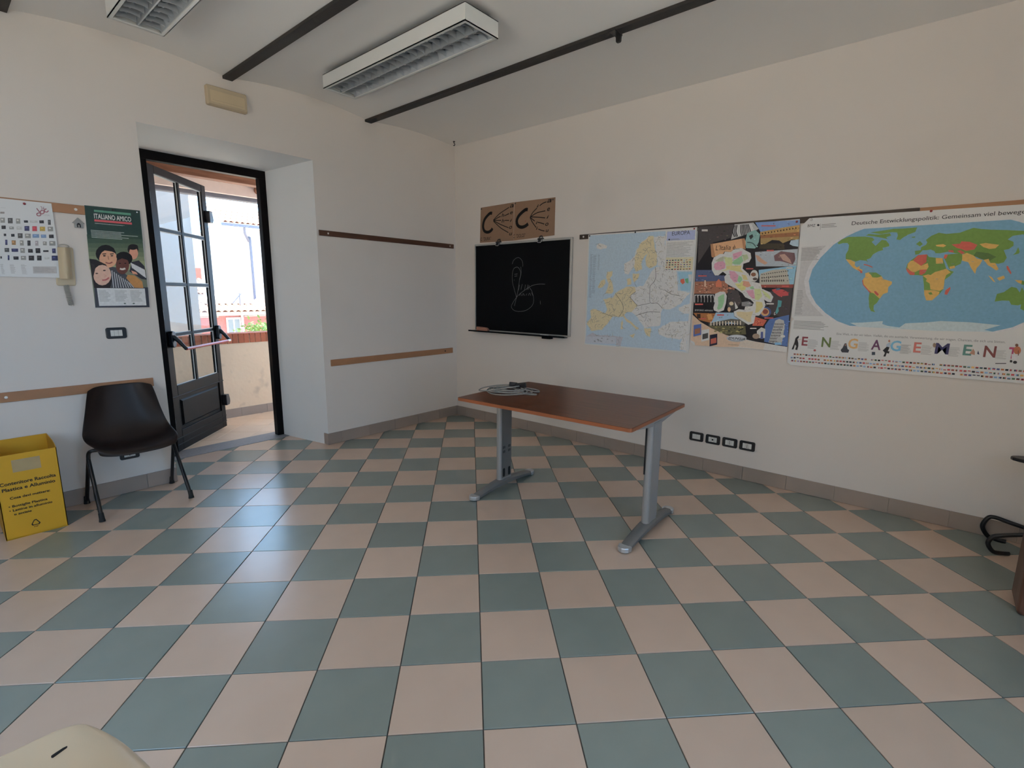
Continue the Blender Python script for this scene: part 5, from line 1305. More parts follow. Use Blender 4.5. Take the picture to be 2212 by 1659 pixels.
["P",3,[196,194,192],[2646,2059,2912,2058,2905,1713,2660,1722]],
["P",4,[150,158,190],[2660,2053,2905,2050,2905,1972,2660,1978]],
["T",5,[40,42,60],"EUROPA",2705,2860,2018,32,0,0.0],
["P",5,[40,40,40],[2691,1985,2691,1983,2689,1981,2686,1979,2683,1979,2680,1980,2678,1981,2676,1983,2675,1986,2675,1989,2677,1991,2679,1992,2682,1992,2686,1992,2688,1990,2690,1988]],
["B",5,[90,90,90],2695,2778,1991,1978,2,0.35],
["B",4,[140,138,136],2664,2900,1961,1838,14,0.35],
["P",4,[196,188,158],[2663,1835,2904,1831,2904,1725,2664,1730]],
["F",5,2668,2895,1810,9,15,9,20],
["F",5,2668,2895,1791,9,15,9,21],
["F",5,2667,2896,1772,9,15,9,22],
["F",5,2667,2897,1753,9,15,9,23],
["F",5,2667,2897,1734,9,15,9,24],
["P",4,[120,156,172],[2779,1711,2903,1708,2899,1555,2816,1555]],
["P",5,[170,72,50],[2805,1648,2836,1655,2846,1621,2828,1606,2807,1625]],
["P",5,[80,140,104],[2844,1651,2871,1658,2878,1614,2854,1621]],
["P",5,[170,170,170],[2869,1688,2902,1688,2898,1628,2885,1629]],
["B",3,[96,108,124],1897,1928,1899,1483,40,0.25],
["B",3,[96,108,124],1930,1966,1889,1526,40,0.25],
["B",3,[96,108,124],1984,2005,1891,1745,16,0.25],
["P",3,[156,160,168],[1877,1105,2210,1115,2208,1050,1871,1036]],
["P",4,[120,124,130],[2066,1066,2061,1061,2051,1061,2046,1065,2051,1070,2061,1070]],
["P",4,[120,124,130],[2033,1078,2028,1073,2018,1072,2013,1076,2018,1081,2028,1082]],
["P",4,[120,124,130],[2185,1079,2181,1074,2171,1074,2166,1078,2171,1083,2180,1083]],
["P",4,[120,124,130],[2054,1070,2049,1065,2039,1065,2034,1069,2039,1074,2049,1074]],
["P",4,[120,124,130],[2135,1093,2130,1088,2120,1087,2115,1092,2120,1096,2130,1097]],
["P",4,[120,124,130],[2033,1070,2029,1065,2019,1065,2013,1069,2018,1074,2028,1074]],
["P",4,[120,124,130],[2025,1084,2021,1079,2011,1078,2005,1083,2010,1087,2020,1088]],
["P",4,[120,124,130],[2070,1096,2066,1092,2056,1091,2051,1095,2055,1100,2065,1101]],
["P",4,[120,124,130],[1995,1060,1990,1055,1980,1054,1975,1058,1980,1063,1990,1064]],
["P",4,[120,124,130],[1991,1066,1986,1061,1976,1060,1971,1064,1976,1069,1986,1070]]],
'italy': [["P",1,[26,25,30],[2927,2077,3675,2067,3681,1907,3679,1589,3680,1132,3454,1157,3225,1195,3098,1246,3004,1294,2933,1351]],
["P",1,[176,150,126],[2933,1351,3004,1294,3098,1246,3225,1195,3345,1168,3323,1105,3197,1096,2973,1094,2964,1121,2933,1134]],
["P",1,[186,172,158],[3345,1168,3454,1157,3521,1148,3512,1098,3323,1105]],
["P",1,[196,192,188],[3521,1148,3680,1132,3681,1090,3512,1098]],
["P",2,[60,56,58],[2931,2075,3215,2070,3196,1969,3044,1936,2946,1775]],
["P",2,[93,74,74],[3084,1984,3100,1985,3097,1976,3083,1978]],
["P",2,[41,38,35],[3078,2063,3088,2063,3086,2057,3077,2059]],
["P",2,[65,59,59],[3044,1954,3057,1954,3055,1945,3043,1947]],
["P",2,[50,33,34],[3120,2007,3126,2007,3126,1999,3119,2001]],
["P",2,[53,63,62],[3019,1924,3028,1924,3027,1918,3018,1920]],
["P",2,[76,61,63],[3110,1995,3120,1995,3119,1988,3109,1990]],
["P",2,[44,55,54],[2945,1969,2957,1969,2955,1964,2944,1966]],
["P",2,[84,70,83],[3147,1960,3159,1960,3157,1954,3146,1956]],
["P",2,[35,43,38],[3165,1974,3172,1974,3171,1970,3164,1971]],
["P",2,[87,81,71],[3157,1990,3173,1990,3171,1982,3157,1985]],
["P",2,[77,68,69],[3027,1969,3039,1969,3037,1963,3026,1964]],
["P",2,[61,55,61],[3200,2068,3212,2068,3211,2059,3199,2062]],
["P",2,[58,54,61],[3111,1956,3122,1957,3120,1950,3110,1952]],
["P",2,[55,56,61],[3034,1936,3046,1936,3045,1926,3033,1928]],
["P",2,[63,43,46],[3044,1937,3058,1937,3056,1932,3043,1933]],
["P",2,[59,50,55],[2951,1975,2960,1975,2958,1970,2949,1972]],
["P",2,[55,51,42],[3079,2011,3091,2011,3089,2006,3078,2008]],
["P",2,[75,77,87],[2940,1930,2946,1930,2945,1923,2939,1925]],
["P",2,[71,61,61],[3155,2049,3166,2049,3164,2042,3154,2044]],
["P",2,[57,54,49],[2983,1872,2991,1872,2990,1866,2981,1867]],
["P",2,[29,42,36],[3132,2027,3149,2027,3146,2021,3131,2023]],
["P",2,[150,150,150],[3215,2070,3354,2073,3397,2023,3315,1989,3197,1955]],
["P",2,[197,198,195],[3274,1996,3282,1996,3281,1987,3274,1989]],
["P",2,[117,109,115],[3378,2016,3388,2016,3386,2011,3377,2013]],
["P",2,[203,206,199],[3343,2060,3350,2060,3349,2053,3342,2055]],
["P",2,[190,186,195],[3297,2049,3312,2049,3310,2043,3296,2045]],
["P",2,[100,105,100],[3234,1981,3247,1981,3245,1973,3233,1975]],
["P",2,[136,146,147],[3274,2065,3289,2065,3287,2059,3273,2061]],
["P",2,[111,114,116],[3287,1988,3294,1988,3293,1983,3286,1984]],
["P",2,[192,188,191],[3365,2022,3370,2022,3370,2013,3364,2015]],
["S",3,[40,40,44],7,[3215,2063,3205,2016,3223,1974]],
["S",3,[60,60,64],7,[3225,2063,3218,2016,3233,1975]],
["S",3,[40,40,44],7,[3234,2063,3230,2015,3244,1977]],
["S",3,[196,196,196],7,[3244,2063,3242,2014,3255,1978]],
["S",3,[196,196,196],7,[3253,2063,3255,2013,3265,1980]],
["S",3,[60,60,64],7,[3262,2063,3267,2012,3276,1981]],
["S",3,[60,60,64],7,[3272,2063,3279,2011,3287,1982]],
["S",3,[40,40,44],7,[3281,2063,3291,2010,3297,1984]],
["S",3,[60,60,64],7,[3290,2063,3303,2010,3308,1985]],
["S",3,[60,60,64],7,[3300,2063,3315,2009,3318,1986]],
["S",3,[60,60,64],7,[3309,2063,3327,2008,3328,1988]],
["S",3,[60,60,64],7,[3318,2063,3339,2007,3339,1989]],
["S",3,[196,196,196],7,[3327,2063,3350,2006,3349,1990]],
["S",3,[196,196,196],7,[3336,2063,3362,2006,3359,1992]],
["P",3,[106,142,140],[3315,1995,3371,2018,3410,1982,3406,1923,3384,1877,3318,1883,3307,1935]],
["P",3,[106,128,137],[3332,1930,3346,1930,3344,1923,3331,1925]],
["P",3,[87,111,112],[3377,1977,3382,1977,3382,1971,3376,1973]],
["P",3,[148,195,188],[3390,1893,3402,1894,3401,1886,3389,1888]],
["P",3,[134,167,165],[3333,1945,3342,1946,3341,1942,3332,1943]],
["P",3,[81,102,111],[3387,1906,3402,1907,3399,1901,3386,1903]],
["P",3,[101,131,117],[3342,1911,3353,1911,3351,1904,3341,1906]],
["P",3,[120,165,176],[3371,1948,3380,1948,3379,1941,3371,1943]],
["P",3,[143,172,173],[3389,1987,3395,1987,3395,1982,3388,1983]],
["P",4,[40,40,44],[3330,1974,3355,1986,3363,1965,3345,1946]],
["S",4,[60,80,80],8,[3321,1927,3361,1918,3389,1890]],
["P",2,[88,118,164],[3367,2073,3675,2067,3677,2031,3536,2013,3412,1999]],
["P",2,[77,89,137],[3595,2048,3607,2048,3605,2041,3594,2044]],
["P",2,[71,76,105],[3602,2040,3607,2040,3607,2035,3601,2036]],
["P",2,[76,122,165],[3592,2059,3605,2059,3603,2053,3591,2055]],
["P",2,[115,161,210],[3538,2067,3544,2067,3544,2059,3537,2061]],
["P",2,[88,124,173],[3413,2046,3422,2046,3420,2041,3412,2042]],
["P",2,[47,69,105],[3650,2051,3661,2051,3659,2046,3649,2047]],
["P",2,[107,141,184],[3462,2057,3473,2057,3471,2053,3461,2055]],
["P",2,[90,120,155],[3494,2064,3506,2064,3504,2058,3493,2060]],
["P",2,[56,70,104],[3496,2056,3504,2056,3503,2048,3496,2050]],
["P",2,[83,111,153],[3423,2013,3431,2013,3430,2006,3422,2008]],
["P",2,[101,150,199],[3489,2048,3498,2048,3497,2045,3488,2046]],
["P",2,[94,123,171],[3591,2066,3597,2066,3596,2058,3590,2060]],
["P",2,[112,159,210],[3591,2061,3599,2061,3598,2053,3590,2055]],
["P",2,[150,118,66],[3409,1999,3535,2016,3676,2031,3679,1961,3572,1946,3416,1955]],
["P",2,[160,141,65],[3580,2021,3586,2021,3585,2015,3579,2017]],
["P",2,[141,103,53],[3439,1996,3448,1996,3447,1990,3438,1992]],
["P",2,[112,81,58],[3645,2001,3652,2001,3651,1996,3644,1997]],
["P",2,[147,123,64],[3563,1952,3573,1953,3572,1946,3562,1948]],
["P",2,[170,146,79],[3558,2019,3566,2019,3565,2014,3557,2016]],
["P",2,[155,112,66],[3664,1970,3670,1970,3669,1966,3663,1967]],
["P",2,[175,138,73],[3416,1970,3431,1970,3429,1961,3415,1963]],
["P",2,[183,146,74],[3440,1955,3449,1955,3448,1949,3439,1950]],
["P",2,[141,116,60],[3437,2001,3447,2001,3446,1995,3436,1997]],
["P",2,[210,163,97],[3518,1996,3531,1996,3530,1987,3518,1990]],
["P",2,[111,88,46],[3670,2011,3677,2012,3676,2004,3669,2006]],
["P",2,[210,176,92],[3638,2019,3645,2019,3644,2012,3637,2014]],
["P",2,[198,164,91],[3666,1992,3671,1992,3671,1984,3665,1986]],
["P",2,[126,95,47],[3484,1983,3491,1984,3490,1979,3483,1980]],
["P",2,[125,108,46],[3646,1990,3652,1991,3651,1985,3645,1986]],
["P",2,[178,141,71],[3647,1961,3657,1961,3655,1956,3647,1957]],
["P",2,[151,126,72],[3575,1969,3585,1969,3583,1962,3574,1964]],
["P",2,[123,93,57],[3661,1980,3667,1980,3667,1972,3661,1974]],
["P",3,[120,76,44],[3414,1975,3678,1981,3680,1949,3416,1952]],
["P",3,[167,104,61],[3643,1966,3657,1966,3655,1959,3643,1961]],
["P",3,[130,81,50],[3568,1978,3580,1978,3578,1970,3567,1972]],
["P",3,[89,58,35],[3484,1958,3497,1958,3495,1951,3483,1953]],
["P",3,[106,72,43],[3585,1971,3596,1971,3595,1962,3584,1964]],
["P",3,[116,78,46],[3590,1957,3596,1957,3596,1949,3589,1951]],
["P",3,[81,60,26],[3438,1975,3449,1975,3448,1967,3438,1969]],
["P",3,[136,89,45],[3507,1965,3515,1965,3514,1960,3506,1961]],
["P",4,[60,40,26],[3422,1991,3431,1991,3432,1980,3423,1981]],
["P",4,[60,40,26],[3443,1994,3452,1993,3453,1982,3444,1983]],
["P",4,[60,40,26],[3465,1996,3473,1995,3474,1985,3466,1985]],
["P",4,[60,40,26],[3486,1998,3494,1997,3495,1987,3487,1987]],
["P",4,[60,40,26],[3507,2000,3515,1999,3516,1989,3508,1990]],
["P",4,[60,40,26],[3527,2002,3536,2002,3537,1991,3528,1992]],
["P",4,[60,40,26],[3548,2004,3557,2004,3558,1993,3549,1994]],
["P",4,[60,40,26],[3569,2006,3577,2006,3578,1995,3569,1996]],
["P",4,[60,40,26],[3589,2009,3597,2008,3598,1998,3590,1998]],
["P",4,[60,40,26],[3609,2011,3617,2010,3618,2000,3610,2000]],
["P",4,[60,40,26],[3629,2013,3637,2012,3638,2002,3630,2002]],
["P",4,[60,40,26],[3649,2015,3657,2014,3658,2004,3650,2004]],
["P",3,[130,108,66],[3416,1952,3681,1950,3681,1926,3634,1929,3576,1906,3550,1927,3500,1934,3452,1907,3420,1908]],
["P",3,[183,154,83],[3658,1932,3668,1932,3667,1925,3658,1927]],
["P",3,[174,135,89],[3625,1944,3638,1944,3636,1936,3624,1938]],
["P",3,[188,164,104],[3424,1912,3434,1912,3433,1906,3423,1907]],
["P",3,[159,128,89],[3638,1947,3644,1947,3643,1942,3638,1943]],
["P",3,[113,98,63],[3607,1934,3615,1934,3614,1927,3606,1929]],
["P",2,[50,44,36],[3420,1908,3451,1913,3583,1903,3593,1860,3410,1875]],
["P",2,[59,54,36],[3577,1891,3583,1891,3582,1884,3576,1885]],
["P",2,[60,43,50],[3579,1891,3591,1892,3589,1885,3578,1887]],
["P",2,[39,42,42],[3504,1880,3517,1880,3515,1871,3503,1873]],
["P",2,[26,25,18],[3526,1868,3540,1868,3537,1863,3525,1864]],
["P",2,[36,29,28],[3558,1883,3570,1883,3568,1875,3557,1877]],
["P",4,[150,170,184],[3629,1923,3681,1929,3684,1875,3645,1883,3622,1897]],
["P",2,[140,148,156],[3386,1850,3682,1859,3686,1733,3402,1741]],
["P",2,[131,143,147],[3551,1843,3561,1844,3560,1838,3550,1839]],
["P",2,[116,119,118],[3580,1749,3593,1750,3591,1745,3579,1746]],
["P",2,[121,121,128],[3546,1798,3557,1799,3555,1789,3545,1791]],
["P",2,[151,159,163],[3461,1820,3467,1821,3466,1812,3460,1814]],
["P",2,[171,181,193],[3550,1852,3556,1852,3555,1846,3549,1847]],
["P",2,[152,163,174],[3415,1779,3428,1780,3425,1774,3414,1775]],
["P",2,[153,160,170],[3503,1827,3517,1827,3515,1820,3502,1822]],
["P",2,[91,90,108],[3658,1775,3669,1776,3668,1767,3657,1769]],
["P",2,[116,122,131],[3625,1750,3634,1750,3633,1741,3625,1743]],
["P",2,[181,190,210],[3606,1818,3615,1819,3614,1813,3605,1815]],
["P",2,[173,190,202],[3659,1826,3669,1827,3668,1819,3658,1821]],
["P",2,[193,203,210],[3628,1806,3639,1806,3638,1800,3627,1801]],
["P",2,[154,173,170],[3678,1738,3689,1738,3687,1729,3677,1731]],
["P",2,[100,106,106],[3424,1850,3433,1850,3432,1843,3424,1845]],
["P",2,[111,119,135],[3422,1831,3435,1832,3433,1822,3421,1824]],
["P",2,[123,123,140],[3462,1826,3470,1827,3469,1818,3461,1820]],
["P",2,[119,118,120],[3586,1808,3592,1808,3592,1801,3585,1803]],
["P",2,[171,186,204],[3595,1780,3603,1780,3602,1773,3594,1775]],
["P",2,[190,210,210],[3666,1758,3680,1758,3678,1749,3665,1751]],
["P",2,[180,191,208],[3445,1845,3456,1846,3454,1839,3444,1841]],
["P",2,[187,191,210],[3537,1820,3542,1821,3542,1812,3536,1814]],
["P",2,[166,175,183],[3443,1751,3455,1752,3453,1747,3442,1748]],
["P",2,[130,129,131],[3597,1793,3602,1794,3601,1789,3596,1790]],
["P",2,[187,198,210],[3582,1854,3588,1854,3587,1846,3581,1848]],
["P",2,[120,134,127],[3650,1777,3657,1777,3656,1770,3649,1772]],
["P",2,[188,191,206],[3669,1789,3680,1789,3678,1781,3669,1783]],
["P",2,[104,113,118],[3625,1768,3638,1769,3636,1761,3624,1762]],
["P",2,[179,192,195],[3508,1851,3516,1851,3515,1847,3507,1848]],
["P",3,[160,124,104],[3388,1829,3415,1821,3443,1793,3484,1765,3466,1752,3412,1781]],
["P",3,[159,130,112],[3415,1792,3426,1792,3425,1785,3414,1786]],
["P",3,[96,70,74],[3523,1817,3569,1848,3662,1831,3672,1785,3658,1747,3576,1775,3533,1777]],
["P",3,[67,53,61],[3605,1791,3616,1792,3614,1782,3605,1784]],
["P",3,[93,63,84],[3576,1780,3586,1781,3585,1772,3575,1774]],
["P",3,[140,96,109],[3579,1800,3588,1801,3586,1796,3578,1797]],
["P",3,[127,103,95],[3556,1809,3570,1810,3568,1802,3555,1803]],
["P",3,[86,59,65],[3628,1810,3635,1811,3634,1804,3628,1806]],
["P",3,[83,50,52],[3607,1807,3616,1807,3615,1801,3606,1803]],
["P",3,[126,77,92],[3599,1820,3605,1820,3605,1812,3598,1814]],
["P",3,[92,74,75],[3597,1838,3604,1838,3603,1833,3596,1834]],
["P",3,[104,70,78],[3605,1804,3618,1805,3616,1798,3604,1800]],
["P",3,[62,55,48],[3663,1777,3669,1777,3668,1773,3662,1774]],
["P",4,[150,120,110],[3560,1822,3596,1827,3636,1786,3651,1753,3588,1782]],
["P",2,[120,164,186],[3424,1713,3683,1739,3678,1599,3444,1603]],
["P",2,[91,136,154],[3575,1672,3581,1673,3581,1664,3574,1666]],
["P",2,[92,110,129],[3623,1719,3632,1720,3630,1715,3622,1716]],
["P",2,[112,166,177],[3501,1679,3508,1680,3507,1675,3500,1676]],
["P",2,[106,154,172],[3602,1699,3611,1699,3610,1690,3601,1692]],
["P",2,[160,210,210],[3652,1648,3661,1649,3660,1640,3651,1642]],
["P",2,[90,128,145],[3542,1715,3552,1715,3551,1709,3541,1710]],
["P",2,[106,157,175],[3643,1663,3655,1664,3653,1656,3642,1657]],
["P",2,[79,121,139],[3597,1657,3602,1657,3602,1648,3596,1650]],
["P",2,[103,143,163],[3442,1627,3450,1628,3449,1618,3442,1620]],
["P",2,[124,174,210],[3614,1637,3629,1638,3627,1629,3614,1631]],
["P",2,[162,210,210],[3478,1645,3491,1646,3489,1638,3478,1639]],
["P",2,[79,105,125],[3499,1613,3512,1614,3510,1605,3499,1607]],
["P",2,[86,133,147],[3535,1681,3542,1681,3542,1672,3535,1674]],
["P",2,[169,210,210],[3476,1604,3482,1604,3481,1600,3475,1601]],
["P",2,[140,197,210],[3527,1706,3541,1707,3539,1698,3526,1700]],
["P",2,[157,204,210],[3486,1670,3494,1671,3493,1662,3485,1664]],
["P",2,[125,158,173],[3672,1613,3684,1614,3682,1610,3671,1611]],
["P",2,[153,201,210],[3560,1690,3568,1691,3567,1687,3559,1688]],
["P",2,[129,162,202],[3570,1679,3584,1680,3582,1673,3569,1674]],
["P",2,[120,161,185],[3681,1702,3688,1703,3687,1697,3680,1698]],
["P",2,[77,110,129],[3657,1724,3670,1725,3668,1719,3656,1721]],
["P",2,[137,198,210],[3672,1720,3684,1721,3682,1712,3671,1714]],
["P",2,[71,117,127],[3550,1662,3558,1662,3557,1657,3549,1658]],
["P",2,[90,128,147],[3642,1639,3650,1640,3649,1634,3641,1635]],
["P",2,[96,108,134],[3541,1664,3550,1664,3549,1656,3540,1658]],
["P",2,[94,122,140],[3491,1641,3503,1642,3502,1635,3491,1636]],
["P",3,[150,146,136],[3440,1685,3523,1711,3612,1718,3626,1702,3651,1602,3440,1600,3436,1651]],
["P",3,[105,107,98],[3545,1658,3555,1659,3554,1654,3544,1655]],
["P",3,[99,97,86],[3499,1650,3509,1651,3507,1642,3498,1643]],
["P",3,[166,163,156],[3624,1671,3637,1672,3635,1667,3623,1668]],
["P",3,[210,210,193],[3507,1648,3518,1649,3516,1641,3506,1643]],
["P",3,[123,121,109],[3495,1662,3501,1663,3500,1657,3494,1658]],
["P",3,[139,142,133],[3598,1627,3607,1628,3606,1621,3597,1622]],
["P",3,[121,106,111],[3484,1640,3494,1641,3493,1633,3484,1635]],
["P",3,[135,129,129],[3468,1658,3476,1659,3475,1654,3467,1655]],
["P",3,[210,207,191],[3473,1664,3481,1664,3480,1655,3473,1657]],
["P",3,[197,174,178],[3466,1688,3476,1689,3475,1681,3465,1682]],
["P",3,[164,150,145],[3520,1649,3526,1650,3525,1645,3519,1646]],
["P",3,[122,129,122],[3481,1662,3490,1663,3489,1656,3480,1657]],
["P",3,[136,144,122],[3596,1624,3602,1625,3601,1617,3596,1618]],
["P",3,[202,198,177],[3610,1701,3620,1702,3618,1697,3609,1698]],
["P",3,[162,157,135],[3449,1630,3464,1631,3462,1624,3448,1626]],
["P",3,[127,121,108],[3537,1694,3550,1695,3548,1686,3537,1688]],
["P",3,[89,92,95],[3629,1632,3639,1633,3637,1625,3628,1627]],
["P",4,[66,62,58],[3462,1629,3461,1623,3457,1620,3453,1623,3451,1629,3452,1636,3456,1638,3460,1635]],
["P",4,[66,62,58],[3477,1629,3476,1623,3473,1621,3469,1623,3467,1630,3468,1636,3471,1638,3475,1636]],
["P",4,[66,62,58],[3492,1630,3491,1623,3488,1621,3484,1623,3482,1630,3483,1636,3486,1638,3490,1636]],
["P",4,[66,62,58],[3507,1630,3507,1624,3503,1621,3499,1624,3497,1630,3498,1636,3502,1639,3505,1636]],
["P",4,[66,62,58],[3523,1630,3522,1624,3518,1621,3515,1624,3513,1630,3513,1636,3517,1639,3521,1636]],
["P",4,[66,62,58],[3538,1630,3537,1624,3533,1621,3530,1624,3528,1630,3529,1636,3532,1639,3536,1636]],
["P",4,[66,62,58],[3553,1630,3552,1624,3549,1622,3545,1624,3543,1630,3544,1637,3547,1639,3551,1637]],
["P",4,[66,62,58],[3568,1631,3567,1624,3563,1622,3560,1625,3558,1631,3559,1637,3562,1639,3566,1637]],
["P",4,[66,62,58],[3582,1631,3582,1625,3578,1622,3575,1625,3573,1631,3573,1637,3577,1640,3580,1637]],
["P",4,[66,62,58],[3597,1631,3596,1625,3593,1622,3589,1625,3587,1631,3588,1637,3591,1640,3595,1637]],
["P",4,[66,62,58],[3612,1631,3611,1625,3608,1623,3604,1625,3602,1631,3603,1637,3606,1640,3610,1637]],
["P",4,[66,62,58],[3460,1652,3458,1648,3455,1646,3451,1648,3449,1653,3450,1657,3454,1659,3458,1657]],
["P",4,[66,62,58],[3475,1654,3474,1649,3470,1648,3466,1649,3465,1654,3466,1658,3469,1660,3473,1658]],
["P",4,[66,62,58],[3490,1655,3489,1651,3485,1649,3482,1651,3480,1655,3481,1659,3484,1661,3488,1659]],
["P",4,[66,62,58],[3505,1656,3504,1652,3501,1650,3497,1652,3495,1656,3496,1661,3499,1662,3503,1661]],
["P",4,[66,62,58],[3520,1658,3519,1653,3516,1652,3512,1653,3510,1658,3511,1662,3515,1664,3518,1662]],
["P",4,[66,62,58],[3535,1659,3534,1655,3531,1653,3527,1655,3525,1659,3526,1663,3529,1665,3533,1663]],
["P",4,[66,62,58],[3550,1660,3549,1656,3546,1654,3542,1656,3540,1660,3541,1664,3544,1666,3548,1664]],
["P",4,[66,62,58],[3565,1661,3564,1657,3560,1655,3557,1657,3555,1661,3556,1666,3559,1667,3563,1666]],
["P",4,[66,62,58],[3579,1663,3578,1658,3575,1657,3571,1658,3570,1663,3571,1667,3574,1669,3578,1667]],
["P",4,[66,62,58],[3594,1664,3593,1660,3590,1658,3586,1660,3584,1664,3585,1668,3589,1670,3592,1668]],
["P",4,[66,62,58],[3609,1665,3608,1661,3604,1659,3601,1661,3599,1665,3600,1669,3603,1671,3607,1669]],
["P",4,[66,62,58],[3623,1666,3622,1662,3619,1660,3615,1662,3613,1666,3615,1671,3618,1672,3621,1670]],
["P",4,[66,62,58],[3638,1667,3637,1663,3633,1662,3630,1663,3628,1668,3629,1672,3632,1673,3636,1672]],
["P",4,[66,62,58],[3457,1678,3456,1675,3452,1674,3449,1675,3447,1678,3448,1681,3452,1682,3455,1681]],
["P",4,[66,62,58],[3472,1680,3471,1677,3468,1676,3464,1678,3462,1680,3463,1683,3467,1684,3471,1683]],
["P",4,[66,62,58],[3487,1682,3486,1679,3483,1678,3479,1680,3477,1682,3479,1685,3482,1686,3486,1685]],
["P",4,[66,62,58],[3503,1684,3501,1681,3498,1680,3494,1682,3492,1684,3494,1687,3497,1688,3501,1687]],
["P",4,[66,62,58],[3517,1686,3516,1683,3513,1682,3509,1684,3507,1686,3509,1689,3512,1690,3516,1689]],
["P",4,[66,62,58],[3532,1688,3531,1685,3528,1684,3524,1686,3522,1688,3523,1691,3527,1692,3531,1691]],
["P",4,[66,62,58],[3547,1690,3546,1687,3543,1686,3539,1688,3537,1690,3538,1693,3542,1694,3545,1693]],
["P",4,[66,62,58],[3562,1692,3561,1689,3557,1688,3554,1690,3552,1692,3553,1695,3557,1696,3560,1695]],
["P",4,[66,62,58],[3577,1694,3575,1691,3572,1690,3568,1692,3567,1694,3568,1697,3571,1698,3575,1697]],
["P",4,[66,62,58],[3591,1696,3590,1693,3587,1692,3583,1694,3581,1696,3582,1699,3586,1700,3589,1699]],
["P",4,[66,62,58],[3606,1698,3604,1695,3601,1694,3597,1695,3596,1698,3597,1701,3600,1702,3604,1701]],
["P",4,[66,62,58],[3620,1700,3619,1697,3616,1696,3612,1697,3610,1700,3611,1703,3615,1704,3618,1703]],
["P",4,[66,62,58],[3634,1702,3633,1699,3630,1698,3626,1699,3625,1702,3626,1705,3629,1706,3633,1705]],
["P",3,[120,52,44],[3440,1600,3678,1602,3675,1576,3443,1579]],
["P",3,[116,40,34],[3442,1589,3454,1590,3453,1582,3441,1583]],
["P",3,[87,24,32],[3557,1586,3564,1586,3563,1579,3557,1580]],
["P",3,[168,74,64],[3476,1588,3489,1589,3487,1580,3475,1582]],
["P",3,[150,40,46],[3531,1562,3571,1573,3609,1563,3647,1543,3652,1519,3589,1512,3548,1542]],
["P",3,[94,27,25],[3611,1552,3622,1553,3621,1548,3610,1548]],
["P",3,[196,55,68],[3600,1514,3608,1515,3607,1507,3599,1509]],
["P",3,[106,19,33],[3559,1561,3569,1562,3568,1557,3558,1558]],
["P",3,[103,22,39],[3614,1554,3627,1555,3625,1547,3614,1548]],
["P",3,[125,30,33],[3643,1545,3654,1546,3652,1538,3642,1539]],
["P",3,[125,45,32],[3540,1555,3545,1556,3545,1548,3539,1550]],
["P",4,[60,80,104],[3558,1571,3583,1575,3596,1564,3566,1557]],
["P",2,[56,50,54],[3460,1535,3672,1583,3672,1349,3499,1384,3546,1495]],
["P",2,[37,33,44],[3523,1516,3532,1517,3531,1509,3522,1510]],
["P",2,[40,41,31],[3555,1467,3561,1468,3561,1463,3554,1464]],
["P",2,[76,70,79],[3577,1424,3589,1425,3587,1416,3576,1417]],
["P",2,[38,33,33],[3555,1454,3561,1454,3560,1450,3554,1451]],
["P",2,[46,38,43],[3543,1468,3553,1470,3552,1464,3542,1465]],
["P",2,[28,37,29],[3607,1531,3613,1532,3613,1528,3606,1528]],
["P",2,[60,63,73],[3650,1538,3656,1538,3655,1532,3649,1533]],
["P",2,[62,52,44],[3628,1473,3642,1475,3640,1468,3627,1469]],
["P",2,[65,52,61],[3536,1446,3544,1447,3543,1440,3535,1441]],
["P",2,[53,33,34],[3501,1543,3516,1545,3514,1535,3501,1537]],
["P",2,[58,48,46],[3582,1395,3595,1396,3593,1390,3581,1390]],
["P",2,[43,39,51],[3646,1430,3654,1431,3653,1424,3646,1425]],
["P",2,[64,69,76],[3545,1546,3555,1547,3554,1538,3544,1540]],
["P",2,[49,39,41],[3618,1568,3629,1569,3627,1562,3617,1563]],
["P",2,[49,42,47],[3516,1398,3530,1400,3528,1393,3515,1394]],
["P",2,[70,64,74],[3638,1422,3651,1424,3649,1416,3637,1417]],
["P",2,[71,72,67],[3619,1438,3627,1439,3626,1432,3619,1433]],
["P",4,[60,124,130],[3582,1485,3610,1479,3608,1435,3590,1428,3596,1401,3583,1376,3572,1393,3583,1441]],
["S",4,[190,190,190],4,[3568,1393,3567,1372,3576,1376]],
["P",2,[54,84,136],[3536,1337,3670,1376,3681,1135,3513,1161,3508,1287]],
["P",2,[48,89,136],[3610,1189,3622,1191,3621,1183,3609,1183]],
["P",2,[45,79,124],[3616,1233,3627,1235,3626,1228,3615,1228]],
["P",2,[40,62,116],[3601,1302,3610,1303,3609,1298,3600,1299]],
["P",2,[49,72,120],[3642,1336,3648,1336,3648,1327,3642,1329]],
["P",2,[57,99,172],[3639,1291,3644,1292,3644,1287,3638,1287]],
["P",2,[56,93,169],[3666,1277,3673,1278,3672,1271,3666,1272]],
["P",2,[71,117,190],[3654,1296,3667,1298,3665,1293,3653,1293]],
["P",2,[79,102,178],[3668,1253,3674,1254,3674,1247,3667,1248]],
["P",2,[46,72,123],[3569,1338,3583,1339,3581,1330,3568,1331]],
["P",2,[52,72,119],[3623,1174,3636,1176,3635,1168,3623,1168]],
["P",2,[69,105,155],[3511,1242,3518,1243,3517,1237,3510,1237]],
["P",2,[80,122,190],[3576,1166,3584,1167,3583,1160,3575,1161]],
["P",2,[62,100,161],[3601,1297,3614,1299,3612,1294,3600,1294]],
["P",2,[46,77,109],[3610,1190,3620,1191,3619,1187,3609,1187]],
["P",2,[55,82,124],[3656,1141,3663,1142,3662,1134,3656,1135]],
["P",2,[52,62,110],[3670,1164,3675,1165,3675,1159,3669,1159]],
["P",2,[46,79,134],[3512,1214,3527,1217,3525,1211,3511,1211]],
["P",2,[46,80,131],[3556,1173,3565,1174,3564,1166,3555,1167]],
["P",2,[63,87,156],[3573,1256,3584,1258,3582,1251,3572,1252]],
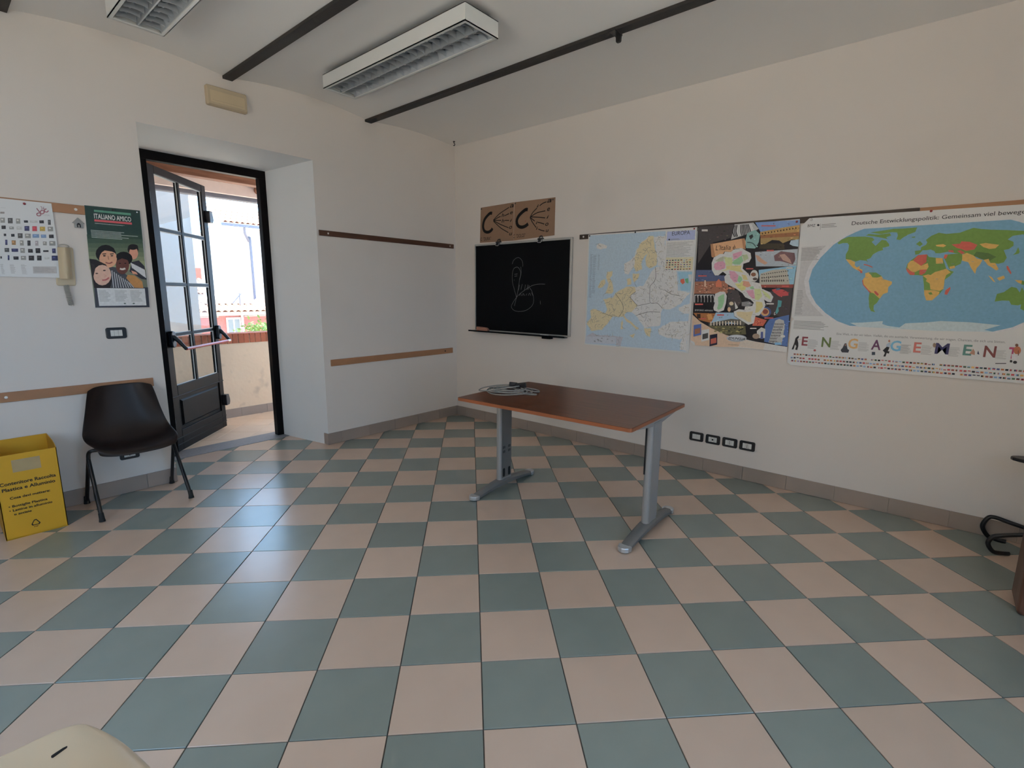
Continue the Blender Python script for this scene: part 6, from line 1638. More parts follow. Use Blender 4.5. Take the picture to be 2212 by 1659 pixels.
["P",2,[75,108,171],[3639,1182,3650,1183,3648,1175,3638,1176]],
["P",2,[46,87,145],[3549,1234,3564,1237,3561,1229,3548,1230]],
["P",2,[70,121,180],[3574,1301,3584,1303,3583,1298,3573,1298]],
["P",2,[47,76,128],[3551,1305,3565,1307,3563,1297,3550,1298]],
["P",2,[66,107,173],[3669,1328,3679,1329,3678,1321,3668,1322]],
["P",2,[46,88,146],[3548,1327,3557,1329,3556,1323,3547,1324]],
["P",2,[71,89,153],[3655,1312,3663,1313,3662,1304,3655,1306]],
["P",2,[60,75,122],[3607,1224,3616,1225,3615,1216,3607,1217]],
["P",3,[150,150,148],[3578,1328,3604,1343,3638,1331,3648,1280,3639,1146,3546,1157,3565,1262]],
["P",3,[113,117,121],[3608,1270,3621,1272,3620,1262,3607,1263]],
["P",3,[132,130,132],[3587,1209,3594,1210,3593,1204,3586,1205]],
["P",3,[210,210,209],[3602,1157,3608,1158,3607,1151,3602,1152]],
["P",3,[201,200,198],[3638,1269,3649,1270,3647,1264,3637,1264]],
["P",3,[183,173,167],[3626,1282,3638,1284,3636,1276,3625,1277]],
["P",3,[102,96,107],[3624,1217,3637,1219,3635,1212,3623,1213]],
["P",3,[172,178,171],[3643,1302,3650,1303,3649,1297,3642,1298]],
["P",3,[167,166,178],[3596,1205,3607,1207,3605,1202,3595,1202]],
["P",3,[149,158,159],[3632,1190,3641,1192,3640,1187,3631,1187]],
["P",3,[202,210,204],[3639,1268,3646,1269,3645,1261,3638,1262]],
["P",3,[166,168,153],[3627,1251,3640,1253,3638,1245,3626,1246]],
["P",3,[99,86,94],[3629,1163,3638,1164,3637,1157,3629,1157]],
["P",3,[139,131,142],[3615,1232,3621,1233,3621,1228,3614,1228]],
["P",3,[121,122,127],[3562,1238,3576,1240,3574,1231,3562,1232]],
["P",3,[96,96,102],[3571,1164,3584,1167,3582,1157,3570,1158]],
["P",3,[147,139,139],[3576,1240,3591,1242,3589,1234,3576,1235]],
["P",4,[60,60,64],[3576,1308,3581,1308,3582,1294,3578,1294]],
["P",4,[60,60,64],[3586,1308,3590,1308,3591,1295,3587,1294]],
["P",4,[60,60,64],[3595,1308,3600,1309,3601,1295,3596,1295]],
["P",4,[60,60,64],[3605,1309,3609,1309,3610,1295,3606,1295]],
["P",4,[60,60,64],[3614,1309,3618,1309,3620,1296,3615,1296]],
["P",4,[60,60,64],[3623,1310,3628,1310,3629,1296,3624,1296]],
["P",4,[60,60,64],[3632,1310,3637,1310,3638,1297,3634,1296]],
["P",4,[60,60,64],[3572,1285,3577,1286,3578,1272,3573,1272]],
["P",4,[60,60,64],[3582,1286,3586,1286,3587,1272,3583,1272]],
["P",4,[60,60,64],[3591,1286,3595,1286,3597,1273,3592,1273]],
["P",4,[60,60,64],[3600,1287,3605,1287,3606,1273,3602,1273]],
["P",4,[60,60,64],[3610,1287,3614,1287,3615,1274,3611,1273]],
["P",4,[60,60,64],[3619,1288,3623,1288,3625,1274,3620,1274]],
["P",4,[60,60,64],[3628,1288,3633,1288,3634,1275,3630,1274]],
["P",4,[60,60,64],[3568,1263,3572,1263,3574,1249,3569,1249]],
["P",4,[60,60,64],[3577,1264,3582,1264,3583,1250,3579,1250]],
["P",4,[60,60,64],[3587,1264,3591,1264,3592,1251,3588,1250]],
["P",4,[60,60,64],[3596,1264,3601,1265,3602,1251,3597,1251]],
["P",4,[60,60,64],[3606,1265,3610,1265,3611,1252,3607,1251]],
["P",4,[60,60,64],[3615,1265,3619,1266,3621,1252,3616,1252]],
["P",4,[60,60,64],[3624,1266,3629,1266,3630,1253,3625,1252]],
["P",4,[60,60,64],[3564,1241,3568,1241,3569,1227,3565,1227]],
["P",4,[60,60,64],[3573,1241,3577,1241,3579,1228,3574,1227]],
["P",4,[60,60,64],[3583,1242,3587,1242,3588,1228,3584,1228]],
["P",4,[60,60,64],[3592,1242,3596,1242,3598,1229,3593,1228]],
["P",4,[60,60,64],[3601,1243,3606,1243,3607,1229,3603,1229]],
["P",4,[60,60,64],[3611,1243,3615,1243,3616,1230,3612,1230]],
["P",4,[60,60,64],[3620,1244,3624,1244,3626,1230,3621,1230]],
["P",4,[60,60,64],[3559,1218,3564,1218,3565,1205,3561,1204]],
["P",4,[60,60,64],[3569,1219,3573,1219,3574,1205,3570,1205]],
["P",4,[60,60,64],[3578,1219,3583,1220,3584,1206,3580,1205]],
["P",4,[60,60,64],[3588,1220,3592,1220,3593,1206,3589,1206]],
["P",4,[60,60,64],[3597,1220,3602,1221,3603,1207,3598,1207]],
["P",4,[60,60,64],[3607,1221,3611,1221,3612,1207,3608,1207]],
["P",4,[60,60,64],[3616,1221,3620,1222,3622,1208,3617,1208]],
["P",4,[60,60,64],[3555,1196,3559,1196,3561,1182,3556,1182]],
["P",4,[60,60,64],[3564,1196,3569,1197,3570,1183,3566,1182]],
["P",4,[60,60,64],[3574,1197,3578,1197,3580,1183,3575,1183]],
["P",4,[60,60,64],[3583,1197,3588,1198,3589,1184,3585,1184]],
["P",4,[60,60,64],[3593,1198,3597,1198,3599,1184,3594,1184]],
["P",4,[60,60,64],[3602,1199,3607,1199,3608,1185,3604,1185]],
["P",4,[60,60,64],[3612,1199,3616,1199,3617,1186,3613,1185]],
["P",4,[60,60,64],[3551,1173,3555,1173,3556,1159,3552,1159]],
["P",4,[60,60,64],[3560,1174,3565,1174,3566,1160,3561,1160]],
["P",4,[60,60,64],[3570,1174,3574,1175,3575,1161,3571,1160]],
["P",4,[60,60,64],[3579,1175,3584,1175,3585,1161,3580,1161]],
["P",4,[60,60,64],[3589,1176,3593,1176,3594,1162,3590,1162]],
["P",4,[60,60,64],[3598,1176,3602,1176,3604,1163,3599,1162]],
["P",4,[60,60,64],[3607,1177,3612,1177,3613,1163,3609,1163]],
["P",3,[170,168,162],[3453,1242,3483,1272,3514,1260,3517,1190,3458,1186]],
["P",3,[121,125,129],[3456,1217,3465,1219,3464,1211,3455,1212]],
["P",3,[157,152,146],[3473,1212,3484,1214,3482,1209,3472,1209]],
["P",3,[151,138,136],[3491,1196,3504,1198,3503,1189,3491,1190]],
["P",3,[210,210,210],[3469,1233,3479,1235,3477,1229,3468,1230]],
["P",4,[60,70,120],[3483,1237,3499,1238,3505,1182,3485,1181]],
["P",4,[130,112,96],[3477,1201,3475,1193,3470,1186,3462,1181,3452,1179,3442,1180,3433,1184,3427,1190,3424,1198,3425,1206,3430,1214,3439,1219,3449,1221,3459,1220,3468,1216,3474,1209]],
["P",5,[150,150,150],[3642,1184,3641,1177,3636,1172,3630,1168,3621,1166,3612,1167,3605,1170,3599,1175,3597,1181,3598,1187,3603,1193,3610,1197,3618,1199,3627,1198,3634,1195,3640,1190]],
["P",5,[190,188,184],[3658,1212,3657,1208,3654,1204,3649,1202,3643,1200,3637,1201,3631,1203,3627,1206,3626,1210,3627,1215,3630,1218,3635,1221,3641,1222,3647,1222,3652,1220,3656,1216]],
["P",5,[110,160,190],[3590,1160,3634,1163,3636,1145,3592,1142]],
["P",2,[60,72,104],[2936,1724,3075,1721,3086,1677,3171,1676,3189,1633,2935,1628]],
["P",2,[72,77,122],[3132,1656,3139,1656,3138,1648,3131,1650]],
["P",2,[80,101,134],[2988,1646,2998,1646,2996,1637,2987,1639]],
["P",2,[77,96,156],[2943,1646,2953,1647,2952,1639,2941,1640]],
["P",2,[48,38,67],[2961,1652,2971,1653,2969,1648,2960,1648]],
["P",2,[45,53,84],[3116,1639,3123,1639,3122,1631,3115,1633]],
["P",2,[44,54,75],[2986,1686,2996,1687,2995,1679,2985,1680]],
["P",2,[76,90,132],[2997,1643,3008,1644,3007,1635,2996,1636]],
["P",2,[71,86,111],[3039,1713,3050,1713,3049,1704,3038,1706]],
["P",2,[30,43,68],[3049,1702,3064,1703,3061,1698,3047,1699]],
["P",2,[67,92,119],[2938,1675,2947,1676,2945,1671,2936,1672]],
["P",2,[56,75,89],[3100,1670,3111,1671,3109,1665,3099,1666]],
["P",2,[58,51,77],[3146,1675,3157,1676,3155,1671,3145,1672]],
["P",2,[58,66,81],[3167,1664,3173,1665,3172,1659,3166,1660]],
["P",2,[130,84,64],[2932,1628,3196,1633,3207,1583,3256,1580,3260,1534,3104,1529,2932,1528]],
["P",2,[168,95,84],[3238,1537,3252,1538,3250,1532,3237,1533]],
["P",2,[134,91,76],[3000,1558,3011,1559,3009,1553,2999,1554]],
["P",2,[141,82,73],[3242,1547,3257,1548,3255,1543,3241,1543]],
["P",2,[172,122,90],[3145,1537,3162,1538,3159,1530,3145,1531]],
["P",2,[79,63,41],[3106,1600,3115,1601,3114,1593,3105,1594]],
["P",2,[154,96,64],[2982,1626,2995,1626,2993,1619,2981,1621]],
["P",2,[93,59,49],[3012,1534,3019,1535,3018,1528,3011,1529]],
["P",2,[143,83,78],[3035,1609,3052,1610,3049,1603,3034,1604]],
["P",2,[110,72,54],[3091,1609,3100,1610,3098,1605,3090,1606]],
["P",2,[95,67,38],[2987,1567,3004,1568,3001,1560,2986,1562]],
["P",2,[85,52,45],[3065,1614,3075,1615,3073,1609,3064,1610]],
["P",2,[103,62,56],[3064,1601,3070,1602,3069,1598,3063,1598]],
["P",2,[158,105,79],[3052,1584,3067,1585,3064,1579,3051,1580]],
["P",2,[159,108,82],[3042,1550,3051,1551,3050,1543,3041,1545]],
["P",2,[85,59,43],[3168,1603,3181,1604,3179,1596,3167,1598]],
["P",2,[165,110,72],[3047,1594,3053,1595,3052,1590,3046,1591]],
["P",2,[123,77,60],[3171,1606,3180,1607,3179,1602,3170,1603]],
["P",2,[177,114,98],[3121,1625,3131,1626,3130,1619,3120,1620]],
["P",2,[191,128,95],[3224,1578,3235,1579,3234,1572,3223,1573]],
["P",2,[174,111,90],[3061,1543,3074,1544,3072,1539,3059,1540]],
["P",2,[105,59,44],[3248,1570,3260,1571,3258,1565,3247,1566]],
["P",2,[181,113,94],[3009,1574,3022,1575,3020,1566,3008,1567]],
["P",2,[86,59,48],[3101,1593,3111,1594,3110,1584,3101,1586]],
["P",4,[160,84,56],[3106,1605,3108,1627,3127,1648,3151,1623,3156,1583,3107,1583]],
["P",4,[176,150,130],[3010,1638,3023,1638,3027,1587,3013,1587]],
["P",3,[170,110,84],[3122,1592,3129,1592,3129,1584,3122,1584]],
["P",3,[180,150,128],[2985,1572,3000,1572,3001,1568,2985,1568]],
["P",3,[170,110,84],[3015,1540,3023,1540,3023,1535,3016,1535]],
["P",3,[96,56,40],[3111,1588,3119,1588,3120,1581,3111,1581]],
["P",3,[170,110,84],[3215,1584,3228,1584,3228,1576,3216,1577]],
["P",3,[180,150,128],[3058,1600,3066,1600,3067,1591,3059,1591]],
["P",3,[180,150,128],[2974,1550,2986,1550,2987,1543,2975,1543]],
["P",3,[80,52,44],[3133,1574,3142,1574,3142,1568,3134,1568]],
["P",3,[170,110,84],[3217,1582,3228,1582,3229,1576,3217,1576]],
["P",3,[96,56,40],[3048,1590,3060,1590,3060,1584,3048,1584]],
["P",3,[80,52,44],[2950,1553,2965,1553,2966,1549,2950,1549]],
["P",3,[180,150,128],[3026,1588,3038,1588,3038,1581,3027,1581]],
["P",3,[150,80,56],[2962,1583,2977,1583,2977,1579,2962,1579]],
["P",3,[180,150,128],[3014,1608,3029,1608,3030,1602,3014,1602]],
["P",3,[150,80,56],[3183,1607,3193,1607,3194,1599,3184,1599]],
["P",3,[96,56,40],[3052,1610,3064,1610,3064,1603,3052,1603]],
["P",3,[180,150,128],[3172,1577,3182,1577,3182,1568,3173,1568]],
["P",3,[80,52,44],[3176,1578,3190,1578,3190,1572,3176,1572]],
["P",3,[150,80,56],[3096,1609,3111,1609,3112,1601,3096,1601]],
["P",3,[170,110,84],[3046,1544,3059,1544,3059,1540,3047,1540]],
["P",3,[150,80,56],[3192,1569,3200,1569,3201,1561,3192,1561]],
["P",3,[180,150,128],[3164,1550,3177,1550,3178,1546,3165,1546]],
["P",3,[80,52,44],[3232,1555,3240,1555,3240,1549,3232,1549]],
["P",3,[96,56,40],[2939,1602,2952,1602,2953,1596,2939,1597]],
["P",3,[80,52,44],[3064,1576,3076,1576,3077,1569,3064,1569]],
["P",3,[170,110,84],[3169,1548,3177,1548,3177,1541,3169,1541]],
["P",3,[150,80,56],[3194,1543,3203,1543,3203,1536,3195,1536]],
["P",3,[80,52,44],[3029,1561,3041,1561,3042,1554,3030,1554]],
["P",3,[170,110,84],[3062,1591,3076,1591,3077,1587,3062,1587]],
["P",3,[80,52,44],[3204,1553,3216,1553,3217,1547,3205,1547]],
["P",3,[80,52,44],[3221,1581,3236,1581,3236,1577,3222,1577]],
["P",3,[170,110,84],[3175,1565,3190,1565,3191,1560,3175,1560]],
["P",3,[96,56,40],[2969,1609,2981,1609,2982,1601,2969,1601]],
["P",3,[80,52,44],[3033,1564,3043,1564,3043,1557,3034,1557]],
["P",3,[180,150,128],[3198,1546,3206,1546,3207,1540,3198,1540]],
["P",3,[170,110,84],[3165,1603,3176,1603,3176,1597,3166,1597]],
["P",3,[180,150,128],[3015,1559,3022,1559,3023,1555,3015,1555]],
["P",3,[80,52,44],[3154,1568,3164,1568,3164,1564,3154,1564]],
["P",3,[96,56,40],[3071,1584,3084,1584,3084,1578,3071,1578]],
["P",3,[96,56,40],[3223,1545,3230,1545,3230,1537,3224,1537]],
["P",3,[80,52,44],[2993,1599,3000,1599,3000,1592,2994,1592]],
["P",3,[180,150,128],[3029,1544,3038,1544,3039,1538,3030,1538]],
["P",3,[96,56,40],[3133,1545,3139,1545,3139,1541,3133,1541]],
["P",3,[170,110,84],[3009,1574,3019,1574,3020,1570,3009,1570]],
["P",3,[170,110,84],[3195,1570,3206,1570,3206,1564,3196,1564]],
["P",3,[96,56,40],[3101,1604,3108,1604,3108,1600,3101,1600]],
["P",3,[96,56,40],[3231,1569,3245,1569,3246,1562,3231,1562]],
["P",3,[96,56,40],[3218,1586,3229,1586,3229,1582,3218,1582]],
["P",3,[180,150,128],[2942,1607,2957,1607,2958,1603,2943,1603]],
["P",3,[150,80,56],[2995,1546,3005,1546,3005,1538,2996,1538]],
["P",3,[80,52,44],[3193,1542,3208,1542,3208,1537,3193,1537]],
["P",3,[180,150,128],[3216,1575,3230,1575,3230,1569,3216,1569]],
["P",3,[150,80,56],[3056,1599,3067,1599,3067,1595,3057,1595]],
["P",3,[180,150,128],[2991,1601,3001,1601,3002,1592,2992,1592]],
["P",3,[80,52,44],[3163,1588,3173,1588,3174,1580,3163,1580]],
["P",3,[170,110,84],[3218,1576,3224,1576,3225,1569,3218,1569]],
["P",3,[96,56,40],[2991,1603,3006,1603,3006,1599,2992,1599]],
["P",3,[150,80,56],[2978,1601,2986,1601,2986,1593,2978,1593]],
["P",3,[170,110,84],[3214,1582,3223,1582,3223,1574,3214,1574]],
["P",3,[180,150,128],[3077,1607,3090,1607,3091,1601,3077,1601]],
["P",2,[150,150,150],[2936,1520,3098,1522,3110,1460,2937,1457]],
["P",2,[156,162,152],[2996,1500,3003,1501,3002,1494,2995,1495]],
["P",2,[107,106,115],[2976,1495,2984,1496,2982,1492,2975,1492]],
["P",2,[191,192,190],[3037,1484,3049,1485,3047,1476,3036,1477]],
["P",2,[210,210,209],[3058,1462,3065,1462,3064,1457,3057,1457]],
["P",2,[139,140,132],[2942,1459,2955,1460,2953,1449,2941,1451]],
["P",2,[163,153,153],[3044,1499,3060,1500,3057,1490,3043,1492]],
["P",2,[210,208,210],[3065,1472,3082,1473,3079,1465,3064,1466]],
["P",3,[28,28,30],[2943,1509,2957,1517,2967,1487,2969,1428,2947,1435]],
["P",3,[26,43,36],[2946,1455,2964,1457,2961,1449,2945,1450]],
["P",3,[28,28,30],[2970,1510,2984,1517,2994,1488,2996,1428,2974,1435]],
["P",3,[21,12,30],[2982,1495,2993,1496,2991,1486,2981,1488]],
["P",3,[28,28,30],[2997,1510,3011,1517,3021,1488,3023,1429,3001,1436]],
["P",3,[28,28,30],[3024,1510,3038,1518,3048,1488,3049,1429,3028,1436]],
["P",3,[39,29,44],[3027,1467,3039,1468,3037,1461,3026,1462]],
["P",3,[28,28,30],[3050,1510,3065,1518,3074,1489,3076,1430,3055,1437]],
["P",3,[21,24,29],[3068,1459,3079,1460,3077,1454,3067,1455]],
["P",3,[28,28,30],[3077,1511,3091,1518,3100,1489,3102,1431,3081,1437]],
["P",3,[29,32,49],[3101,1433,3107,1433,3106,1428,3099,1429]],
["P",2,[60,56,58],[3201,1569,3285,1555,3320,1464,3271,1398,3215,1397]],
["P",2,[80,75,78],[3228,1546,3237,1547,3236,1540,3227,1541]],
["P",2,[77,62,72],[3242,1496,3255,1497,3253,1488,3241,1489]],
["P",2,[38,42,48],[3227,1538,3239,1539,3238,1530,3226,1532]],
["P",2,[65,66,76],[3240,1547,3252,1548,3250,1543,3239,1544]],
["P",2,[58,64,51],[3254,1437,3267,1438,3265,1428,3253,1430]],
["P",2,[89,77,78],[3294,1462,3305,1463,3304,1455,3293,1456]],
["P",2,[78,66,70],[3295,1515,3305,1516,3304,1507,3294,1508]],
["P",2,[77,82,72],[3279,1414,3293,1415,3291,1407,3278,1408]],
["P",2,[76,72,80],[3216,1494,3224,1495,3223,1486,3215,1487]],
["P",2,[37,47,44],[3314,1466,3327,1467,3325,1462,3313,1462]],
["P",2,[57,56,62],[3277,1472,3293,1474,3290,1469,3276,1469]],
["P",4,[180,166,140],[3259,1452,3258,1446,3255,1441,3250,1437,3243,1436,3237,1437,3231,1440,3227,1445,3225,1451,3226,1457,3229,1462,3235,1466,3241,1467,3247,1466,3253,1463,3257,1458]],
["P",4,[170,140,110],[3241,1405,3241,1398,3239,1392,3235,1387,3230,1386,3225,1387,3221,1391,3217,1397,3216,1404,3216,1411,3219,1418,3222,1422,3227,1423,3232,1422,3236,1418,3240,1412]],
["P",4,[170,168,166],[3265,1470,3297,1421,3277,1406]],
["P",3,[110,110,112],[3320,1464,3373,1472,3408,1451,3364,1429,3323,1435]],
["P",3,[165,148,164],[3376,1461,3388,1462,3386,1455,3375,1456]],
["P",3,[140,147,140],[3366,1457,3374,1458,3373,1451,3365,1452]],
["P",2,[140,84,36],[2938,1367,3124,1369,3115,1306,3087,1290,2996,1308]],
["P",2,[105,54,28],[3017,1335,3029,1337,3027,1330,3016,1331]],
["P",2,[187,119,40],[3105,1344,3116,1346,3115,1336,3104,1337]],
["P",2,[187,118,57],[3060,1367,3067,1368,3067,1359,3059,1360]],
["P",2,[181,114,52],[2978,1363,2987,1364,2986,1356,2977,1357]],
["P",2,[112,78,21],[3107,1344,3121,1346,3118,1341,3105,1341]],
["P",2,[92,47,19],[3103,1352,3115,1354,3113,1348,3102,1349]],
["P",3,[40,28,22],[2969,1360,2999,1361,3002,1324,2972,1323]],
["P",3,[170,120,60],[3052,1355,3088,1364,3106,1320,3070,1311]],
["P",2,[130,156,176],[3125,1376,3265,1380,3275,1348,3333,1315,3362,1291,3252,1290,3094,1290]],
["P",2,[100,129,147],[3163,1367,3170,1368,3169,1362,3162,1363]],
["P",2,[190,210,210],[3138,1313,3151,1315,3149,1306,3137,1307]],
["P",2,[133,156,182],[3236,1313,3249,1315,3247,1306,3235,1307]],
["P",2,[100,131,132],[3242,1379,3256,1381,3253,1375,3241,1375]],
["P",2,[75,94,112],[3153,1336,3164,1338,3162,1332,3152,1333]],
["P",2,[181,210,210],[3247,1332,3263,1334,3261,1325,3246,1326]],
["P",2,[129,169,183],[3134,1294,3149,1296,3146,1289,3133,1290]],
["P",2,[107,127,134],[3168,1342,3181,1344,3179,1336,3167,1337]],
["P",2,[139,149,180],[3278,1330,3292,1332,3289,1326,3277,1327]],
["P",2,[92,116,119],[3141,1298,3156,1300,3153,1295,3140,1295]],
["P",2,[152,177,206],[3124,1325,3134,1327,3133,1317,3123,1318]],
["P",2,[172,210,210],[3116,1294,3123,1295,3122,1285,3115,1287]],
["P",2,[141,158,186],[3232,1351,3247,1353,3245,1346,3231,1347]],
["P",2,[99,116,124],[3218,1363,3226,1364,3225,1355,3217,1356]],
["P",2,[107,131,144],[3171,1340,3177,1341,3176,1332,3170,1334]],
["P",3,[80,76,70],[3072,1285,3249,1329,3332,1325,3362,1295,3350,1280,3251,1301,3078,1266]],
["P",3,[72,78,62],[3259,1312,3269,1314,3268,1304,3258,1305]],
["P",3,[86,70,81],[3303,1313,3310,1314,3309,1305,3302,1307]],
["P",3,[104,92,95],[3275,1320,3283,1321,3282,1316,3274,1317]],
["P",3,[65,68,60],[3113,1277,3127,1279,3125,1273,3112,1274]],
["P",4,[186,176,160],[3086,1301,3095,1301,3098,1267,3088,1267]],
["P",4,[186,176,160],[3110,1303,3119,1303,3122,1269,3113,1269]],
["P",4,[186,176,160],[3134,1304,3143,1304,3146,1271,3137,1270]],
["P",4,[186,176,160],[3158,1306,3167,1306,3170,1272,3160,1272]],
["P",4,[186,176,160],[3181,1307,3190,1308,3193,1274,3184,1274]],
["P",4,[186,176,160],[3205,1309,3214,1309,3217,1276,3207,1275]],
["P",4,[186,176,160],[3228,1310,3237,1311,3240,1277,3231,1277]],
["P",4,[186,176,160],[3251,1312,3260,1312,3263,1279,3254,1279]],
["P",4,[186,176,160],[3274,1313,3283,1314,3286,1281,3277,1280]],
["P",4,[186,176,160],[3297,1315,3305,1315,3308,1282,3299,1282]],
["P",4,[186,176,160],[3319,1316,3328,1317,3331,1284,3322,1283]],
["P",2,[84,80,56],[3070,1265,3363,1279,3376,1210,3224,1199,3120,1239]],
["P",2,[63,68,41],[3328,1218,3341,1220,3339,1211,3327,1212]],
["P",2,[78,82,55],[3184,1241,3191,1242,3190,1233,3183,1234]],
["P",2,[78,82,42],[3165,1225,3174,1226,3173,1216,3165,1217]],
["P",2,[102,89,58],[3222,1217,3233,1219,3231,1214,3221,1214]],
["P",2,[89,79,54],[3348,1253,3359,1254,3357,1246,3347,1247]],
["P",2,[83,82,57],[3266,1230,3276,1232,3275,1223,3266,1224]],
["P",2,[115,113,86],[3214,1218,3224,1219,3223,1210,3214,1211]],
["P",2,[81,70,42],[3358,1274,3366,1275,3365,1266,3357,1267]],
["P",2,[112,91,65],[3304,1271,3316,1273,3314,1267,3302,1267]],
["P",2,[72,56,53],[3104,1257,3118,1259,3116,1253,3103,1253]],
["P",2,[100,99,69],[3183,1253,3198,1255,3196,1245,3183,1246]],
["P",2,[89,79,63],[3324,1233,3338,1235,3335,1227,3323,1228]],
["P",2,[113,99,66],[3241,1262,3253,1264,3251,1258,3240,1258]],
["P",3,[120,110,66],[3144,1256,3141,1251,3134,1250,3127,1253,3127,1258,3133,1261,3140,1261]],
["P",3,[120,110,66],[3208,1232,3204,1226,3194,1224,3185,1228,3185,1233,3193,1237,3203,1236]],
["P",3,[150,140,90],[3271,1221,3268,1217,3262,1216,3257,1218,3256,1222,3261,1224,3268,1224]],
["P",3,[120,110,66],[3328,1223,3326,1218,3321,1217,3317,1220,3316,1225,3320,1228,3325,1227]],
["P",3,[150,140,90],[3336,1262,3334,1257,3328,1255,3323,1258,3322,1264,3327,1267,3333,1266]],
["P",3,[60,60,44],[3281,1219,3277,1215,3268,1214,3259,1216,3259,1219,3267,1222,3277,1221]],
["P",3,[150,140,90],[3192,1217,3188,1212,3178,1210,3169,1213,3169,1219,3177,1223,3187,1222]],
["P",3,[44,44,36],[3351,1254,3349,1249,3345,1248,3341,1251,3340,1257,3344,1260,3349,1259]],
["P",3,[60,60,44],[3261,1248,3259,1243,3253,1242,3247,1245,3247,1249,3252,1253,3258,1252]],
["P",3,[60,60,44],[3179,1244,3175,1241,3164,1239,3155,1241,3155,1244,3163,1247,3174,1247]],
["P",3,[150,140,90],[3187,1213,3184,1209,3177,1207,3171,1210,3170,1215,3176,1218,3183,1217]],
["P",3,[44,44,36],[3291,1253,3289,1248,3283,1247,3278,1250,3278,1255,3282,1259,3288,1258]],
["P",3,[150,140,90],[3351,1266,3349,1262,3343,1261,3338,1263,3338,1268,3342,1270,3348,1270]],
["P",3,[44,44,36],[3210,1253,3206,1248,3197,1246,3190,1249,3189,1254,3196,1258,3206,1257]],
["P",3,[44,44,36],[3254,1232,3250,1227,3240,1226,3232,1228,3231,1233,3239,1236,3249,1235]],
["P",3,[44,44,36],[3349,1250,3344,1246,3332,1244,3323,1247,3323,1251,3332,1254,3343,1254]],
["P",3,[150,140,90],[3330,1267,3325,1262,3313,1261,3304,1263,3303,1268,3313,1272,3324,1271]],
["P",3,[44,44,36],[3223,1235,3220,1231,3213,1230,3207,1232,3207,1236,3212,1238,3220,1238]],
["P",3,[44,44,36],[3326,1239,3324,1234,3317,1233,3312,1236,3312,1240,3317,1244,3323,1243]],
["P",3,[150,140,90],[3320,1232,3315,1227,3304,1226,3295,1228,3295,1233,3303,1236,3314,1236]],
["P",3,[120,110,66],[3234,1232,3230,1228,3219,1226,3209,1228,3209,1233,3218,1236,3229,1236]],
["P",3,[120,110,66],[3145,1223,3141,1218,3131,1216,3122,1219,3122,1225,3130,1229,3140,1228]],
["P",3,[120,110,66],[3335,1268,3331,1263,3322,1261,3314,1264,3314,1270,3321,1273,3330,1273]],
["P",3,[120,110,66],[3334,1228,3331,1223,3323,1221,3316,1224,3316,1229,3322,1233,3330,1232]],
["P",3,[60,60,44],[3341,1224,3338,1220,3329,1219,3322,1221,3322,1225,3328,1228,3337,1227]],
["P",3,[150,140,90],[3209,1251,3205,1246,3195,1245,3186,1247,3186,1252,3194,1255,3204,1255]],
["P",2,[50,66,110],[3544,1392,3542,1376,3534,1363,3521,1353,3506,1350,3489,1352,3474,1361,3464,1374,3459,1390,3461,1406,3469,1419,3482,1429,3498,1432,3515,1430,3529,1421,3539,1408]],
["P",2,[40,55,108],[3532,1403,3540,1404,3539,1396,3531,1397]],
["P",2,[56,64,116],[3481,1424,3495,1426,3492,1420,3480,1421]],
["P",2,[49,72,116],[3465,1395,3480,1397,3477,1388,3464,1389]],
["P",2,[38,67,110],[3492,1381,3506,1383,3504,1377,3491,1377]],
["P",2,[76,89,149],[3480,1385,3492,1386,3491,1378,3479,1379]],
["P",2,[58,70,140],[3503,1391,3516,1392,3514,1385,3502,1386]],
["P",4,[170,130,84],[3529,1392,3528,1380,3522,1370,3513,1363,3501,1361,3489,1362,3479,1369,3471,1378,3468,1390,3469,1402,3475,1412,3484,1419,3496,1421,3508,1419,3518,1413,3526,1403]],
["P",5,[110,46,36],[3521,1395,3520,1388,3516,1381,3510,1377,3503,1375,3496,1376,3489,1380,3484,1387,3482,1394,3483,1401,3487,1408,3493,1412,3500,1414,3507,1412,3514,1408,3519,1402]],
["P",5,[160,66,44],[3424,1354,3471,1341,3518,1329,3495,1283,3417,1281]],
["P",6,[120,36,30],[3492,1307,3490,1304,3485,1304,3483,1307,3485,1310,3489,1310]],
["P",6,[190,120,80],[3458,1320,3456,1317,3451,1317,3449,1320,3451,1323,3455,1323]],
["P",6,[120,36,30],[3479,1310,3477,1307,3472,1306,3470,1309,3472,1312,3476,1313]],
["P",6,[190,120,80],[3448,1297,3446,1294,3442,1294,3439,1297,3441,1300,3446,1300]],
["P",6,[190,120,80],[3450,1317,3448,1314,3443,1314,3441,1317,3443,1320,3447,1320]],
["P",6,[190,120,80],[3489,1305,3487,1302,3482,1302,3480,1305,3482,1308,3486,1308]],
["P",6,[190,120,80],[3466,1316,3463,1313,3459,1313,3456,1316,3458,1319,3463,1319]],
["P",6,[120,36,30],[3478,1307,3476,1304,3471,1304,3469,1306,3471,1310,3475,1310]],
["P",6,[120,36,30],[3444,1321,3442,1317,3438,1317,3435,1320,3437,1323,3442,1323]],
["P",6,[120,36,30],[3458,1296,3456,1293,3451,1292,3448,1295,3450,1298,3455,1299]],
["P",6,[120,36,30],[3464,1304,3462,1301,3458,1301,3455,1303,3457,1307,3462,1307]],
["P",6,[120,36,30],[3456,1318,3454,1315,3450,1314,3447,1317,3449,1320,3454,1321]],
["P",6,[120,36,30],[3461,1332,3458,1328,3454,1328,3451,1331,3453,1334,3458,1334]],
["P",6,[190,120,80],[3467,1318,3465,1315,3461,1315,3458,1318,3460,1321,3465,1321]],
